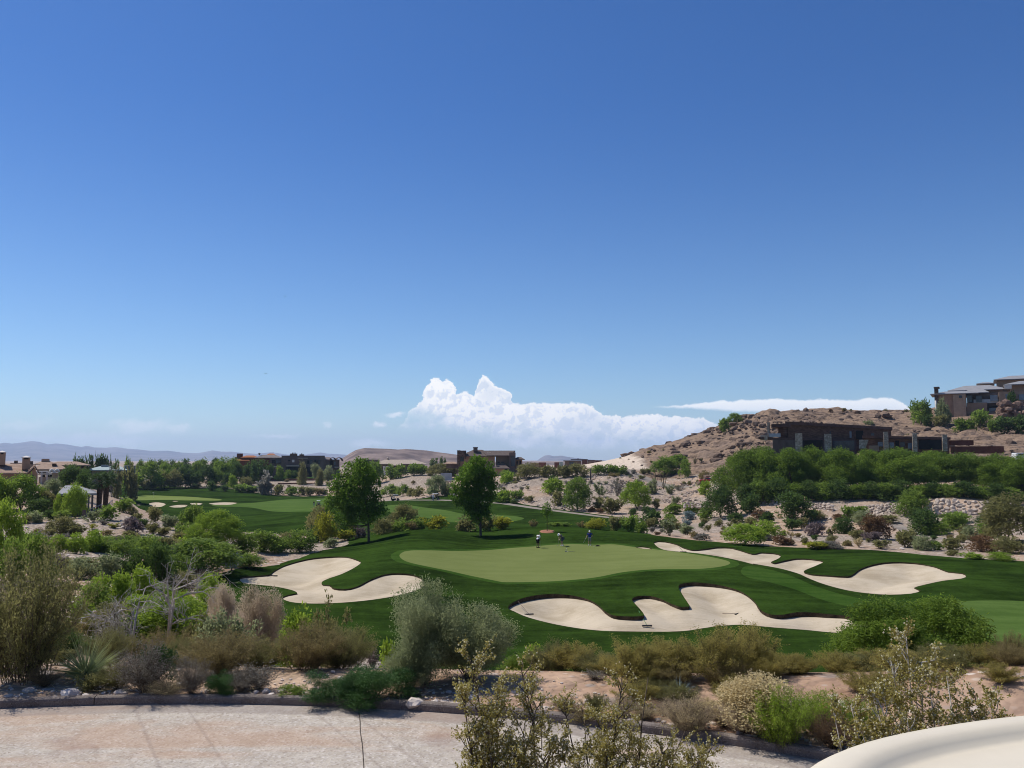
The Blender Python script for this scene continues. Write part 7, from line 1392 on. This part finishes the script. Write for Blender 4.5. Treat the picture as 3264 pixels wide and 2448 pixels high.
def local(mb, loc, rz):
    """turn a mesh built at the origin round z and move it to its place"""
    c, s = math.cos(rz), math.sin(rz); R = np.array([[c, -s, 0], [s, c, 0], [0, 0, 1]])
    mb.v = [v @ R.T + np.array(loc) for v in mb.v]; return mb
def golf_cart(loc, rz, roof_m, body_m, label, a=0.60, b=0.88, roof_z=1.86, bags=True, n=3.0):
    """front towards local +y"""
    root = empty('golf_cart', loc, label=label, cat='golf cart', group='golf carts')
    def put(nm, mb, m_, bevel=0.0): return local(mb, loc, rz).build(nm, m_, root, bevel=bevel)
    # roof: raised outer rim, soft step, recessed panel, drooping lip
    mb = MB()
    def rr_(d, z, n_=n): return super_ring(max(a - d, 0.01), max(b - d * 1.25, 0.01), n_, roof_z + z)
    rings(mb, [rr_(0.055, -0.075), rr_(0.02, -0.085), rr_(0.0, -0.07), rr_(0.002, -0.045), rr_(0.018, -0.018), rr_(0.045, 0.0), rr_(0.085, 0.010), rr_(0.130, 0.012), rr_(0.158, 0.006), rr_(0.180, -0.012), rr_(0.198, -0.030), rr_(0.220, -0.036), rr_(0.30, -0.032, 2.8), rr_(0.42, -0.026, 2.6), rr_(0.54, -0.022, 2.3), rr_(0.585, -0.021, 2.1)]); put('roof', mb, roof_m)
    if b > a + 0.1: pass
    for sx in (-1, 1):
        put('post', MB().tube([(sx * 0.50, 0.66, 0.62), (sx * 0.49, 0.56, 1.3), (sx * 0.46, 0.46, roof_z - 0.06)], 0.018, 6), CHROME); put('post', MB().tube([(sx * 0.50, -0.62, 0.75), (sx * 0.49, -0.56, 1.3), (sx * 0.46, -0.50, roof_z - 0.06)], 0.018, 6), CHROME)
    mb = MB(); v = [(x * w_, y, z) for (y, z, w_) in ((1.18, 0.30, 0.42), (1.20, 0.52, 0.46), (1.05, 0.66, 0.50), (0.80, 0.80, 0.52), (0.62, 0.86, 0.52), (0.60, 0.30, 0.55)) for x in (-1, 1)]; mb.add(v, [(0, 1, 3, 2), (2, 3, 5, 4), (4, 5, 7, 6), (6, 7, 9, 8), (8, 9, 11, 10), (0, 2, 4, 6, 8, 10), (11, 9, 7, 5, 3, 1), (10, 11, 1, 0)]); put('front_cowl', mb, body_m, 0.03)
    put('floor', MB().box(-0.55, 0.55, -1.1, 0.62, 0.26, 0.34), BLACKP); mb = MB().box(-0.58, 0.58, -1.15, -0.05, 0.342, 0.66); put('rear_body', mb, body_m, 0.04)
    put('seat', MB().box(-0.54, 0.54, -0.50, 0.02, 0.664, 0.80), SEATM, 0.04); put('seat_back', MB().obox((0, -0.52, 1.02), (0.54, 0, 0), (0, 0.05, -0.01), (0, -0.03, 0.17)), SEATM, 0.03)
    sw = MB(); aa = np.linspace(0, 2 * math.pi, 15); sw.tube([(-0.26 + 0.17 * math.cos(q), 0.38 + 0.10 * math.sin(q), 1.0 + 0.13 * math.sin(q)) for q in aa], 0.015, 5, cap=False); sw.tube([(-0.26, 0.38, 1.0), (-0.26, 0.60, 0.80)], 0.02, 6); put('steering_wheel', sw, BLACKP)
    for sx in (-1, 1):
        put('headlight', MB().obox((sx * 0.33, 1.19, 0.47), (0.07, 0, 0), (0, 0.02, 0), (0, 0, 0.04)), WHITEP)
        for y in (0.82, -0.80):
            w_ = MB(); k = 18; q = np.linspace(0, 2 * math.pi, k, endpoint=False); prof_ = [(0.13, -0.09), (0.20, -0.10), (0.225, -0.07), (0.225, 0.07), (0.20, 0.10), (0.13, 0.09)]
            w_.add([(sx * 0.50 + dx, y + r * math.cos(t), 0.225 + r * math.sin(t)) for r, dx in prof_ for t in q], [(i * k + j, i * k + (j + 1) % k, (i + 1) * k + (j + 1) % k, (i + 1) * k + j) for i in range(5) for j in range(k)], smooth=True); wo_ = put('wheel', w_, TYRE)
            rm = MB(); rm.add([(sx * 0.50 + dx, y + r * math.cos(t), 0.225 + r * math.sin(t)) for r, dx in ((0.02, sx * 0.095), (0.09, sx * 0.085), (0.13, sx * 0.06), (0.13, -sx * 0.06)) for t in q], [(i * k + j, i * k + (j + 1) % k, (i + 1) * k + (j + 1) % k, (i + 1) * k + j) for i in range(3) for j in range(k)], smooth=True)
            local(rm, loc, rz); ro = rm.build('rim', RIM, root); ro.parent = wo_
    if bags:
        for sx in (-0.25, 0.25): put('golf_bag', MB().tube([(sx, -1.28, 0.40), (sx, -1.24, 0.9), (sx, -1.18, 1.32)], [0.12, 0.14, 0.13], 10), BAG)
    return root
def at(c, x, y, Y):
    p = P(*CP(c, x, y), Y); return Vector((p.x, Y, h1(p.x, Y)))
golf_cart((1.96, 2.93, -2.95), rad(21.9 - 90), CREAM, CREAM, 'cream golf cart roof with a raised rim close in the lower right corner', 0.65, 1.12, 1.91, bags=False, n=2.37)
golf_cart(at(2, 580, 1255, 285), rad(8), WHITEP, BLACKP, 'white-roofed golf cart on the distant fairway left of the left lone tree')
golf_cart(at(2, 1242, 1198, 268), rad(-60), WHITEP, BLACKP, 'white-roofed golf cart at the end of the cart path right of the left lone tree')
golf_cart(at(2, 1585, 1222, 252), rad(-75), WHITEP, BLACKP, 'golf cart with a white clad rider on the path left of the right lone tree')

# ------------------------------------------------------------------ people
def skin_mesh(nodes, links, rads, sub=1):
    me = bpy.data.meshes.new('body_base'); me.from_pydata(nodes, links, []); o = bpy.data.objects.new('body_base', me); COL.objects.link(o)
    m = o.modifiers.new('skin', 'SKIN'); me.skin_vertices or me.attributes
    if not me.skin_vertices: bpy.context.view_layer.update()
    sv = me.skin_vertices[0].data
    for i, r in enumerate(rads): sv[i].radius = (r if isinstance(r, tuple) else (r, r)); sv[i].use_root = (i == 0)
    m.use_smooth_shade = True; s = o.modifiers.new('sub', 'SUBSURF'); s.levels = sub; s.render_levels = sub
    dg = bpy.context.evaluated_depsgraph_get(); ev = o.evaluated_get(dg); em = ev.to_mesh(); v = np.array([tuple(q.co) for q in em.vertices]); f = [tuple(p.vertices) for p in em.polygons]; ev.to_mesh_clear(); bpy.data.objects.remove(o); bpy.data.meshes.remove(me); return v, f
SKIN = plain('skin', (0.40, 0.24, 0.16), 0.6, var=0.06); SKIN_D = plain('tanned_skin', (0.19, 0.105, 0.07), 0.6, var=0.06); HAIR = plain('dark_hair', (0.03, 0.022, 0.018), 0.7)
CL = lambda n, c: plain(n, c, 0.9, var=0.08, scale=14)
def person(loc, rz, label, J, shirt, legs, shoes, skin=SKIN, cap=None, brim=0.0, long_legs=False, sleeves='short', vest=None):
    """J: joints in metres, x right, y forward; body one skinned surface, clothes over it"""
    root = empty('person', loc, label=label, cat='person', group='people on the golf course')
    D_ = dict(pelvis=(0, 0, .93), waist=(0, .0, 1.08), chest=(0, .01, 1.30), neck=(0, .02, 1.47), head=(0, .04, 1.60), crown=(0, .04, 1.71), shl=(-.19, 0, 1.42), shr=(.19, 0, 1.42), ell=(-.25, .02, 1.13), elr=(.25, .02, 1.13), wrl=(-.24, .10, .89), wrr=(.24, .10, .89), hpl=(-.09, 0, .90), hpr=(.09, 0, .90), knl=(-.11, .02, .49), knr=(.11, .02, .49), anl=(-.12, -.02, .08), anr=(.12, -.02, .08), tol=(-.14, .14, .03), tor=(.14, .14, .03)); D_.update({k_: v_ for k_, v_ in J.items() if k_ != 'look'})
    names = list(D_); ix = {n: i for i, n in enumerate(names)}; nd = [D_[n] for n in names]
    R_ = dict(pelvis=(.15, .12), waist=(.14, .11), chest=(.16, .12), neck=.055, head=(.085, .10), crown=(.07, .08), shl=.065, shr=.065, ell=.043, elr=.043, wrl=.029, wrr=.029, hpl=.085, hpr=.085, knl=.058, knr=.058, anl=.04, anr=.04, tol=.035, tor=.035)
    lk = [('pelvis', 'waist'), ('waist', 'chest'), ('chest', 'neck'), ('neck', 'head'), ('head', 'crown'), ('chest', 'shl'), ('chest', 'shr'), ('shl', 'ell'), ('ell', 'wrl'), ('shr', 'elr'), ('elr', 'wrr'), ('pelvis', 'hpl'), ('pelvis', 'hpr'), ('hpl', 'knl'), ('knl', 'anl'), ('hpr', 'knr'), ('knr', 'anr'), ('anl', 'tol'), ('anr', 'tor')]
    v, f = skin_mesh(nd, [(ix[a_], ix[b_]) for a_, b_ in lk], [R_[n] for n in names]); mb = MB(); mb.add(v, f, smooth=True)
    for sd in 'lr':          # palm, four fingers of unequal length and a thumb from the side of the palm
        w_ = Vector(D_['wr' + sd]); e_ = Vector(D_['el' + sd]); d = (w_ - e_).normalized(); s = d.orthogonal().normalized(); t = d.cross(s); pm = w_ + d * 0.05; q = MB()
        mb.tube([w_ - d * 0.02, w_ + d * 0.03, w_ + d * 0.09], [0.030, 0.040, 0.034], 8)
        for k_, L in zip((-1.5, -.5, .5, 1.5), (.065, .078, .080, .060)):
            b_ = w_ + d * 0.085 + s * k_ * 0.017; mb.tube([b_, b_ + d * L * .5 + t * 0.012, b_ + d * L * .8 + t * 0.04], [.0095, .0085, .0065], 6)
        b_ = w_ + d * 0.035 + s * 0.034; mb.tube([b_, b_ + d * .03 + s * .03, b_ + d * .06 + s * .034 + t * .02], [.012, .010, .008], 6)
    hd = Vector(D_['head']); up = (Vector(D_['crown']) - hd).normalized(); fw = Vector(J.get('look', (0, 1, 0))); fw = (fw - up * fw.dot(up)).normalized(); rt = fw.cross(up)
    mb.tube([hd + fw * .085 + up * .02, hd + fw * .118 - up * .015], [.012, .018], 6)
    for sx in (-1, 1): mb.tube([hd + rt * sx * .080, hd + rt * sx * .100 + up * .03], [.02, .022], 6); mb.tube([hd + rt * sx * .034 + fw * .088 + up * .035, hd + rt * sx * .034 + fw * .097 + up * .035], .010, 6)
    local(mb, loc, rz).build('body', skin, root)
    def cloth(nm, pts_, lnk, rd, m_):
        v, f = skin_mesh([D_[p] if isinstance(p, str) else p for p in pts_], lnk, rd); local(MB().add(v, f, smooth=True), loc, rz).build(nm, m_, root)
    L3 = lambda a_, b_, t_: tuple(Vector(D_[a_]).lerp(Vector(D_[b_]), t_))
    cloth('shirt', ['waist', 'chest', L3('chest', 'neck', .6), 'shl', 'shr', L3('shl', 'ell', .75), L3('shr', 'elr', .75), L3('waist', 'pelvis', .6)], [(0, 1), (1, 2), (1, 3), (1, 4), (3, 5), (4, 6), (0, 7)], [(.165, .13), (.185, .145), .075, .085, .085, .07, .07, (.17, .14)], shirt)
    e = 0.93 if long_legs else 0.98
    cloth('trousers' if long_legs else 'shorts', ['pelvis', 'hpl', 'hpr', L3('hpl', 'knl', e), L3('hpr', 'knr', e)] + ([L3('knl', 'anl', .9), L3('knr', 'anr', .9)] if long_legs else []), [(0, 1), (0, 2), (1, 3), (2, 4)] + ([(3, 5), (4, 6)] if long_legs else []), [(.17, .14), .105, .105, .088, .088] + ([.065, .065] if long_legs else []), legs)
    for sd in 'lr':
        a_, t_ = Vector(D_['an' + sd]), Vector(D_['to' + sd]); local(MB().tube([a_.lerp(t_, -.45) * 1 + Vector((0, 0, -.01)), a_ + Vector((0, 0, -.025)), a_.lerp(t_, .6) + Vector((0, 0, -.005)), a_.lerp(t_, 1.15)], [.045, .055, .048, .03], 8), loc, rz).build('shoe', shoes, root)
    cr = hd + up * .055; q = MB()
    prof_ = [(.0, .118), (.05, .108), (.085, .075), (.103, .03), (.105, -.01)]
    k = 14; vs = [tuple(cr + up * (z - 0.005) + rt * r * .92 * math.cos(t) + fw * r * 1.08 * math.sin(t)) for r, z in prof_ for t in np.linspace(0, 2 * math.pi, k, endpoint=False)]; q.add(vs, [(i * k + j, (i + 1) * k + j, (i + 1) * k + (j + 1) % k, i * k + (j + 1) % k) for i in range(4) for j in range(k)], smooth=True)
    if brim: vs = [tuple(cr - up * .015 + rt * r * math.cos(t) + fw * r * math.sin(t)) for r in (.10, .10 + brim) for t in np.linspace(0, 2 * math.pi, k, endpoint=False)]; q.add(vs, [(j, (j + 1) % k, k + (j + 1) % k, k + j) for j in range(k)])
    elif cap: q.obox(cr + fw * .14 - up * .012, rt * .075, fw * .06, up * .006)
    local(q, loc, rz).build('hat' if cap else 'hair', cap or HAIR, root); return root
def club(loc, rz, grip, head, label):
    mb = MB().tube([grip, head], 0.011, 6); g = Vector(grip); d = (Vector(head) - g).normalized(); mb.tube([g - d * 0.02, g + d * .26], .016, 6); mb.obox(Vector(head) + Vector((0, 0.045, 0.01)), (0.02, 0, 0), (0, 0.06, 0), (0, 0, 0.018))
    return local(mb, loc, rz).build('putter', plain('club_steel', (0.30, 0.30, 0.31), 0.35, 0.7), label=label, cat='golf club', group='putters')
WSH, WGREY, NAVY, GREYT, BLK = CL('white_cotton', (0.74, 0.74, 0.75)), CL('slate_cotton', (0.085, 0.095, 0.115)), CL('blue_cotton', (0.020, 0.035, 0.20)), CL('grey_cotton', (0.22, 0.22, 0.22)), CL('black_cotton', (0.016, 0.016, 0.018)); WSHOE = CL('white_leather', (0.70, 0.69, 0.66)); DSHOE = CL('dark_leather', (0.02, 0.018, 0.017))
g1 = at(13, 400, 655, 101.0); g2 = at(13, 972, 625, 102.5); g3 = at(13, 1620, 610, 103.5)
person(g1, rad(-40), 'golfer in white shirt and black shorts with bowed dark head, leftmost on the green', dict(waist=(0, .05, 1.08), chest=(0, .14, 1.28), neck=(0, .23, 1.41), head=(0, .33, 1.46), crown=(0, .43, 1.52), shl=(-.19, .13, 1.38), shr=(.19, .13, 1.38), ell=(-.20, .22, 1.10), elr=(.20, .22, 1.10), wrl=(-.06, .36, .90), wrr=(.05, .38, .86), look=(0, .5, -.9)), WSH, BLK, DSHOE, SKIN_D)
club(g1, rad(-40), (0.0, .40, .84), (0.02, .52, .03), 'putter held by the golfer in the white shirt')
person(g2, rad(118), 'golfer in white sun hat and slate clothes bending over his putt, middle of three', dict(pelvis=(0, -.08, .90), hpl=(-.09, -.08, .87), hpr=(.09, -.08, .87), waist=(0, .03, 1.03), chest=(0, .20, 1.18), neck=(0, .33, 1.27), head=(0, .44, 1.30), crown=(0, .54, 1.34), shl=(-.19, .20, 1.25), shr=(.19, .20, 1.25), ell=(-.19, .30, .98), elr=(.19, .30, .98), wrl=(-.05, .38, .76), wrr=(.05, .39, .72), knl=(-.13, .05, .48), knr=(.13, .05, .48), anl=(-.15, -.04, .08), anr=(.15, -.04, .08), tol=(-.18, .13, .03), tor=(.18, .13, .03), look=(0, .4, -.9)), WGREY, WGREY, WSHOE, SKIN, WSH, 0.08)
club(g2, rad(118), (0.0, .41, .74), (0.03, .56, .03), 'putter held by the bending golfer in the white sun hat')
person(g3, rad(168), 'golfer in blue shirt and white cap standing with hand on hip, rightmost on the green', dict(ell=(-.36, -.03, 1.16), wrl=(-.20, .06, 1.0), elr=(.31, .04, 1.14), wrr=(.38, .16, .93), head=(0, .03, 1.60), knl=(-.12, .02, .49), knr=(.10, .0, .49), look=(0, 1, -.25)), NAVY, GREYT, WSHOE, SKIN, WSH)
club(g3, rad(168), (.40, .22, .90), (.66, .50, .38), 'putter held out by the golfer in the blue shirt')
f1 = at(2, 541, 1256, 286); person(f1, rad(200), 'small figure in a dark top and pale trousers beside the white-roofed cart on the fairway', {}, BLK, CL('pale_trousers', (0.34, 0.38, 0.40)), DSHOE, SKIN, None, 0, True)
f2 = at(2, 1566, 1222, 250); person(f2, rad(170), 'small figure in white beside the golf cart left of the right lone tree', {}, WSH, CL('pale_trousers', (0.34, 0.38, 0.40)), WSHOE, SKIN, WSH, 0, True)
# small things lying on the green
b = at(13, 1765, 625, 102.8); local(MB().tube([(0, 0, 0.05), (0.25, 0.02, 0.07), (0.55, 0.05, 0.03)], [0.07, 0.10, 0.03], 8), b, 0).build('item', BLK, label='small dark glove on the green right of the blue shirted golfer', cat='item')  # a small dark rounded lump lying on the green
b = at(13, 1058, 755, 98.5); local(MB().tube([(0, 0, .012), (1.0, .25, .012)], .012, 6).obox((0, -.03, .05), (.10, 0, 0), (0, .05, 0), (0, 0, .05)), b, 0).build('putter', plain('club_steel', (0.3, 0.3, 0.31), 0.35, 0.7), label='club lying on the green below the bending golfer', cat='golf club')
for c, x, y, Y, lab in ((13, 1078, 705, 100, 'white golf ball on the green nearest the bending golfer'), (13, 1722, 628, 102.7, 'white golf ball beside the dark glove on the green')):
    b = at(c, x, y, Y); bm = bmesh.new(); bmesh.ops.create_icosphere(bm, subdivisions=2, radius=0.045); o = MB().add([tuple(v.co + b + Vector((0, 0, .04))) for v in bm.verts], [tuple(v.index for v in f.verts) for f in bm.faces], smooth=True).build('golf_ball', WSH, label=lab, cat='golf ball'); bm.free()
# bunker rakes
def rake(c, x0, y0, x1, y1, dz, label, key, hm=None):
    """handle end at (x0, y0), head at (x1, y1)"""
    a, b = G(*CP(c, x0, y0)), G(*CP(c, x1, y1)); bx, by, bz = ZB[key]
    for p in (a, b): p.z = bz[np.argmin((bx - p.x) ** 2 + (by - p.y) ** 2)] + 0.05
    a.z += dz; d = (b - a).normalized(); s = d.cross(Vector((0, 0, 1))).normalized(); mb = MB().tube([a, b], 0.015, 6)
    mb2 = MB().obox(b, s * 0.36, d * 0.05, Vector((0, 0, 0.035)))
    for i in range(9): mb2.obox(b + s * (0.08 * (i - 4)) - Vector((0, 0, 0.06)), s * 0.012, d * 0.012, Vector((0, 0, 0.05)))
    r = empty('bunker_rake', b, label=label, cat='rake', group='bunker rakes'); mb.build('handle', hm or plain('rake_handle', (0.10, 0.07, 0.05), 0.7), r); mb2.build('rake_head', BLACKP, r)
rake(7, 120, 420, 202, 486, 0.3, 'bunker rake propped at the left end of the front bunker', 'front'); rake(7, 1022, 490, 1083, 553, 0.22, 'bunker rake with green handle beside the turf finger of the front bunker', 'front', plain('green_handle', (0.10, 0.26, 0.10), 0.6)); rake(7, 1645, 432, 1757, 453, 0.0, 'bunker rake lying flat in the right lobe of the front bunker', 'front')
rake(6, 120, 230, 172, 217, 0.1, 'small rake at the left rim of the boot shaped bunker', 'west'); rake(3, 1520, 1600, 1558, 1632, 0.1, 'rake lying in the narrow left arm of the winding bunker', 'east')
# flagstick of the distant green
b = at(1, 1322, 1172, 318); r = empty('flagstick', b, label='small pale flag on the distant green', cat='flag'); local(MB().tube([(0, 0, 0), (0, 0, 2.2)], .03, 6), b, 0).build('pole', WHITE, r); local(MB().obox((-.25, 0, 2.0), (.24, 0.02, 0), (0, .01, 0), (0, 0, .18)), b, 0).build('flag', WHITE, r)
# red pickup on the road at the top of the bank
def red_car():
    c = at(3, 1765, 1048, 256); rz = rad(-8); root = empty('car', c, label='red car on the bank top road beside the mesquite row', cat='car')
    def put(nm, mb, m_, bv=0.05): return local(mb, c, rz).build(nm, m_, root, bevel=bv)
    sec = [(-2.3, .45, .80), (-2.25, .35, .92), (-1.2, .32, .98), (0.4, .32, 1.0), (1.2, .32, .96), (2.1, .36, .84), (2.35, .45, .70)]
    mb = MB(); v = [(x, y * .88, z) for (x, zb, zt) in sec for (y, z) in ((-1, zb), (-1, zt), (1, zt), (1, zb))]; n = len(sec); mb.add(v, [(i * 4 + j, i * 4 + (j + 1) % 4, (i + 1) * 4 + (j + 1) % 4, (i + 1) * 4 + j) for i in range(n - 1) for j in range(4)] + [(3, 2, 1, 0), tuple(range(n * 4 - 4, n * 4))]); put('body', mb, REDP)
    cab = [(-0.9, .98, .98), (-0.35, 1.0, 1.46), (0.85, 1.0, 1.44), (1.6, .96, 1.0)]; mb = MB(); v = [(x, s * (.80 if k_ in (0, 3) else .66), z) for k_, (x, zb, z) in enumerate(cab) for s in (-1, 1)]; mb.add(v, [(0, 2, 4, 6), (7, 5, 3, 1), (0, 1, 3, 2), (2, 3, 5, 4), (4, 5, 7, 6), (6, 7, 1, 0)]); put('windows', mb, GLASS, 0.0); put('roof', MB().box(-.34, .84, -.66, .66, 1.45, 1.50), REDP)
    for x in (-1.45, 1.45):
        for s in (-1, 1):
            w_ = MB(); k = 16; q = np.linspace(0, 2 * math.pi, k, endpoint=False); w_.add([(x + .34 * math.cos(t), s * .80 + dy, .34 + .34 * math.sin(t)) for dy in (-.1, .1) for t in q], [(j, (j + 1) % k, k + (j + 1) % k, k + j) for j in range(k)] + [tuple(range(k)), tuple(range(k, 2 * k))[::-1]]); put('wheel', w_, TYRE, 0.02)
    for s in (-1, 1): put('headlight', MB().box(2.28, 2.37, s * .62 - .16, s * .62 + .16, .58, .70), WHITEP, 0.0)
red_car()
# white van roof at the right edge above the mesquites
c = at(9, 2190, 700, 205); c.z = P(*CP(9, 2190, 706), 205).z - 1.2; root = empty('van', c, label='white van showing above the mesquites at the right edge', cat='van')
local(MB().box(-2.2, 2.4, -.9, .9, .35, 1.5), c, rad(10)).build('body', WHITEP, root, bevel=.15); local(MB().box(-2.0, 1.6, -.86, .86, 1.503, 2.1), c, rad(10)).build('cabin', WHITEP, root, bevel=.2); local(MB().box(-1.6, 1.2, -.875, -.865, 1.6, 1.95), c, rad(10)).build('window', GLASS, root)
for x in (-1.4, 1.5):
    for s in (-1, 1): local(MB().tube([(x, s * .72, .34), (x, s * .92, .34)], .34, 14), c, rad(10)).build('wheel', TYRE, root)
# two far birds
for u, v, lab in ((908, 944, 'tiny dark bird high in the empty blue sky'), (846, 1191, 'tiny dark bird lower in the sky above the left fairway')):
    p = P(u, v, 160); MB().add([tuple(p), tuple(p + Vector((-.35, .1, .12))), tuple(p + Vector((-.1, .18, .02))), tuple(p + Vector((.35, .1, .12))), tuple(p + Vector((.1, .18, .02))), tuple(p + Vector((0, .1, -.06))), tuple(p + Vector((0, .35, 0)))], [(0, 1, 2), (0, 4, 3), (0, 2, 6), (0, 6, 4), (0, 5, 1), (0, 3, 5), (5, 6, 2), (5, 4, 6), (1, 5, 2), (3, 4, 5)]).build('bird', BLACKP, label=lab, cat='bird')
# ------------------------------------------------------------------ labels that single each plant out
CW = {'green': 'mid green', 'bright': 'bright green', 'dark': 'dark green', 'mesq': 'green', 'olive': 'olive', 'sage': 'sage coloured', 'grey': 'ash grey', 'yellow': 'yellow green', 'brown': 'brown', 'rust': 'rusty brown',
      'purple': 'purplish', 'pink': 'pinkish', 'straw': 'straw coloured', 'blue': 'blue-grey', 'creo': 'olive brown', 'juni': 'deep green', 'ash': 'leafy green', 'palm': 'green', 'spoon': 'pale green', 'seed': 'cream'}
NW = {'dome': 'shrub', 'feather': 'feathery tree', 'tall': 'upright tree', 'conifer': 'conifer', 'brush': 'brushy bush', 'sparse': 'airy shrub', 'twigs': 'twiggy bush', 'spike': 'spiky plant', 'tamarisk': 'plumed bush', 'low': 'low juniper'}
ORD = ['first', 'second', 'third', 'fourth', 'fifth', 'sixth', 'seventh', 'eighth', 'ninth', 'tenth', 'eleventh', 'twelfth', 'thirteenth', 'fourteenth', 'fifteenth', 'sixteenth', 'seventeenth', 'eighteenth', 'nineteenth', 'twentieth'] + [f'number {i} counted' for i in range(21, 60)]
sets = {}
for e in PLANTS:
    o, u, v, w_, h_, sh, co, lab, reg, grp, adj = e
    if grp: o['group'] = grp
    if lab: o['label'] = lab
    else: sets.setdefault((CW[co], NW[sh], reg), []).append(e)
for (cw, nw, reg), es in sets.items():
    es.sort(key=lambda e: e[1])
    for i, e in enumerate(es):
        e[0]['label'] = f'{cw} {nw} {reg}' + ('' if len(es) == 1 else f', {ORD[i]} from left')
